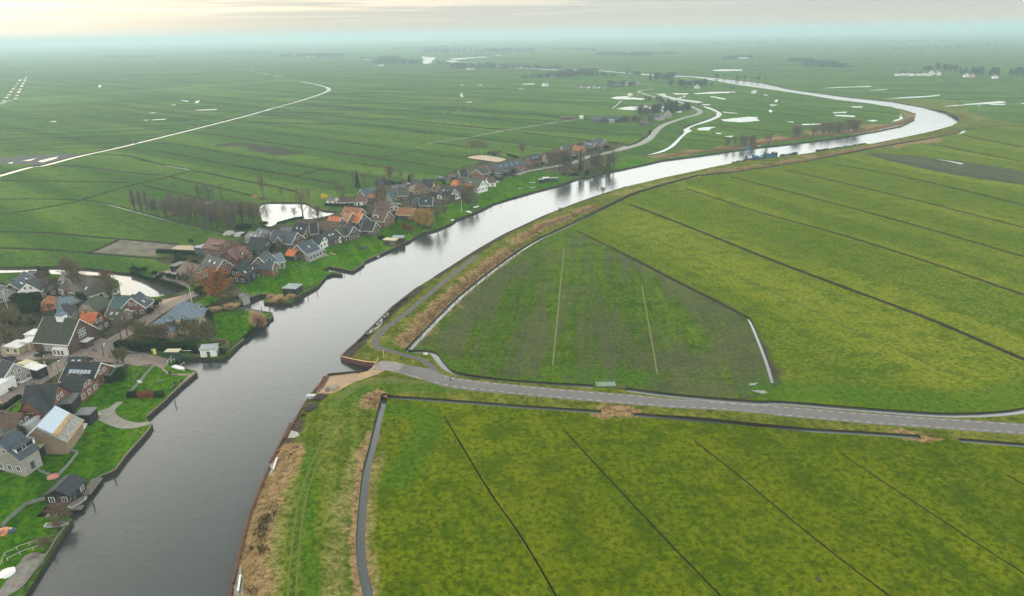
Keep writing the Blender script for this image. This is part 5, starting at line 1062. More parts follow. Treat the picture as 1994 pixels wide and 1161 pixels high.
def bare(seed, h=12.0, r=4.0, bottom=0.22, up=0.6, limbs=12, subs=6, twigs=14, tw=0.085, tl=1.5, mat='grey', droop=0.0, trunk_r=0.28, top=1.0):
    global rng; rng = np.random.default_rng(seed); rd = random.Random(seed)
    m = MB(); t = TM(); x = y = 0; pts = [Vector((0, 0, -0.5))]
    for k in range(1, 7): x += rd.uniform(-.12, .12); y += rd.uniform(-.12, .12); pts.append(Vector((x, y, h * .86 * k / 6)))
    for k in range(6): m.bar(pts[k], pts[k+1], trunk_r * (1 - k / 7.0), trunk_r * (1 - (k + 1) / 7.0), 6)
    for i in range(limbs):
        z = h * (bottom + (0.82 - bottom) * (i + rd.random()) / limbs); fz = min(z / (h * .86) * 6, 5.99); k = int(fz); b = pts[k].lerp(pts[k+1], fz - k)
        az = i * 2.4 + rd.uniform(-.4, .4); sh = math.sin(min(1, (z / h - bottom + .25) / (1 - bottom + .1)) * math.pi) ** .6
        L = r * (0.55 + 0.5 * sh) * rd.uniform(.8, 1.15); el = up + rd.uniform(-.15, .25) + 0.5 * (z / h)
        d = Vector((math.cos(az) * math.cos(el), math.sin(az) * math.cos(el), math.sin(el))); L = min(L, (h - z) / max(math.sin(el), .3) * .98)
        mid = b + d * L * .55; d2 = (d + Vector((0, 0, .35 - droop))).normalized(); e = mid + d2 * L * .5
        m.bar(b, mid, trunk_r * .36, trunk_r * .22, 4); m.bar(mid, e, trunk_r * .22, trunk_r * .07, 4)
        for j in range(subs):
            s_ = (j + .6) / subs; q = (b.lerp(mid, s_ * 2) if s_ < .5 else mid.lerp(e, s_ * 2 - 1)); q = np.array(q)
            dv = np.array(d) * .8 + rng.normal(size=3) * .65 + np.array([0, 0, .45 - droop]); dv /= np.linalg.norm(dv); ll = L * .42 * rd.uniform(.7, 1.2)
            t.twig(q, dv, ll, tw * 1.5)
            for g in range(twigs):
                a = q + dv * ll * rng.uniform(.15, 1.0); w = dv * .6 + rng.normal(size=3) * .75 + np.array([0, 0, .35 - 1.5 * droop]); t.twig(a, w, tl * rng.uniform(.6, 1.2), tw)
    me = m.build('trunk', BARK).data; bpy.data.objects.remove([o for o in bpy.data.objects if o.data == me][0])
    return me, t.mesh('crown', TW[mat]), h
def bushy(seed, h=3.0, r=1.8, n=1500, leaf=0.16, mat='green', shape='round', trunk=0.12):
    global rng; rng = np.random.default_rng(seed); t = TM(); cl = [(rng.normal(size=3) * np.array([r*.42, r*.42, h*.18]) + np.array([0, 0, h*.55]), rng.uniform(.35, .7)) for _ in range(16)]
    for _ in range(n):
        if shape == 'cone': z = rng.uniform(.04, 1) ** 1.0; a = rng.uniform(0, 6.283); rr = r * (1 - z) * rng.uniform(.5, 1.08) ** .6; p = np.array([rr*math.cos(a), rr*math.sin(a), z*h])
        else:
            c, s_ = cl[rng.integers(len(cl))]; q = rng.normal(size=3); q /= np.linalg.norm(q); p = c + q * np.array([r, r, h*.5]) * s_ * rng.uniform(.6, 1.05) ; p[2] = max(p[2], .1)
        if mat in ('tan',): t.twig(p * np.array([.5,.5,.6]), (p - np.array([0,0,h*.3])) + np.array([0,0,.6]), r*.7, leaf)
        else: t.leaf(p, leaf * rng.uniform(.7, 1.4))
    m = MB().bar((0,0,-.4), (0,0,h*.5), trunk, trunk*.6, 6); me = m.build('trunk', BARK).data; bpy.data.objects.remove([o for o in bpy.data.objects if o.data == me][0])
    return me, t.mesh('crown', TW[mat]), h
PT = dict(
 bareA=bare(1), bareB=bare(2, r=4.6, bottom=.3, mat='brown'), bareC=bare(3, r=3.4, limbs=14, mat='grey'),
 pop=bare(4, h=14, r=2.4, bottom=.12, up=1.05, limbs=18, subs=6, twigs=10, mat='grey', tl=1.7, tw=.06), popB=bare(5, h=14, r=2.8, bottom=.2, up=.95, limbs=14, mat='brown', tl=1.7, tw=.065, twigs=12),
 thin=bare(6, h=12, r=2.6, bottom=.35, up=.75, limbs=9, subs=4, twigs=7, mat='grey'), big=bare(7, h=16, r=7.0, bottom=.2, up=.65, limbs=13, subs=7, twigs=14, trunk_r=.45, tl=1.7, mat='brown'),
 copper=bare(8, h=12, r=5.6, bottom=.16, up=.5, limbs=18, subs=8, twigs=26, tw=.17, tl=1.1, mat='copper'), orange=bare(9, h=14, r=4.2, bottom=.35, up=.75, limbs=16, subs=7, twigs=18, mat='brown', tw=.1),
 willow=bare(10, h=9, r=4.2, bottom=.25, up=.7, limbs=18, subs=8, twigs=26, tw=.12, tl=2.4, mat='willow', droop=.85), round=bare(11, h=7, r=4.0, bottom=.05, up=.6, limbs=20, subs=7, twigs=16, mat='brown', tl=1.0, tw=.07),
 olive=bare(12, h=6, r=3.6, bottom=.08, up=.55, limbs=18, subs=7, twigs=20, mat='olive', tl=1.0, tw=.09), red=bare(13, h=4, r=2.8, bottom=.02, up=.6, limbs=14, subs=6, twigs=18, mat='red', tl=.8, tw=.08, trunk_r=.1),
 ever=bushy(14, 4.5, 2.3, 1900, .2, 'green'), evergreen=bushy(15, 3.0, 1.9, 1200, .18, 'dark'), conifer=bushy(16, 9.0, 2.2, 2200, .22, 'dark', 'cone'), pampas=bushy(17, 2.6, 2.4, 900, .12, 'tan'),
 pampasbig=bushy(18, 5.0, 3.6, 2200, .16, 'tan'), yellow=bushy(19, 3.5, 2.2, 900, .2, 'yellow'), far=bare(20, h=13, r=5.5, bottom=.12, up=.6, limbs=16, subs=6, twigs=14, tw=.30, tl=2.4, mat='blue', trunk_r=.4),
 farpop=bare(21, h=15, r=3.0, bottom=.1, up=1.0, limbs=14, subs=5, twigs=12, tw=.28, tl=2.4, mat='blue', trunk_r=.4), shrub=bare(22, h=3.2, r=2.4, bottom=.02, up=.6, limbs=12, subs=6, twigs=14, mat='brown', tl=.8, tw=.07, trunk_r=.08),
)
TREES = []
def tree(kind, f, u, v, h, label, name='bare_tree', cat='tree', group=None, wide=1.0):
    uu, vv = fr(f, [(u, v)])[0]; x, y, z = G(uu, vv); return tree_at(kind, x, y, z, h, label, name, cat, group, wide)
def tree_at(kind, x, y, z, h, label, name='bare_tree', cat='tree', group=None, wide=1.0):
    tm, cm, ph = PT[kind]; s = h / ph; o = empty(name, (x, y, z), random.uniform(0, 6.28), label, cat, group); o.scale = (s * wide, s * wide, s)
    for nm, me in (('trunk', tm), ('crown', cm)):
        c = bpy.data.objects.new(nm, me); COL.objects.link(c); c.parent = o
    TREES.append(o); return o
def row(kinds, f, p, q, n, h0, h1, label, group, jit=2.0, **k):
    a = G(*fr(f, [p])[0]); b = G(*fr(f, [q])[0])
    for i in range(n):
        t = (i + random.uniform(.2, .8)) / n; x = a[0] + (b[0]-a[0])*t + random.uniform(-jit, jit); y = a[1] + (b[1]-a[1])*t + random.uniform(-jit, jit)
        tree_at(random.choice(kinds), x, y, hz(x, y), random.uniform(h0, h1), label, group=group, **{**k, 'wide': k.get('wide', 1.0) * random.uniform(.85, 1.45)})
S_, L1 = 'shrub', 'tree'
# copse between the polder and the pond
row(['pop'], 'H', (405,462), (560,500), 6, 13, 16, 'upright bare tree of the clump at the left end of the copse', 'upright trees at the left end of the copse', 2.5)
row(['bareA','bareB','bareC'], 'H', (600,510), (830,570), 7, 9, 12, 'bare tree in the left half of the copse along the ditch', 'bare trees in the left half of the copse')
row(['bareB','bareA','popB','bareC'], 'H', (840,575), (1470,700), 17, 11, 15, 'bare tree in the dense front row of the copse', 'bare trees in the front row of the copse', 2.0)
row(['bareB','bareA','bareC'], 'H', (800,520), (1500,600), 15, 11, 14, 'bare tree in the back row of the copse', 'bare trees in the back row of the copse', 4.0)
row(['popB','bareB'], 'H', (1500,610), (1720,640), 8, 13, 15, 'upright bare tree at the pond end of the copse', 'upright trees at the pond end of the copse', 3.0)
row(['thin'], 'H', (1040,345), (1320,385), 9, 10, 14, 'thin bare tree of the loose group behind the copse', 'thin trees behind the copse', 3.0)
tree('thin', 'H', 845, 300, 9, 'single thin bare tree behind the left of the copse')
tree('bareC', 'H', 1745, 322, 15, 'lone tall bare tree above the pond')
tree('thin', 'H', 80, 850, 3, 'leftmost tiny tree beside the bare plot', wide=1.4); tree('thin', 'H', 140, 830, 3, 'second tiny tree beside the bare plot', wide=1.4)
tree('big', 'G', 325, 418, 18, 'big spreading bare tree in front of the pond', wide=1.0); tree('bareA', 'G', 220, 425, 7, 'small pollard tree left of the spreading tree', wide=1.2)
tree('round', 'G', 515, 445, 8, 'dense round bare bush tree at the pond shore', wide=1.1); tree('bareB', 'G', 60, 165, 8, 'bare tree behind the pond to the left'); tree('bareA', 'G', 400, 215, 9, 'bare tree behind the pond to the right')
tree('evergreen', 'F', 1130, 130, 3, 'dark evergreen bush at the near pond corner', 'evergreen_bush', 'bush'); row(['evergreen','ever'], 'F', (760,170), (930,175), 4, 2.5, 3.5, 'dark evergreen shrub of the hedge behind the sheds', 'shrubs of the hedge behind the sheds', .6, name='evergreen_bush', cat='bush')
tree('yellow', 'G', 595, 185, 4, 'bright yellow blossoming bush beside the white garage', 'yellow_bush', 'bush')
for u, v, h, lab in ((830,255,14,'tall bare tree in front of the long red brown barn'),(750,120,10,'bare tree above the small white garage'),(660,60,9,'bare tree at the field edge behind the garage')): tree('bareA', 'G', u, v, h, lab)
tree('orange', 'G', 1270, 270, 11, 'tree with reddish crown beside the barn', wide=1.15); tree('bareC', 'G', 1360, 250, 11, 'bare tree behind the orange brown roof')
tree('conifer', 'I', 108, 425, 13, 'tall dark conifer left of the teal roof', 'conifer', 'tree', wide=.7); tree('bareB', 'I', 50, 395, 11, 'bare tree left of the tall conifer'); tree('bareB', 'I', 190, 400, 10, 'bare tree right of the tall conifer')
tree('round', 'I', 520, 330, 11, 'round crowned bare tree on the field edge'); tree('bareC', 'I', 650, 330, 8, 'small bare tree right of the round crowned one'); tree('conifer', 'I', 755, 345, 6, 'dark little conifer at the field edge', 'conifer', 'tree', wide=1.1)
tree('round', 'I', 790, 320, 5, 'reddish brown bush behind the dark roof', wide=1.1); tree('ever', 'I', 1190, 385, 3, 'evergreen bush by the pale gable house', 'evergreen_bush', 'bush')
tree('willow', 'I', 885, 905, 10, 'left of the two golden willows at the river', 'willow', 'tree'); tree('willow', 'I', 965, 925, 10.5, 'right of the two golden willows at the river', 'willow', 'tree')
tree('bareA', 'I', 1110, 885, 14, 'tall bare tree just right of the willows'); tree('bareC', 'I', 1195, 830, 12, 'bare tree beside the riverside seats'); tree('bareB', 'I', 1240, 700, 9, 'bare tree on the lawn above the seats')
tree('red', 'I', 700, 975, 4.5, 'left dark red shrub on the riverside lawn', 'red_shrub', 'shrub', wide=1.2); tree('red', 'I', 765, 990, 4, 'right dark red shrub on the riverside lawn', 'red_shrub', 'shrub', wide=1.3)
tree('bareB', 'I', 410, 665, 14, 'bare tree in front of the squat red roof', wide=.9); tree('bareC', 'I', 640, 560, 9, 'bare tree between the green grey roofs'); tree('bareA', 'I', 770, 640, 7, 'small bare tree left of the pale verged house'); tree('evergreen','I', 930, 690, 3, 'dark bush below the pale verged house', 'evergreen_bush', 'bush', wide=1.6)
tree('bareB', 'I', 1420, 640, 13, 'bare tree left of the garden shed at the quay'); tree('bareB', 'I', 1520, 620, 12, 'bare tree behind the garden shed at the quay'); tree('bareA', 'I', 1605, 670, 8, 'little bare tree at the quay edge')
row(['ever','evergreen','olive'], 'I', (580,800), (740,760), 5, 2, 3, 'shrub of the dark hedge row above the willows', 'shrubs of the hedge row above the willows', 1, name='hedge_shrub', cat='shrub')
row(['evergreen','shrub','ever'], 'I', (380,380), (720,395), 9, 2, 3.5, 'small garden shrub in the field side gardens', 'shrubs in the field side gardens', 4, name='garden_shrub', cat='shrub')
for i, u in enumerate((225,265,310,370)): tree('bareB', 'J', u, 360, 13, 'bare tree of the tight clump beside the riding arena', group='clump beside the riding arena')
tree('orange', 'J', 800, 392, 13, 'round orange brown tree at the end of the riding arena', wide=1.3)
row(['shrub','evergreen'], 'J', (400,345), (560,380), 8, 1.8, 3, 'low shrub along the edge of the riding arena', 'shrubs along the riding arena', 2, name='low_shrub', cat='shrub')
row(['bareA','bareB'], 'J', (1080,500), (1180,500), 3, 11, 13, 'bare tree in front of the tan house', 'bare trees in front of the tan house', 2)
row(['bareA','bareB','popB'], 'J', (1220,555), (1360,575), 7, 15, 18, 'tall bare tree of the group above the village quay', 'tall bare trees above the quay', 3)
tree('conifer', 'J', 1467, 545, 19, 'slim dark poplar rising above the grove', 'conifer', 'tree', wide=.42)
row(['popB','pop','bareA'], 'J', (1500,570), (1860,520), 15, 12, 16, 'bare tree of the grove at the river bend of the village', 'grove at the river end of the village', 5)
row(['shrub','ever','olive'], 'J', (1480,600), (1860,525), 14, 2, 4, 'low bush under the riverside grove', 'bushes under the riverside grove', 2, name='low_bush', cat='bush')
tree('round', 'J', 1322, 640, 7, 'small round bare tree at the water below the grove')
row(['bareB'], 'J', (120,830), (240,960), 4, 10, 13, 'bare tree above the white quay boats', 'bare trees above the quay boats', 3)
tree('shrub', 'J', 1722, 805, 4, 'lone leafless bush in the water on the far bank side', 'bush', 'bush'); tree('shrub', 'J', 1240, 1030, 3, 'rusty bush patch on the dike bank', 'bush', 'bush')
# around the church and the villa
tree('orange', 'A', 780, 500, 17, 'large tree with orange tinted crown behind the church', wide=1.1); tree('big', 'A', 850, 510, 14, 'broad bare tree in front of the canal house', wide=.9)
tree('bareC', 'A', 640, 275, 7, 'small bare tree on the canal bank left of the canal house'); tree('bareC', 'A', 1065, 330, 6, 'little bare tree on the canal bank right of the canal house')
tree('conifer', 'A', 420, 320, 6, 'dark evergreen at the canal behind the white house', 'conifer', 'tree', wide=1.3); tree('ever', 'A', 470, 300, 4, 'green bush beside the canal evergreen', 'evergreen_bush', 'bush')
tree('olive', 'A', 1150, 540, 8, 'olive brown thicket between canal and teal roof', wide=1.0); tree('olive', 'A', 1080, 440, 6, 'smaller thicket right of the canal house', wide=1.1); tree('red', 'A', 1110, 370, 5, 'reddish shrub on the canal shore', 'red_shrub', 'shrub', wide=1.2)
for i, (u, v, h) in enumerate(((320,600,5),(260,640,5),(200,570,4),(290,700,4.5),(480,690,5),(530,670,4),(700,700,4.5),(820,590,5),(760,620,3.5),(1050,620,4.5),(350,560,4))):
    tree('ever' if i % 2 else 'evergreen', 'A', u, v, h, 'dark evergreen shrub in the gardens behind the church', 'evergreen_bush', 'bush', 'evergreen shrubs behind the church', wide=1.1)
for i, (u, v, h) in enumerate(((540,470,6),(600,450,6),(480,440,5),(700,560,5),(960,470,5))): tree('round', 'A', u, v, h, 'leafless brown shrub between the houses near the canal', 'bare_shrub', 'shrub', 'leafless shrubs near the canal', wide=.8)
for i, (u, v, h) in enumerate(((60,1000,6),(110,960,4),(30,900,4),(70,800,5),(20,780,5),(130,740,4),(180,820,3))): tree(('olive','round','shrub')[i%3], 'A', u, v, h, 'brown leafless shrub on the rough ground left of the church', 'bare_shrub', 'shrub', 'shrubs on the rough ground left of the church', wide=1.1)
tree('bareA', 'A', 15, 1130, 9, 'bare tree at the left edge by the church square'); tree('ever', 'A', 660, 1100, 1.6, 'low clipped bush at the church front', 'evergreen_bush', 'bush', wide=1.5)
tree('big', 'B', 950, 385, 13, 'tall bare tree beside the street and the canal end', wide=.7); tree('bareA', 'B', 890, 350, 9, 'bare tree left of the tall street tree')
tree('copper', 'B', 1205, 455, 13.5, 'broad copper brown beech at the inner harbour', 'copper_beech', 'tree', wide=1.4)
tree('bareC', 'B', 255, 810, 10, 'bare tree at the street corner by the long hedge'); tree('bareC', 'B', 190, 840, 9, 'second bare tree at the street corner')
for i, (u, v, h, w) in enumerate(((410,840,6,1.1),(470,850,5,1.0),(560,850,5,1.1),(640,850,5.5,1.1),(720,800,5,1.1),(790,760,5,1),(860,800,5.5,1.1),(930,860,6,.9),(1070,860,7,1.0),(960,760,4.5,1.2),(350,800,5,1))):
    tree(('olive','round')[i%2] if i != 8 else 'olive', 'B', u, v, h, 'round leafless garden tree between hedge and villa', group='garden trees between hedge and villa', wide=w)
tree('pampasbig', 'B', 1600, 690, 5.2, 'big pale pampas bush at the tip of the point', 'pampas_bush', 'bush'); tree('pampas', 'B', 1155, 560, 2.2, 'pale pampas bush on the villa terrace', 'pampas_bush', 'bush', wide=1.2); tree('pampas', 'B', 1320, 535, 2.8, 'pale pampas bush at the inner harbour wall', 'pampas_bush', 'bush', wide=1.2)
tree('ever', 'B', 1075, 650, 4, 'round evergreen in the villa terrace bed', 'evergreen_bush', 'bush', wide=1.2); tree('conifer', 'B', 1085, 590, 4, 'little conifer on the villa terrace', 'conifer', 'tree')
tree('evergreen', 'B', 540, 510, 2.5, 'clipped dark bush beside the slate roofed house', 'evergreen_bush', 'bush', wide=1.5); tree('evergreen', 'B', 470, 580, 2.2, 'clipped bush at the foot of the slate roofed house', 'evergreen_bush', 'bush', wide=1.5); tree('ever', 'B', 1020, 385, 3, 'dark green bush left of the copper beech', 'evergreen_bush', 'bush', wide=1.4)
for i, (u, v) in enumerate(((320,150),(380,165),(540,200),(615,215),(680,225),(735,240),(580,240),(430,160))): tree('evergreen', 'B', u, v, 2.6, 'small ball shaped tree around the brick parking place', 'ball_tree', 'tree', 'ball shaped trees at the brick parking place', wide=.8)
row(['evergreen','ever'], 'B', (760,170), (860,260), 4, 2.5, 3.5, 'dark shrub at the edge of the brick parking place', 'shrubs of the brick parking place', 1, name='evergreen_bush', cat='bush')
tree('pampas', 'F', 1215, 1040, 2.2, 'pale reed bush left on the harbour island', 'reed_bush', 'bush'); tree('pampas', 'F', 1320, 1075, 2.6, 'pale reed bush in the middle of the harbour island', 'reed_bush', 'bush', wide=1.5); tree('pampas', 'F', 1460, 1035, 2.2, 'pale reed bush at the right of the harbour island', 'reed_bush', 'bush')
tree('ever', 'F', 310, 970, 3, 'dark bush near the copper beech foot', 'evergreen_bush', 'bush', wide=1.4); tree('shrub', 'F', 850, 830, 3, 'leafless shrub at the dark house corner', 'bare_shrub', 'shrub'); tree('evergreen', 'F', 1190, 450, 3.5, 'bush under the green barn gable', 'evergreen_bush', 'bush', wide=1.2)
tree('shrub', 'D', 460, 600, 4.5, 'brown leafless shrub at the boathouse dock', 'bare_shrub', 'shrub', wide=1.1); tree('shrub', 'D', 340, 790, 2.2, 'low heap shaped brown shrub on the quay below the dock', 'bare_shrub', 'shrub', wide=1.6); tree('shrub', 'D', 440, 660, 2.2, 'tiny brown shrub beside the white boat', 'bare_shrub', 'shrub')
tree('olive', 'E', 215, 350, 5, 'bamboo like olive bush at the end of the sun room', 'bamboo', 'bush'); tree('olive', 'E', 150, 330, 4, 'second bamboo like bush at the end of the sun room', 'bamboo', 'bush')
tree('ever', 'E', 1240, 260, 2.0, 'low green bush beside the white riverside cabin', 'evergreen_bush', 'bush', wide=1.4)
tree('evergreen', 'G', 1300, 690, 2.6, 'dark bush left of the waterside sheds', 'evergreen_bush', 'bush', wide=1.2)
tree('bareA', 'D', 0, 760, 5, 'bare bush at the left picture edge near the red seat', 'bare_shrub', 'shrub')
_r = random.Random(12)
for _f, _p, _q, _n, _l, _g in (('A', (560,660), (1050,690), 5, 'brown leafless shrub in the gardens behind the church', 'leafless shrubs behind the church'), ('F', (60,560), (380,700), 6, 'garden shrub around the tan brick house', 'shrubs around the tan brick house'),
     ('F', (640,640), (1000,600), 6, 'garden shrub between the red roofs and the lawn houses', 'shrubs between red roofs and lawn houses'), ('F', (1150,460), (1420,420), 5, 'small shrub above the orange shed', 'shrubs above the orange shed'), ('F', (880,240), (1500,330), 8, 'small shrub among the slate roofs', 'shrubs among the slate roofs'),
     ('G', (520,640), (1050,620), 7, 'garden shrub below the twin gables', 'shrubs below the twin gables'), ('G', (1060,420), (1500,460), 9, 'garden shrub beside the brown roofed house', 'shrubs beside the brown roofed house'), ('G', (1100,300), (1640,330), 9, 'shrub in the gardens behind the brown roofed house', 'shrubs behind the brown roofed house'),
     ('I', (460,560), (1080,600), 14, 'garden shrub in the middle of the village', 'garden shrubs in the middle of the village'), ('I', (900,430), (1180,480), 7, 'shrub by the tan and pale gable houses', 'shrubs by the pale gable house'), ('I', (1250,500), (1560,470), 9, 'shrub below the long orange roof', 'shrubs below the long orange roof'),
     ('J', (250,620), (700,560), 9, 'small shrub in front of the terraced houses', 'shrubs in front of the terraced houses'), ('J', (820,520), (1380,420), 12, 'shrub along the village street near the tan house', 'shrubs along the far village street'), ('J', (1380,340), (1780,300), 10, 'shrub below the last village houses', 'shrubs below the last village houses'),
     ('C', (1000,340), (1230,270), 6, 'shrub along the sun terrace', 'shrubs along the sun terrace'), ('A', (0,860), (380,760), 8, 'rough shrub on the bank behind the church hall', 'rough shrubs behind the church hall')):
    row(['shrub','olive','evergreen','round','ever'], _f, _p, _q, _n, 2.0, 4.2, _l, _g, 3.5, name='garden_shrub', cat='shrub')
# inside the river bend, along the far banks
row(['round','bareB'], 'L', (130,605), (340,590), 9, 8, 12, 'leafless riverside tree behind the dredger', 'riverside trees behind the dredger', 6, wide=1.1)
row(['round','bareB','bareA'], 'L', (520,545), (860,510), 16, 7, 11, 'leafless tree of the riverside thicket in the bend', 'riverside thicket in the bend', 6, wide=1.2)
row(['round'], 'L', (890,515), (945,505), 3, 11, 13, 'taller leafless tree at the end of the riverside thicket', 'taller trees at the end of the thicket', 4)
row(['far','round'], 'L', (40,165), (380,190), 12, 6, 9, 'distant tree along the far river bank', 'trees along the far river bank', 8)
row(['far'], 'L', (1340,128), (1420,128), 3, 11, 15, 'far tree left of the white houses', 'far trees left of the white houses', 5); 
row(['far'], 'L', (1430,118), (1560,138), 6, 14, 19, 'high far tree beside the white houses', 'high trees beside the white houses', 8)
row(['far','farpop'], 'L', (1560,150), (2040,165), 24, 13, 21, 'far tree of the long row at the right edge', 'long far tree row at the right edge', 12)
row(['far'], 'L', (1200,146), (1400,143), 10, 4, 7, 'low far tree among the glasshouses', 'low trees among the glasshouses', 5)
row(['far','round'], 'K', (830,425), (960,430), 9, 9, 15, 'tree around the farmhouse at the dike road', 'trees around the dike road farmhouse', 8)
row(['far','farpop'], 'K', (1060,440), (1170,400), 8, 13, 19, 'tall tree behind the pale blue roofed house', 'tall trees by the pale blue roofed house', 6)
row(['far','round'], 'K', (1180,400), (1330,380), 8, 7, 11, 'brownish tree along the dike road curve', 'trees along the dike road curve', 6)
row(['far','round'], 'K', (640,470), (930,490), 14, 4, 7, 'low tree in the row right of the dark barns', 'low tree row right of the dark barns', 5)
row(['far','round'], 'K', (900,270), (1150,310), 12, 5, 8, 'bush tree beside the upper pond', 'bush trees beside the upper pond', 6)
row(['far','farpop'], 'K', (530,140), (790,145), 10, 7, 11, 'tree of the dark clump right of the far hamlet', 'dark clump right of the far hamlet', 10)
row(['far','farpop'], 'K', (930,90), (1110,80), 14, 10, 17, 'tree of the tall wood left of the far river', 'tall wood left of the far river', 15)
row(['far'], 'K', (1130,145), (1480,145), 18, 7, 14, 'tree around the white gabled farmhouse', 'trees around the white gabled farmhouse', 14)
row(['far'], 'K', (700,30), (840,45), 7, 7, 11, 'tree on the bank of the distant river', 'trees on the bank of the distant river', 8)
row(['far'], 'K', (0,55), (420,40), 20, 7, 13, 'tree of the distant wood at the river', 'distant wood at the river', 18)
# distant woods nobody could count: one mesh, many small crowns of sticks
def woods(name, specs):
    tm, cm, ph = PT['far']; v0 = np.empty(len(cm.vertices) * 3, np.float32); cm.vertices.foreach_get('co', v0); v0 = v0.reshape(-1, 3, 3)
    r2 = np.random.default_rng(5); P_ = []
    for f, p, q, n, h0, h1, dep in specs:
        a = G(*fr(f, [p])[0]); b = G(*fr(f, [q])[0])
        for i in range(n):
            t = r2.random(); x = a[0] + (b[0]-a[0])*t; y = a[1] + (b[1]-a[1])*t + r2.random() * dep; h = r2.uniform(h0, h1); s = h / ph
            k = r2.choice(len(v0), 110, replace=False); tri = v0[k].copy(); c = tri.mean(1, keepdims=True); tri = c + (tri - c) * np.array([3.2, 3.2, 1.6]); an = r2.random() * 6.28
            R_ = np.array([[math.cos(an), -math.sin(an), 0], [math.sin(an), math.cos(an), 0], [0, 0, 1]]); tri = (tri @ R_.T) * np.array([s * 1.5, s * 1.5, s]); P_.append(tri + np.array([x, y, 0]))
    t = TM(); t.p = np.concatenate(P_); me = t.mesh(name, TW['blue']); o = bpy.data.objects.new(name, me); COL.objects.link(o); o['kind'] = 'stuff'
woods('distant_woods', [('N', (130,150), (440,152), 90, 14, 20, 260), ('N', (560,160), (660,162), 14, 8, 12, 60), ('N', (640,190), (900,195), 60, 10, 18, 160), ('N', (660,168), (800,170), 20, 14, 20, 100), ('N', (900,130), (1560,124), 90, 16, 24, 500), ('N', (740,110), (1200,105), 60, 14, 24, 600),
 ('N', (1070,212), (1340,212), 50, 9, 18, 120), ('N', (1340,214), (1700,222), 50, 7, 13, 120), ('N', (1460,270), (1880,250), 60, 6, 11, 60), ('N', (1640,255), (1900,232), 50, 8, 13, 60), ('N', (1000,190), (1060,192), 12, 7, 12, 60), ('N', (1560,104), (1890,118), 40, 10, 16, 200), ('N', (1900,142), (2200,146), 50, 12, 18, 160),
 ('L', (520,70), (660,78), 40, 10, 16, 90), ('L', (640,85), (900,115), 60, 10, 17, 110), ('L', (90,52), (180,55), 18, 9, 14, 60), ('L', (170,48), (300,50), 24, 9, 14, 60), ('L', (620,108), (760,108), 14, 9, 14, 30),
 ('M', (610,163), (900,162), 60, 9, 15, 120), ('M', (1225,142), (1540,138), 60, 10, 16, 300), ('M', (380,130), (700,125), 30, 8, 14, 300), ('X', (0,100), (250,98), 40, 9, 14, 400), ('X', (250,88), (900,80), 90, 12, 20, 900), ('X', (900,76), (1300,74), 60, 12, 20, 900), ('X', (1280,92), (1500,86), 40, 12, 18, 300),
 ('X', (1500,80), (1994,86), 70, 12, 18, 400), ('X', (1170,108), (1325,107), 60, 10, 15, 120), ('X', (1750,100), (1994,92), 40, 10, 14, 300), ('N', (1900,255), (1994,262), 14, 7, 10, 40), ('X', (1100,142), (1160,150), 20, 6, 10, 30)])

# ------------------------------------------------------------------ reeds and rough grass: one object each
def scatter(name, lines, mat, h, w, per, blades=5, lean=.35):
    r2 = np.random.default_rng(9); base = []
    for f, pts, wid in lines:
        ln = GL('X', fr(f, pts))
        for (x0, y0), (x1, y1) in zip(ln[:-1], ln[1:]):
            L = math.hypot(x1-x0, y1-y0); n = int(L * wid * per); t = r2.random(n); nx, ny = -(y1-y0)/L, (x1-x0)/L; d = (r2.random(n) + r2.random(n) - 1) * wid
            base.append(np.column_stack([x0 + (x1-x0)*t + nx*d, y0 + (y1-y0)*t + ny*d]))
    b = np.concatenate(base)
    keep = np.ones(len(b), bool)
    for c_, poly in REG:
        if c_ in ('w_ditch', 'w_dry', 'w_river', 'w_inlet', 'path', 'road'): keep &= ~pip(b[:, 0], b[:, 1], poly)
    b = b[keep]
    b = np.column_stack([b, hgt(b[:, 0], b[:, 1])]); b = np.repeat(b, blades, 0) + np.column_stack([r2.normal(size=(len(b)*blades, 2)) * .35, np.zeros(len(b)*blades)])
    n = len(b); an = r2.random(n) * 6.283; hh = h * r2.uniform(.5, 1.2, n); off = np.column_stack([np.cos(an), np.sin(an), np.zeros(n)]) * w; ln_ = r2.normal(size=(n, 2)) * lean
    tip = b + np.column_stack([ln_[:, 0] * hh, ln_[:, 1] * hh, hh]); t = TM(); t.p = np.stack([b - off, b + off, tip], 1); me = t.mesh(name, mat); o = bpy.data.objects.new(name, me); COL.objects.link(o); o['kind'] = 'stuff'; print(name, n)
scatter('reeds', [('R', [(620,150),(560,188),(420,292),(300,388),(150,525),(95,595),(25,655)], 3.2), ('X', [(1016,466),(1060,440),(1110,423),(1160,403)], 2.4), ('L', [(1580,505),(1400,548),(1000,614),(560,698),(0,770)], 2.0),
 ('X', [(733,770),(722,790)], 2.6), ('T', [(1200,245),(1235,240)], 1.6), ('T', [(1300,250),(1330,255)], 1.6), ('T', [(1120,125),(1170,130)], 1.2), ('T', [(1240,135),(1290,142)], 1.4), ('U', [(1262,372),(1315,378)], 1.6), ('U', [(1385,380),(1425,385)], 1.4),
 ('K', [(1000,838),(1300,792),(1500,770),(1700,752),(1994,712)], 4.0), ('L', [(0,640),(300,585),(700,535),(900,515),(1060,490),(1250,450),(1300,420)], 7.0), ('L', [(1300,400),(1200,362),(1140,350)], 4.5), ('L', [(1060,572),(1260,535),(1420,500)], 3.0), ('L', [(1580,400),(1600,430)], 4)], TW['rust'], 1.7, .09, 1.0)
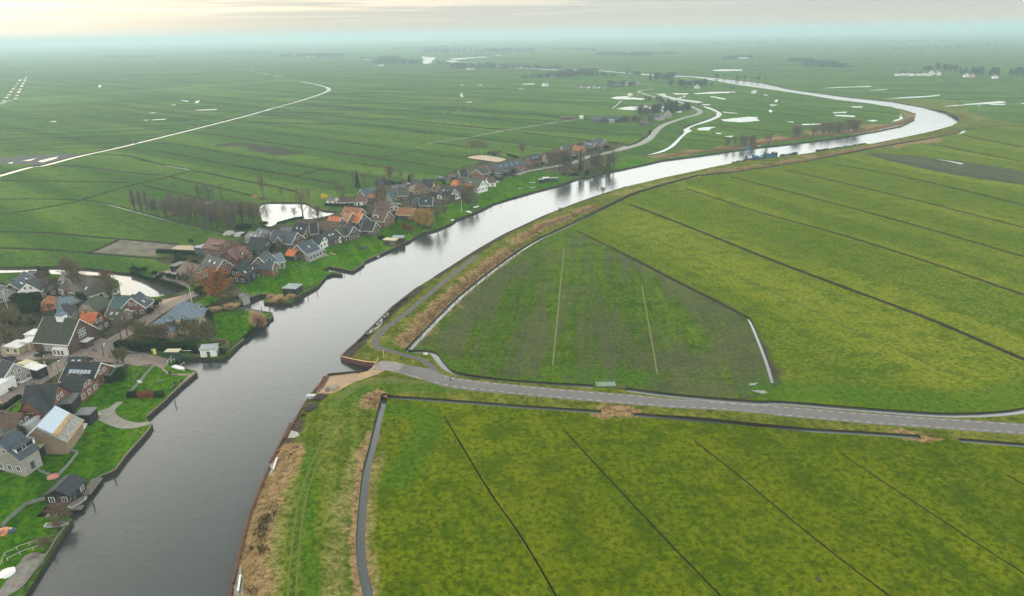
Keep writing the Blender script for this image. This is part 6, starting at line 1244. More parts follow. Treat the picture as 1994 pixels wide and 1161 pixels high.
scatter('rough_straw', [('Q', [(500,130),(440,300),(350,480),(300,640),(250,800),(210,1000),(230,1161)], 4.0), ('Q', [(1085,60),(1040,170),(1000,330),(968,560),(948,800),(960,1000),(985,1161)], 1.0), ('Q', [(1125,60),(1080,170),(1040,330),(1005,560),(985,800),(1000,1000),(1030,1161)], 1.2),
 ('O', [(640,860),(560,960),(500,1050),(440,1150)], 3.0)], TW['reed'], .5, .05, 1.5, 5, .6)
scatter('dark_rushes', [('Q', [(420,530),(330,660),(290,800),(300,880)], 2.6), ('Q', [(360,660),(270,700)], 2), ('Q', [(500,230),(560,150)], .6), ('O', [(1000,420),(1250,180),(1380,70)], 1.6), ('O', [(720,810),(640,880),(560,1000)], 1.6), ('Q', [(260,1080),(220,1161)], 1.5)], TW['dark'], .7, .09, 1.6, 6, .5)
# ------------------------------------------------------------------ quays, hedges, fences, boats, cars, street furniture
def wpts(f, pts): return GL('X', fr(f, pts))
def wallrun(name, f, pts, label, cat, mat, h, w, top=0.0, posts=None, post_h=.4, capm=None, group=None, down=None):
    """a wall or fence following the ground along a traced line; one object with its posts as parts"""
    ln = wpts(f, pts); x0, y0 = ln[0]; z0 = hz(x0, y0); root = empty(name, (x0, y0, z0), 0, label, cat, group); m = MB(); c = MB()
    fine = [ln[0]]
    for a, b in zip(ln[:-1], ln[1:]):
        L = math.hypot(b[0]-a[0], b[1]-a[1]); n = max(1, int(L / 6)); fine += [(a[0]+(b[0]-a[0])*k/n, a[1]+(b[1]-a[1])*k/n) for k in range(1, n+1)]
    q = [Vector((x-x0, y-y0, hz(x, y)-z0+h+top)) for x, y in fine]
    dn = h + .2 if down is None else down
    for a, b in zip(q[:-1], q[1:]):
        m.beam(a, b, w, dn)
        if capm: c.beam(a + Vector((0,0,.13)), b + Vector((0,0,.13)), w + .16, .128)
    m.build('boards' if cat in ('fence',) else 'wall_face', mat, root)
    if capm: c.build('coping', capm, root)
    if posts:
        acc = 0; k = 0
        for a, b in zip(q[:-1], q[1:]):
            L = (b - a).length
            while acc < L and k < 60:
                p = a.lerp(b, acc / L); MB().bar(p + Vector((0,0,-h-top-.8)), p + Vector((0,0,post_h)), .09, .09, 6).build('post', mat, root); acc += posts; k += 1
            acc -= L
    return root
wallrun('quay_wall', 'D', [(160,1100),(350,850),(430,720),(530,590)], 'dark timber quay wall at the lower left lawn', 'quay wall', timber, .12, .35, capm=WOODO, down=1.6)
wallrun('quay_wall', 'D', [(632,452),(622,435),(745,265),(862,217),(940,110),(1110,-80),(1140,-130)], 'dark quay wall along the large lawn below the gravel drive', 'quay wall', timber, .12, .35, capm=WOODO, down=1.6)
wallrun('quay_wall', 'E', [(447,912),(545,820),(640,742),(700,680),(820,570),(966,450),(940,438),(822,405)], 'quay wall around the little park with benches', 'quay wall', timber, .12, .35, capm=WOODO, down=1.6)
wallrun('quay_wall', 'B', [(650,998+0),(850,1015),(1200,1005),(1300,970),(1450,850),(1600,720),(1748,612),(1738,578),(1560,548),(1370,522)], 'quay wall around the point with the villa', 'quay wall', timber, .12, .35, capm=WOODO, down=1.6)
wallrun('quay_wall', 'B', [(1375,490),(1430,462),(1500,425),(1612,388),(1700,392)], 'inner harbour quay wall below the copper beech', 'quay wall', timber, .12, .35, capm=WOODO, down=1.6)
wallrun('quay_wall', 'F', [(1240,1096),(1470,1106),(1500,1050),(1620,983),(1780,895)], 'quay wall around the summerhouse island', 'quay wall', timber, .12, .35, capm=None, down=1.6)
wallrun('quay_wall', 'G', [(655,1025),(945,1083),(1088,988),(1078,965),(1400,820),(1677,690)], 'quay wall below the middle lawns', 'quay wall', timber, .12, .35, capm=WOODO, down=1.6)
wallrun('quay_wall', 'I', [(800,1055),(930,988),(1090,948),(1280,868),(1350,815),(1540,745),(1660,695),(1806,622)], 'quay wall below the willows and bare trees', 'quay wall', timber, .12, .4, down=1.6)
wallrun('quay_wall', 'J', [(700,845),(960,770),(1180,715),(1470,618),(1570,612),(1700,568),(1994,512)], 'quay wall along the far lawns and the grove', 'quay wall', timber, .12, .5, down=1.6)
wallrun('sheet_pile_wall', 'Q', [(498,18),(430,150),(362,280)], 'rusty sheet pile wall, upper stretch below the sand site', 'sheet pile wall', RUST, .25, .4, top=.1, down=1.8, capm=RUST)
wallrun('sheet_pile_wall', 'Q', [(357,308),(300,440),(225,625),(170,835),(112,1085)], 'long rusty sheet pile wall between two openings', 'sheet pile wall', RUST, .25, .4, top=.1, down=1.8, capm=RUST)
wallrun('sheet_pile_wall', 'Q', [(108,1100),(96,1161),(80,1260)], 'last rusty sheet pile stretch at the picture bottom', 'sheet pile wall', RUST, .25, .4, top=.1, down=1.8, capm=RUST)
wallrun('sheet_pile_wall', 'O', [(772,658),(650,798),(600,868),(520,1000),(440,1140)], 'rusty edged sheet pile wall beside the orange sand', 'sheet pile wall', RUST, .2, .4, down=1.8, capm=RUST)
wallrun('sheet_pile_wall', 'O', [(1440,2),(1250,150),(1100,300),(1000,400),(865,520)], 'long brown edged pile wall above the ferry ramp', 'sheet pile wall', timber, .2, .35, down=1.8, capm=WOODO)
wallrun('sheet_pile_wall', 'O', [(867,523),(960,545),(1060,565),(1140,571)], 'short pile wall beside the ferry ramp', 'sheet pile wall', RUST, .2, .35, down=1.8, capm=WOODN)
wallrun('pile_wall', 'X', [(1220,363),(1175,377),(1120,396),(1057,421),(985,455),(935,483),(880,518),(845,540)], 'low dark pile wall opposite the village', 'pile wall', timber, .12, .3, down=1.6)

def hedge(f, pts, h, w, mat, label, group=None, seed=1):
    global rng; rng = np.random.default_rng(seed); ln = wpts(f, pts); x0, y0 = ln[0]; z0 = hz(x0, y0); t = TM(); body = MB()
    for a, b in zip(ln[:-1], ln[1:]):
        L = math.hypot(b[0]-a[0], b[1]-a[1]); n = int(L * (h + w) * 16); A, B = Vector((a[0]-x0, a[1]-y0, hz(*a)-z0+h*.93)), Vector((b[0]-x0, b[1]-y0, hz(*b)-z0+h*.93)); body.beam(A, B, w*.86, h*.93+.3)
        nx, ny = -(b[1]-a[1])/L, (b[0]-a[0])/L
        for _ in range(n):
            s_ = rng.random(); side = rng.random(); q = np.array([a[0]-x0+(b[0]-a[0])*s_, a[1]-y0+(b[1]-a[1])*s_, hz(*a)-z0])
            if side < w / (w + 2*h): d = rng.uniform(-.5, .5)*w; zz = h * rng.uniform(.93, 1.06)
            else: d = (.5 if rng.random() < .5 else -.5) * w * rng.uniform(.88, 1.08); zz = rng.random() * h
            t.leaf(q + np.array([nx*d, ny*d, zz]), .17)
    o = body.build('hedge', mat); o.location = (x0, y0, z0); tag(o, label, 'hedge', group)
    c = bpy.data.objects.new('foliage', t.mesh('foliage', mat)); COL.objects.link(c); c.parent = o
hedge('B', [(150,930),(400,965),(700,955),(960,965)], 2.6, 3.0, TW['dark'], 'long tall dark hedge in front of the villa garden')
hedge('B', [(1130,880),(1280,885),(1290,925),(1220,965)], 1.6, 1.4, TW['olive'], 'curved low hedge right of the riverside cabin')
hedge('E', [(255,705),(360,702)], 1.8, 1.6, TW['dark'], 'dark left section of the hedge below the little park')
hedge('E', [(362,702),(530,700)], 1.8, 1.6, TW['red'], 'rust red middle section of the hedge below the little park')
hedge('E', [(532,700),(635,695)], 1.8, 1.6, TW['green'], 'dark right section of the hedge below the little park')
hedge('B', [(300,170),(430,215),(560,245),(700,280),(850,340)], 1.2, 1.5, TW['dark'], 'dark hedge along the shore of the canal end')
hedge('H', [(660,905),(800,908),(1110,925)], 2.0, 2.2, TW['dark'], 'dark hedge along the farm yard of the red barn house')
hedge('G', [(600,265),(850,270),(1150,240)], 1.8, 1.5, TW['dark'], 'long dark hedge under the white walled barn')
hedge('G', [(0,495),(230,430),(330,420)], 1.2, 1.2, TW['dark'], 'thin dark hedge along the near pond shore')
hedge('C', [(0,650),(210,500)], 1.2, 1.6, TW['dark'], 'dark hedge beside the lower left street')
hedge('B', [(1450,845),(1600,718),(1690,650)], .7, 1.4, TW['dark'], 'low bluish planting strip along the point quay')
hedge('E', [(900,238),(990,258)], 1.2, 1.5, TW['dark'], 'short dark hedge left of the riverside cabin')
hedge('F', [(180,340),(230,330)], 2, 2, TW['green'], 'small green hedge left of the green carport')
hedge('J', [(1260,590),(1450,600)], 1.5, 2.0, TW['dark'], 'dark hedge at the foot of the tall bare trees')
hedge('J', [(640,370),(760,400)], 1.8, 2.0, TW['dark'], 'dark hedge at the right end of the riding arena')
hedge('H', [(1510,255),(1900,330)], .01, .01, TW['dark'], 'x') if False else None

FEN = simple('fence_wood', (0.22,0.24,0.20), (0.15,0.165,0.14))
wallrun('fence', 'E', [(270,684),(380,560),(455,470),(530,385)], 'grey green fence running diagonally to the red hedge', 'fence', FEN, 1.1, .12, posts=2.5, post_h=.15)
wallrun('fence', 'E', [(85,515),(200,525),(310,545),(400,420)], 'faint wire fence across the upper lawn', 'fence', FEN, .5, .05, posts=3, post_h=.4, down=.15)
wallrun('fence', 'D', [(400,60),(590,85),(520,180),(440,262)], 'grey fence around the lawn of the mansard house', 'fence', FEN, 1.0, .12, posts=2.5, post_h=.15)
wallrun('fence', 'D', [(295,228),(380,260)], 'short grey fence meeting the fallen pink sheet', 'fence', FEN, .9, .12, posts=2.0)
wallrun('fence', 'D', [(345,440),(290,450),(200,480),(60,600),(20,650)], 'dark garden fence left of the boathouse', 'fence', FEN, 1.0, .15, posts=2.5)
wallrun('fence', 'D', [(0,970),(40,860),(160,800),(290,760)], 'metal fence with thin rails at the lower left', 'fence', CONC, .9, .06, posts=2.5, post_h=.1, down=.12)
wallrun('fence', 'D', [(60,900),(180,840),(300,800)], 'second thin metal fence near the wooden deck', 'fence', CONC, .9, .06, posts=2.5, post_h=.1, down=.12)
wallrun('fence', 'B', [(1120,500),(1210,500),(1400,420)], 'dark slatted fence at the inner harbour below the copper beech', 'fence', timber, 1.3, .15, posts=2.5)
wallrun('fence', 'H', [(850,825),(760,850),(660,900)], 'post fence along the farm yard edge', 'fence', WOODO, .8, .06, posts=2.5, down=.15)
wallrun('fence', 'C', [(1000,300),(1100,235),(1225,150),(1225,185)], 'glass and metal fence around the sun terrace', 'fence', FEN, 1.2, .08, posts=2.2)
wallrun('fence', 'C', [(290,300),(360,280),(440,235),(475,190),(455,150)], 'white curved fence around the pavilion terrace', 'fence', WHITE, .8, .08, posts=1.8)
wallrun('garden_wall', 'C', [(160,300),(200,355),(265,335),(330,300)], 'white low wall curving by the gabled house', 'garden wall', WHITE, .6, .4)
wallrun('terrace_wall', 'F', [(880,830),(1065,740)], 'pale edge wall of the grey terrace', 'terrace wall', CONC, .2, .5)
wallrun('terrace_wall', 'G', [(390,890),(590,820)], 'pale terrace edge below the slate roofed house', 'terrace wall', CONC, .2, 1.2)
wallrun('pier', 'B', [(1460,548),(1640,575)], 'narrow grey plank pier of the inner harbour', 'pier', WOODO, .1, 1.2, top=.1, down=.25)
wallrun('jetty', 'D', [(400,575),(500,500),(620,495)], 'plank jetty of the boathouse dock', 'jetty', WOODO, .12, 1.6, down=.3)
wallrun('jetty', 'D', [(640,400),(735,275)], 'wooden deck strip between boathouse and lawn', 'jetty', WOODO, .15, 2.6, down=.3)
wallrun('jetty', 'G', [(620,1140),(700,1110),(800,1120)], 'dark plank jetty in front of the notch in the quay', 'jetty', timber, .15, 1.4, down=.4)

# lamp posts, poles, mooring posts
def pole(f, u, v, h, r, mat, label, name='mooring_post', cat='mooring post', group=None, z=None, arm=False):
    uu, vv = fr(f, [(u, v)])[0]
    if z is None: x, y, zz = G(uu, vv)
    else: (x, y), zz = P(uu, vv, z), z
    m = MB().bar((0,0,-.8), (0,0,h), r, r*.8, 7)
    if arm: m.bar((0,0,h), (.9,0,h+.15), r*.7, r*.6, 5)
    o = m.build(name, mat); o.location = (x, y, zz); tag(o, label, cat, group)
    if arm: MB().box(.7,1.3,-.12,.12,h+.1,h+.22).build('lamp_head', WHITE, o)
    return o
for f, u, v, lab in (('E',750,790,'single dark post standing in the river off the red hedge'),('D',866,292,'post in the river at the corner of the large lawn'),('D',706,490,'leaning dark post off the boathouse dock'),('B',1446,525,'left post of the inner harbour'),('B',1718,558,'tall post at the tip of the point'),('B',1632,552,'post on the pier end of the point'),
      ('F',1190,1165,'post below the harbour island'),('F',1677,1040,'right post off the summerhouse quay'),('F',1792,975,'post beyond the summerhouse quay'),('G',838,1130,'post in front of the quay notch'),('G',1040,1085,'post off the notch corner'),('G',1392,880,'post right of the little moored boat'),
      ('J',560,935,'post off the far lawn, left'),('J',730,870,'post off the far lawn, second'),('J',795,850,'post off the far lawn, third'),('J',860,830,'post off the far lawn, fourth'),('J',445,985,'lone post near the white quay boats'),('I',1370,850,'post off the white motor boat'),('I',1600,760,'post off the small quay boat'),('I',900,1020,'post in front of the willows')):
    pole(f, u, v, 1.9, .16, timber, lab, z=WATER_Z)
for f, u, v, h, lab in (('C',455,195,4.5,'lamp post at the corner of the white pavilion'),('C',605,245,4.5,'lamp post on the sandy street corner'),('E',12,290,4.5,'lamp post on the church square, left'),('A',1070,1120,4.5,'lamp post on the church square, right'),('B',585,580,4.5,'lamp post along the street by the villa')):
    pole(f, u, v, h, .07, DARKM, lab, 'street_lamp', 'street lamp', arm=True)
pole('B', 918, 475, 9, .09, WHITE, 'tall white flag pole at the villa', 'flag_pole', 'flag pole'); pole('A', 80, 640, 9, .09, WHITE, 'tall white pole near the white house', 'flag_pole', 'flag pole'); pole('A', 712, 1010, 6, .08, WHITE, 'white pole in front of the church', 'flag_pole', 'flag pole')
pole('I', 1412, 720, 7, .1, WHITE, 'white pole on the lawn by the quay boats', 'flag_pole', 'flag pole'); pole('O', 1190, 520, 2.4, .06, WHITE, 'small white sign post at the bend of the cycle path', 'sign_post', 'sign post')
def bollards(f, pts, n, label, group):
    ln = wpts(f, pts); a, b = ln[0], ln[-1]
    for k in range(n):
        x, y = a[0] + (b[0]-a[0])*k/(n-1), a[1] + (b[1]-a[1])*k/(n-1); o = MB().bar((0,0,-.2),(0,0,.9),.1,.09,7).build('bollard', DARKM); o.location = (x, y, hz(x, y)); tag(o, label, 'bollard', group)
bollards('E', [(80,275),(230,270)], 7, 'dark bollard of the row in front of the long hedge', 'bollards in front of the long hedge'); bollards('C', [(560,100),(680,98)], 4, 'dark bollard beside the sandy street corner', 'bollards at the sandy corner'); bollards('C', [(480,150),(530,200)], 4, 'dark bollard near the white pavilion', 'bollards near the pavilion')

# cars
def carm(name, c): return simple(name, c, tuple(x * .85 for x in c), 2, .3, .5)
CC = dict(black=carm('black_car_paint', (.012,.013,.015)), white=carm('white_car_paint', (.62,.62,.62)), red=carm('red_car_paint', (.35,.02,.015)), grey=carm('grey_car_paint', (.12,.125,.13)), silver=carm('silver_car_paint', (.38,.4,.42)), blue=carm('blue_car_paint', (.03,.05,.10)))
TYRE = simple('tyre', (.015,.015,.015), (.02,.02,.02))
def make_car(col):
    root = empty('parked_car', (0,0,0), 0, 'x', 'car'); m = MB()
    lo = [(-2.1,-.85,.32),(2.1,-.82,.32),(2.1,.82,.32),(-2.1,.85,.32)]; up = [(-2.12,-.84,.86),(2.02,-.78,.72),(2.02,.78,.72),(-2.12,.84,.86)]; m.hexa(lo, up); m.hexa(up, [(-2.0,-.80,.95),(.9,-.78,.93),(.9,.78,.93),(-2.0,.80,.95)])
    m.build('body', CC[col], root)
    g = MB(); g.hexa([(-1.85,-.76,.9),(1.0,-.74,.9),(1.0,.74,.9),(-1.85,.76,.9)], [(-1.35,-.6,1.40),(.25,-.6,1.42),(.25,.6,1.42),(-1.35,.6,1.40)]); gl_ = g.build('windows', PANE, root)
    MB().hexa([(-1.42,-.63,1.405),(.3,-.63,1.425),(.3,.63,1.425),(-1.42,.63,1.405)], [(-1.3,-.56,1.47),(.2,-.56,1.48),(.2,.56,1.48),(-1.3,.56,1.47)]).build('roof', CC[col], root)
    for x in (-1.3, 1.3):
        for y in (-.83, .83):
            w_ = MB().bar((x, y-.1, .32), (x, y+.1, .32), .32, .32, 12).build('wheel', TYRE, root); MB().bar((x, y-.115, .32), (x, y+.115, .32), .18, .18, 8).build('rim', CC['silver'], w_)
    for y in (-.55, .55): MB().box(2.03, 2.13, y-.2, y+.2, .58, .72).build('headlight', WHITE, root); MB().box(-2.16, -2.1, y-.2, y+.2, .62, .78).build('tail_light', CC['red'], root)
    return root
protos = {}
def car(col, f, u, v, u2, v2, label):
    a = G(*fr(f, [(u, v)])[0]); b = G(*fr(f, [(u2, v2)])[0]); rz = math.atan2(b[1]-a[1], b[0]-a[0])
    o = copy_tree(protos[col]) if col in protos else make_car(col); protos.setdefault(col, o); o.location = a; o.rotation_euler = (0, 0, rz); o['label'] = label; o['group'] = 'cars parked in the village'
car('black','A',415,1130,520,1132,'black car on the square in front of the church'); car('white','A',225,1075,290,1080,'white car beside the church hall'); car('red','C',0,600,40,640,'red car half cut by the left edge'); car('black','C',80,425,140,420,'dark car under the white flat roof at the left edge')
car('blue','A',95,490,130,460,'blue car parked below the long slate roof'); car('white','A',125,445,150,425,'white car parked below the long slate roof'); car('white','F',1465,345,1520,380,'white car beside the wide slate roofed house'); car('silver','B',770,200,790,230,'silver car on the brick parking place')
for i, (c, u, v) in enumerate((('white',665,570),('silver',695,562),('white',720,555),('grey',765,550),('silver',800,545),('red',860,532),('black',700,600))): car(c, 'J', u, v, u+20, v-6, ('leftmost white','second, silver','third, white','fourth, grey','fifth, silver','rightmost red','near black')[i] + ' car of the row by the carports')
car('silver','J',1060,518,1090,514,'silver car on the street below the tan house'); car('white','J',1405,385,1435,380,'white car beside the orange roofed far house'); car('white','J',1420,440,1450,435,'white car on the dike street near the grove'); car('grey','F',290,410,330,412,'grey car in the green carport'); car('white','I',610,645,650,640,'white car parked above the orange brown roof')
car('white','I',730,385,760,380,'white car in the gardens at the field edge'); car('white','J',520,680,545,672,'white car by the brown cottage'); 

# boats
def boat(f, u, v, u2, v2, L, W, hull, label, deck=WOODO, z=WATER_Z, cabin=False, name='boat', cat='boat'):
    uu, vv = fr(f, [(u, v)])[0]
    (x, y), zz = (P(uu, vv, z), z) if z is not None else ((lambda g: ((g[0], g[1]), g[2]))(G(uu, vv)))
    x2, y2 = P(*fr(f, [(u2, v2)])[0], zz); root = empty(name, (x, y, zz), math.atan2(y2-y, x2-x), label, cat)
    out_ = [(-L/2,-W*.42),(-L*.1,-W/2),(L*.25,-W*.42),(L/2,0),(L*.25,W*.42),(-L*.1,W/2),(-L/2,W*.42)]; m = MB(); m.hexa([(a*.9, b*.7, -.25) for a, b in out_], [(a, b, .55) for a, b in out_]); m.build('hull', hull, root)
    MB().hexa([(a*.86, b*.8, .552) for a, b in out_], [(a*.86, b*.8, .60) for a, b in out_]).build('deck', deck, root)
    if cabin: c = MB().hexa([(-L*.25,-W*.3,.6),(L*.15,-W*.3,.6),(L*.15,W*.3,.6),(-L*.25,W*.3,.6)], [(-L*.22,-W*.26,1.4),(L*.05,-W*.26,1.4),(L*.05,W*.26,1.4),(-L*.22,W*.26,1.4)]).build('cabin', WHITE, root); MB().box(L*.08,L*.13,-W*.2,W*.2,.85,1.2).build('windscreen', PANE, c)
    return root
boat('G',1250,905,1285,893,4.6,1.8,WHITE,'little white boat moored off the middle lawns'); boat('I',1305,848,1350,828,7.5,2.4,WHITE,'white motor boat moored below the bare trees',cabin=True); boat('I',1508,735,1540,745,5.5,1.9,WHITE,'small white boat lying by the quay',deck=WHITE,z=None)
boat('I',1600,668,1640,655,6,2,WHITE,'white covered boat on the quay beside the shed',deck=WHITE,z=None); boat('E',785,412,830,425,6.2,2.2,WHITE,'white upturned boat on the grass by the ferry landing',deck=WHITE,z=None); boat('D',430,632,490,628,5.6,1.6,CC['silver'],'pale rowing boat on the lawn by the dock',z=None)
boat('G',1395,765,1440,775,5,1.9,WHITE,'white boat beside the waterside sheds',z=WATER_Z); boat('G',1505,742,1530,730,5,1.6,WHITE,'narrow white boat right of the waterside sheds',z=None); boat('J',925,738,970,732,5.5,2,CC['silver'],'grey boat at the edge of the far lawn',z=None); boat('J',785,748,815,750,4.5,1.8,CC['silver'],'pale flat boat lying on the far lawn',z=None)
boat('J',920,680,950,680,4.5,1.5,WHITE,'thin white boat under the pale roofed huts',z=None); boat('C',860,795,890,755,5.4,2.0,WHITE,'white covered boat beside the black garden hut',deck=WHITE,z=None); boat('D',590,462,625,440,5.0,2.0,CC['silver'],'grey flat boat at the boathouse jetty',z=None)
boat('F',1240,745,1250,750,.1,.1,WHITE,'x') if False else None
boat('X',598,558,640,548,6,1.8,CC['silver'],'grey workboat beside the summerhouse quay',z=WATER_Z)

# seats, tables and signs of the little park
def bench(f, u, v, u2, v2, label, mat=WOODO, L=2.0):
    a = G(*fr(f, [(u, v)])[0]); b = G(*fr(f, [(u2, v2)])[0]); root = empty('bench', a, math.atan2(b[1]-a[1], b[0]-a[0]), label, 'bench'); MB().box(-L/2,L/2,-.25,.25,.42,.5).build('seat', mat, root); MB().hexa([(-L/2,-.3,.55),(L/2,-.3,.55),(L/2,-.24,.55),(-L/2,-.24,.55)],[(-L/2,-.4,.95),(L/2,-.4,.95),(L/2,-.34,.95),(-L/2,-.34,.95)]).build('backrest', mat, root)
    for x in (-L/2+.2, L/2-.2): MB().box(x-.06,x+.06,-.24,.24,0,.42).build('leg', DARKM, root)
bench('E',790,540,810,515,'dark bench nearest the tip of the little park',L=3); bench('E',715,612,735,590,'dark bench halfway along the park quay',L=3); bench('E',730,470,755,473,'bench beside the park path',L=2.6); bench('E',455,392,520,388,'long dark bench behind the park fence',L=4)
t = empty('picnic_table', G(*fr('E', [(590,552)])[0]), .5, 'grey picnic table on the park lawn', 'picnic table'); MB().box(-1.0,1.0,-.4,.4,.72,.78).build('table_top', WOODO, t)
for y in (-.8,.8): MB().box(-1.0,1.0,y-.15,y+.15,.42,.47).build('seat', WOODO, t)
for x in (-.7,.7): MB().beam((x,-.9,.42),(x,.9,.42),.08,.08).bar((x,-.7,0),(x,-.3,.72),.05).bar((x,.7,0),(x,.3,.72),.05).build('leg', WOODO, t)
for f, u, v, lab in (('E',690,468,'dark litter bin beside the park path'),('E',740,575,'dark litter bin between the park benches'),('E',505,232,'white box at the end of the long hedge')):
    o = MB().bar((0,0,0),(0,0,.95),.32,.36,10).bar((0,0,.95),(0,0,1.1),.4,.25,10).build('litter_bin', WHITE if 'white' in lab else DARKM); o.location = G(*fr(f, [(u, v)])[0]); tag(o, lab, 'litter bin')
def board(f, u, v, w, h, mat, label, rz=0.0, name='sign_board', cat='sign'):
    root = empty(name, G(*fr(f, [(u, v)])[0]), rz, label, cat); MB().box(-w/2,w/2,-.05,.05,.8,.8+h).build('panel', mat, root)
    for x in (-w/2+.1, w/2-.1): MB().bar((x,.09,0),(x,.09,.8+h),.05,.05,6).build('post', DARKM, root)
YEL = simple('yellow_board', (.62,.55,.16), (.52,.47,.15))
board('E',542,285,1.2,2.2,YEL,'yellow information board beside the long hedge'); board('E',385,580,1.6,1.0,WHITE,'white panel leaning on the diagonal fence'); board('O',1505,522,1.6,.9,WHITE,'white board between cycle path and ditch'); board('E',865,250,3.6,.25,WHITE,'low white barrier left of the riverside cabin', name='barrier', cat='barrier'); board('E',360,275,7.5,.35,CC['blue'],'long dark blue bench board before the long hedge', name='barrier', cat='barrier')
# ferry landings: barrier arms and lifting beams
def arm(f, p, q, z0, z1, r, mat, label):
    a = G(*fr(f, [p])[0]); b = G(*fr(f, [q])[0]); root = empty('road_barrier', a, 0, label, 'barrier'); d = Vector((b[0]-a[0], b[1]-a[1], 0)); MB().bar((0,0,z0), d + Vector((0,0,z1)), r, r*.8, 6).build('beam', mat, root)
    for s_ in (0, .5, 1): p_ = d * s_; MB().bar((p_.x,p_.y,-.5), (p_.x,p_.y,z0+(z1-z0)*s_), .07, .07, 6).build('post', mat, root)
arm('E',(665,362),(745,290),1.0,1.4,.09,WHITE,'white barrier railing beside the village ferry ramp'); arm('E',(700,350),(770,300),.5,.7,.06,WHITE,'second thin railing of the village ferry ramp'); arm('O',(1105,625),(1150,555),.9,1.3,.12,WOODN,'pale timber barrier across the far ferry ramp'); arm('E',(790,395),(840,350),.3,.3,.15,CONC,'pale concrete edge of the village ferry ramp')
for k, lab in enumerate(('left rusty steel beam lying at the sand site','middle rusty steel beam lying at the sand site','right rusty steel beam lying at the sand site')):
    a = G(*fr('O', [(740+15*k,675)])[0]); b = G(*fr('O', [(680+17*k,795)])[0]); o = MB().beam((0,0,.5),(b[0]-a[0],b[1]-a[1],.5),.45,.4).build('steel_beam', RUST); o.location = a; tag(o, lab, 'steel beam')
def heap(f, u, v, r, h, mat, label, name='heap', cat='heap'):
    random.seed(int(u*7+v)); x, y, z = G(*fr(f, [(u, v)])[0]); bm = bmesh.new(); bmesh.ops.create_icosphere(bm, subdivisions=3, radius=1)
    for q in bm.verts: k = 1 + random.uniform(-.14, .14); q.co = Vector((q.co.x*r*k, q.co.y*r*k, max(q.co.z, -.1)*h*k))
    me = bpy.data.meshes.new(name); bm.to_mesh(me); bm.free(); me.materials.append(mat); o = bpy.data.objects.new(name, me); COL.objects.link(o); o.location = (x, y, z); tag(o, label, cat)
heap('O',815,760,1.9,1.2,simple('rubble',(.33,.27,.18),(.2,.16,.11)),'pale rubble heap on the orange sand','rubble_heap'); heap('O',780,770,1.4,.9,WOODO,'dark rubble heap left of the pale one','rubble_heap'); wallrun('timber_frame', 'O', [(775,660),(930,648),(1020,640)], 'dark timber edge of the orange sand site', 'timber edge', timber, .6, .5); heap('O',715,830,2.4,.8,timber,'dark earth heap at the corner of the sand site','earth_heap'); heap('O',650,905,2.6,.7,timber,'dark earth heap below the grey pontoon','earth_heap'); heap('C',950,420,1.6,1.6,simple('orange_tarp',(.62,.16,.04)),'orange tarpaulin cover on the lawn edge','tarpaulin','tarpaulin'); heap('C',525,1000,1.3,1.2,simple('red_orange_tarp',(.55,.12,.04)),'orange red tarpaulin near the mansard house','tarpaulin','tarpaulin')
heap('C',895,475,.9,.5,WHITE,'small white cover beside the orange tarpaulin','tarpaulin','tarpaulin'); heap('D',400,262,1.5,.5,simple('pink_sheet',(.55,.25,.2)),'pink sheet lying at the corner of the fence','tarpaulin','tarpaulin'); heap('D',30,680,1.6,.9,simple('salmon_sheet',(.60,.25,.14)),'salmon coloured seat at the left edge lawn','tarpaulin','tarpaulin'); heap('D',85,672,1.0,.6,CC['blue'],'dark seat next to the salmon one','tarpaulin','tarpaulin'); heap('D',55,988,1.7,.5,WHITE,'white sheet on the lower left grass','tarpaulin','tarpaulin')
heap('G',1080,795,2.6,.5,DARKM,'dark round fire pit terrace on the lawn','fire_pit','fire pit'); heap('F',690,230,3.5,1.8,CONC,'pale covered caravans cluster left by the hedge','covered_boat','covered boat'); heap('F',830,245,3.5,1.8,CC['silver'],'grey covered boat beside the pale one','covered_boat','covered boat'); heap('H',1660,335,2.0,1.1,simple('orange_cover',(.3,.13,.05)),'rust brown shed hut above the pond','hut','hut'); heap('H',1740,350,2.0,1.4,simple('dark_red_cover',(.10,.03,.025)),'dark red hut at the foot of the lone tree','hut','hut'); heap('H',1480,405,2.2,1.6,simple('maroon_cover',(.09,.04,.045)),'maroon hut at the end of the copse','hut','hut'); heap('H',790,520,2.6,2.0,simple('pink_cover',(.22,.13,.11)),'pinkish hut among the copse trees','hut','hut')
heap('D',245,860,1.2,.5,WOODO,'dark plank stack on the wooden deck','plank_stack','planks'); heap('H',650,425,2.2,.9,CONC,'left pale heap in the copse','heap'); heap('H',1190,400,3.0,.9,CONC,'right pale heap beside the copse','heap')
for k,(p,q,lab) in enumerate((((720,875),(830,755),'long white plank stack beside the building site'),((560,970),(640,940),'timber planks at the corner of the building site'),((975,690),(1040,680),'pale planks right of the black garden hut'))):
    a = G(*fr('C',[p])[0]); b = G(*fr('C',[q])[0]); o = MB().beam((0,0,.45),(b[0]-a[0],b[1]-a[1],.45),.8,.4).build('plank_stack', (RF['cream'],WOODN,RF['cream'])[k]); o.location = a; tag(o, lab, 'planks')
for k,(p,q,lab) in enumerate((((383,325),(408,252),'white board lying in the upper opening of the sheet piles'),((150,1135),(165,1030),'white board lying in the lower opening of the sheet piles'))):
    a = G(*fr('Q',[p])[0]); b = G(*fr('Q',[q])[0]); o = MB().beam((0,0,.5),(b[0]-a[0],b[1]-a[1],.5),.35,.3).build('floating_board', WHITE); o.location = a; tag(o, lab, 'board')
o = MB().box(-1.6,1.6,-.9,.9,0,.9).box(-1.3,1.3,-.7,.7,.901,1.1).build('pontoon', CC['silver']); o.location = G(*fr('O',[(645,832)])[0]); tag(o, 'small grey pontoon at the sheet pile corner', 'pontoon')
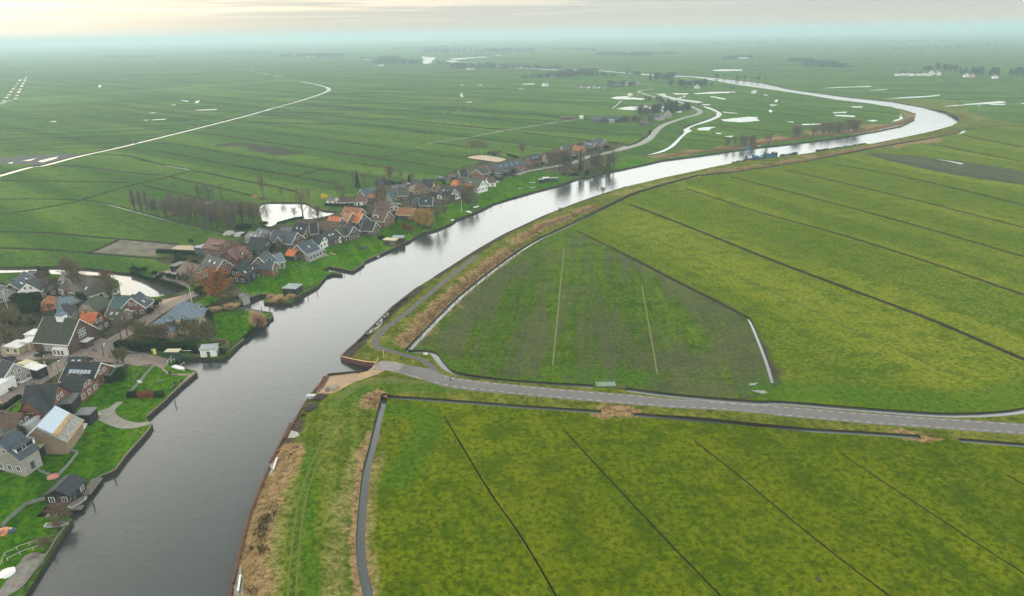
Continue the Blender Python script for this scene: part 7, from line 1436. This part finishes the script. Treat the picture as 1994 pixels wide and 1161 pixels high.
for i,(u,v,lab) in enumerate(((600,880,'leftmost pale step block on the lawn of the slate house'),(690,865,'pale path slab on the middle lawn'),(870,800,'brown path slab right of the middle lawn'),(520,915,'grey stair up the bank of the lawn'),(300,1025,'brown stair on the near lawn'))):
    o = MB().box(-2.2,2.2,-.6,.6,-.2,.12).box(-2.0,2.0,-.45,.45,.121,.2).build('garden_steps', (CONC,WOODN,WOODO,WOODO,WOODO)[i]); o.location = G(*fr('G',[(u,v)])[0]); o.rotation_euler=(0,0,R(-35)); tag(o, lab, 'garden steps')

# footbridge rail and field bridges at the ditch crossings
def deck(f, u, v, L, W, rz, mat, label, z=.05):
    a = G(*fr(f,[(u,v)])[0]); root = empty('footbridge', a, R(rz), label, 'footbridge'); MB().box(-L/2,L/2,-W/2,W/2,z-.2,z+.1).build('planks', mat, root)
    for y in (-W/2+.08, W/2-.08): MB().bar((-L/2,y,.9),(L/2,y,.9),.05).bar((-L/2,y,0),(-L/2,y,.9),.05).bar((L/2,y,0),(L/2,y,.9),.05).build('railing', mat, root)
deck('R',1048,862,6.5,3.0,0,simple('green_grey_paint',(.20,.27,.20)),'pale green field gate bridge between road and wet field')
deck('K',1392,314,5,3,40,WOODO,'narrow bridge over the creek in the bend')

# people at the church square
def person(f, u, v, top, low, label, rz=0):
    x, y, z = G(*fr(f,[(u,v)])[0]); sk = NT('skin_'+str(len(MAT))); skin = sk.done((.42,.26,.19), .6)
    bm = bmesh.new(); J = [(0,0,.92,.13),(0,0,1.15,.12),(0,0,1.42,.145),(0,0,1.52,.06),(0,0,1.60,.085),(0,0,1.74,.07),(.1,0,.86,.09),(.12,.05,.48,.065),(.12,-.02,.08,.045),(.12,.12,.04,.04),(-.1,0,.86,.09),(-.12,-.08,.48,.065),(-.12,-.2,.1,.045),(-.12,-.08,.04,.04),(.2,0,1.40,.06),(.26,-.03,1.12,.045),(.27,.06,.9,.035),(-.2,0,1.40,.06),(-.26,.03,1.12,.045),(-.27,.1,.9,.035)]
    E2 = [(0,1),(1,2),(2,3),(3,4),(4,5),(0,6),(6,7),(7,8),(8,9),(0,10),(10,11),(11,12),(12,13),(2,14),(14,15),(15,16),(2,17),(17,18),(18,19)]
    me = bpy.data.meshes.new('person'); me.from_pydata([j[:3] for j in J], E2, []); o = bpy.data.objects.new('person', me); COL.objects.link(o)
    sm = o.modifiers.new('skin', 'SKIN'); 
    for i, j in enumerate(J): me.skin_vertices[0].data[i].radius = (j[3], j[3])
    me.skin_vertices[0].data[0].use_root = True; o.modifiers.new('sub', 'SUBSURF').levels = 1; me.materials.append(top)
    o.location = (x, y, z); o.rotation_euler = (0,0,rz); tag(o, label, 'person')
    MB().bar((0,0,1.66),(0,0,1.80),.098,.07,8).build('hair', DARKM, o)
    MB().bar((.1,.0,.9),(.12,.05,.48),.10,.08,7).bar((.12,.05,.48),(.12,-.02,.08),.08,.06,7).bar((-.1,0,.9),(-.12,-.08,.48),.10,.08,7).bar((-.12,-.08,.48),(-.12,-.2,.1),.08,.06,7).build('trousers', low, o)
person('A', 965, 1085, CC['black'], CC['blue'], 'left of two people in dark clothes walking by the church'); person('A', 990, 1085, CC['grey'], CC['black'], 'right of two people in dark clothes walking by the church', 1.0)
person('E', 655, 340, simple('pink_coat',(.5,.2,.2)), CC['grey'], 'person in a pinkish coat waiting at the ferry ramp'); person('T', 447, 108, simple('blue_coat',(.08,.15,.35)), CC['black'], 'person in blue on the road beyond the far ferry ramp')

# dredging barge at the far bank
def wp(u, v, z=WATER_Z): return Vector((*P(*fr('L', [(u, v)])[0], z), z))
A_, B_ = wp(262,694), wp(440,676); d = (B_ - A_); LB = d.length * .92; rz = math.atan2(d.y, d.x); c = (A_ + B_) / 2
print('barge', LB, c)
BLUE = simple('blue_steel', (.020,.10,.20), (.03,.13,.24), 1.5, .5, .4); DBL = simple('dark_blue_steel', (.012,.035,.07), (.02,.05,.09))
bg = empty('dredging_barge', tuple(c), rz, 'blue dredging barge with cabins moored at the far bank', 'barge'); k = LB / 60
MB().hexa([(-LB*.48,-5,-.5),(LB*.48,-5,-.5),(LB*.48,5,-.5),(-LB*.48,5,-.5)],[(-LB/2,-5.4,1.5),(LB/2,-5.4,1.5),(LB/2,5.4,1.5),(-LB/2,5.4,1.5)]).build('hull', DBL, bg)
for i,(x0,x1,y0,y1,h,mt) in enumerate(((.02,.14,-3,3,5.2,BLUE),(.15,.30,-3.5,3,4.2,BLUE),(.32,.42,-2.5,2.5,5.8,DBL),(-.12,0,-3,2,3.6,DBL),(-.26,-.15,-3,3,3.2,BLUE))):
    c_ = MB().box(x0*LB,x1*LB,y0,y1,1.51,h).build('deck_house', mt, bg); MB().box(x0*LB-.2,x1*LB+.2,y0-.2,y1+.2,h+.005,h+.2).build('deck_house_roof', RF['lightgrey'] if i in (2,4) else DBL, c_)
    for q in range(3): xx = x0*LB + (x1-x0)*LB*(q+.5)/3; MB().box(xx-.5,xx+.5,y0-.06,y0-.002,h-1.4,h-.6).build('window', PANE, c_)
for s_ in range(6): MB().bar((-LB*.45+s_*LB*.18,-5.1,1.5),(-LB*.45+s_*LB*.18,-5.1,2.6),.08).build('railing_post', WHITE, bg)
m = MB()                                   # lattice boom
p0, p1 = Vector((-.02*LB, 0, 3.5)), Vector((.30*LB, 3, 24)); dv = (p1-p0).normalized(); n1 = dv.cross(Vector((0,1,0))).normalized()*.6; n2 = dv.cross(n1).normalized()*.6
for a1, a2 in ((1,1),(1,-1),(-1,1),(-1,-1)): m.bar(p0+n1*a1+n2*a2, p1+n1*a1*.4+n2*a2*.4, .16,.12,4)
for q in range(12): s0, s1 = q/12, (q+1)/12; m.bar(p0.lerp(p1,s0)+n1, p0.lerp(p1,s1)-n1*.9, .1,.1,4); m.bar(p0.lerp(p1,s0)+n2, p0.lerp(p1,s1)-n2*.9, .1,.1,4)
m.build('crane_boom', DBL, bg)
ex = empty('excavator', tuple(c + Vector((math.cos(rz), math.sin(rz), 0)) * (-LB*.36) + Vector((0,0,1.55))), rz, 'blue excavator with raised arm on the front of the barge', 'excavator')
MB().box(-2.5,2.5,-1.8,1.8,.01,1.1).build('undercarriage', DARKM, ex); MB().hexa([(-2.4,-1.6,1.12),(2.6,-1.6,1.12),(2.6,1.6,1.12),(-2.4,1.6,1.12)],[(-2.2,-1.5,3.0),(2.4,-1.5,3.0),(2.4,1.5,3.0),(-2.2,1.5,3.0)]).build('engine_house', BLUE, ex)
cb = MB().box(-3.6,-2.25,-1.5,.1,1.2,4.0).build('cab', BLUE, ex); MB().box(-3.66,-3.605,-1.3,0,2.2,3.8).build('window', PANE, cb)
MB().hexa([(-2.6,.2,2.2),(-1.8,.2,2.2),(-1.8,.9,2.2),(-2.6,.9,2.2)],[(-9.4,.2,12.6),(-8.4,.2,13.2),(-8.4,.9,13.2),(-9.4,.9,12.6)]).build('boom', BLUE, ex)
MB().hexa([(-10.2,.25,3.2),(-9.6,.25,3.2),(-9.6,.85,3.2),(-10.2,.85,3.2)],[(-9.6,.25,12.9),(-8.4,.25,12.9),(-8.4,.85,12.9),(-9.6,.85,12.9)]).build('stick', BLUE, ex); MB().hexa([(-11,-.2,.9),(-8.9,-.2,.9),(-8.9,1.3,.9),(-11,1.3,.9)],[(-10.4,0,3.3),(-9.4,0,3.3),(-9.4,1.1,3.3),(-10.4,1.1,3.3)]).build('bucket', DARKM, ex)
wb = wp(258,686); o = boat('L',258,687,282,690,11,4.5,DARKM,'dark workboat with mast in front of the barge', cabin=False, name='workboat'); MB().bar((-3,0,.6),(-3,0,6.5),.18,.1).build('mast', DARKM, o)
boat('L',322,606,340,603,8,3,WHITE,'white boat at the far bank behind the dredger', deck=WHITE, cabin=True)
for i,(a,b) in enumerate((((452,662),(490,657)),((492,656),(525,651)),((527,652),(555,648)),((680,632),(760,622)),((770,620),(840,610)),((850,610),(900,602)),((905,602),(995,586)),((150,708),(235,694)))):
    p, q = wp(*a), wp(*b); L_ = (q-p).length; random.seed(i+3); m = MB(); n = max(3, int(L_/3))
    for s_ in range(n):
        x = L_*(s_+.5)/n; r_ = random.uniform(1.2,2.4); hh = random.uniform(.8,1.8); m.hexa([(x-r_,-1.2,-.3),(x+r_,-1.3,-.3),(x+r_*.9,1.4,-.3),(x-r_,1.2,-.3)],[(x-r_*.4,-.5,hh+.02*s_),(x+r_*.5,-.6,hh),(x+r_*.4,.5,hh*.9),(x-r_*.5,.6,hh)])
    o = m.build('spoil_bank', peat); o.location = p; o.rotation_euler = (0,0,math.atan2(q.y-p.y,q.x-p.x)); tag(o, ('first','second','third','fourth','fifth','sixth','seventh','nearest')[i] + ' heap of dark dredged spoil along the bank by the barge', 'spoil heap')

# road markings: broken lines near both edges, lying on the road
MK = simple('worn_marking', (.42,.30,.25), (.50,.40,.34), .6, .85, .15)
rw = np.array(ROAD_W); dd = np.gradient(rw, axis=0); dd /= np.linalg.norm(dd, axis=1)[:, None]; nn = np.stack([-dd[:,1], dd[:,0]], 1); m = MB()
seg = np.concatenate([[0], np.cumsum(np.linalg.norm(np.diff(rw, axis=0), axis=1))]); 
def at_s(s): return np.array([np.interp(s, seg, rw[:,0]), np.interp(s, seg, rw[:,1])]), np.array([np.interp(s, seg, nn[:,0]), np.interp(s, seg, nn[:,1])])
s = 16.0
while s < seg[-1] - 2:
    for off in (-2.35, 2.35):
        (a, na), (b, nb_) = at_s(s), at_s(s + 1.6); q = [a + na*(off-.13), b + nb_*(off-.13), b + nb_*(off+.13), a + na*(off+.13)]
        m.face([(x, y, hz(x, y) + .03) for x, y in q][::1])
    s += 3.2
o = m.build('road_markings', MK); o['kind'] = 'structure'
# ------------------------------------------------------------------ haze
hm = bpy.data.materials.new('haze_air'); hm.use_nodes = True
hn = hm.node_tree.nodes; hn.clear(); ho = hn.new('ShaderNodeOutputMaterial'); hv = hn.new('ShaderNodeVolumePrincipled')
hv.inputs['Color'].default_value = (0.46, 0.62, 0.665, 1); hv.inputs['Density'].default_value = 0.00020; hv.inputs['Anisotropy'].default_value = 0.25
hm.node_tree.links.new(hv.outputs[0], ho.inputs['Volume'])
bm = bmesh.new(); bmesh.ops.create_cube(bm, size=1.0, matrix=Matrix.Translation((0, 29500, 69)) @ Matrix.Diagonal((124000, 65000, 144, 1)))
me = bpy.data.meshes.new('haze'); bm.to_mesh(me); bm.free(); me.materials.append(hm)
haze = bpy.data.objects.new('haze', me); COL.objects.link(haze); haze['kind'] = 'stuff'
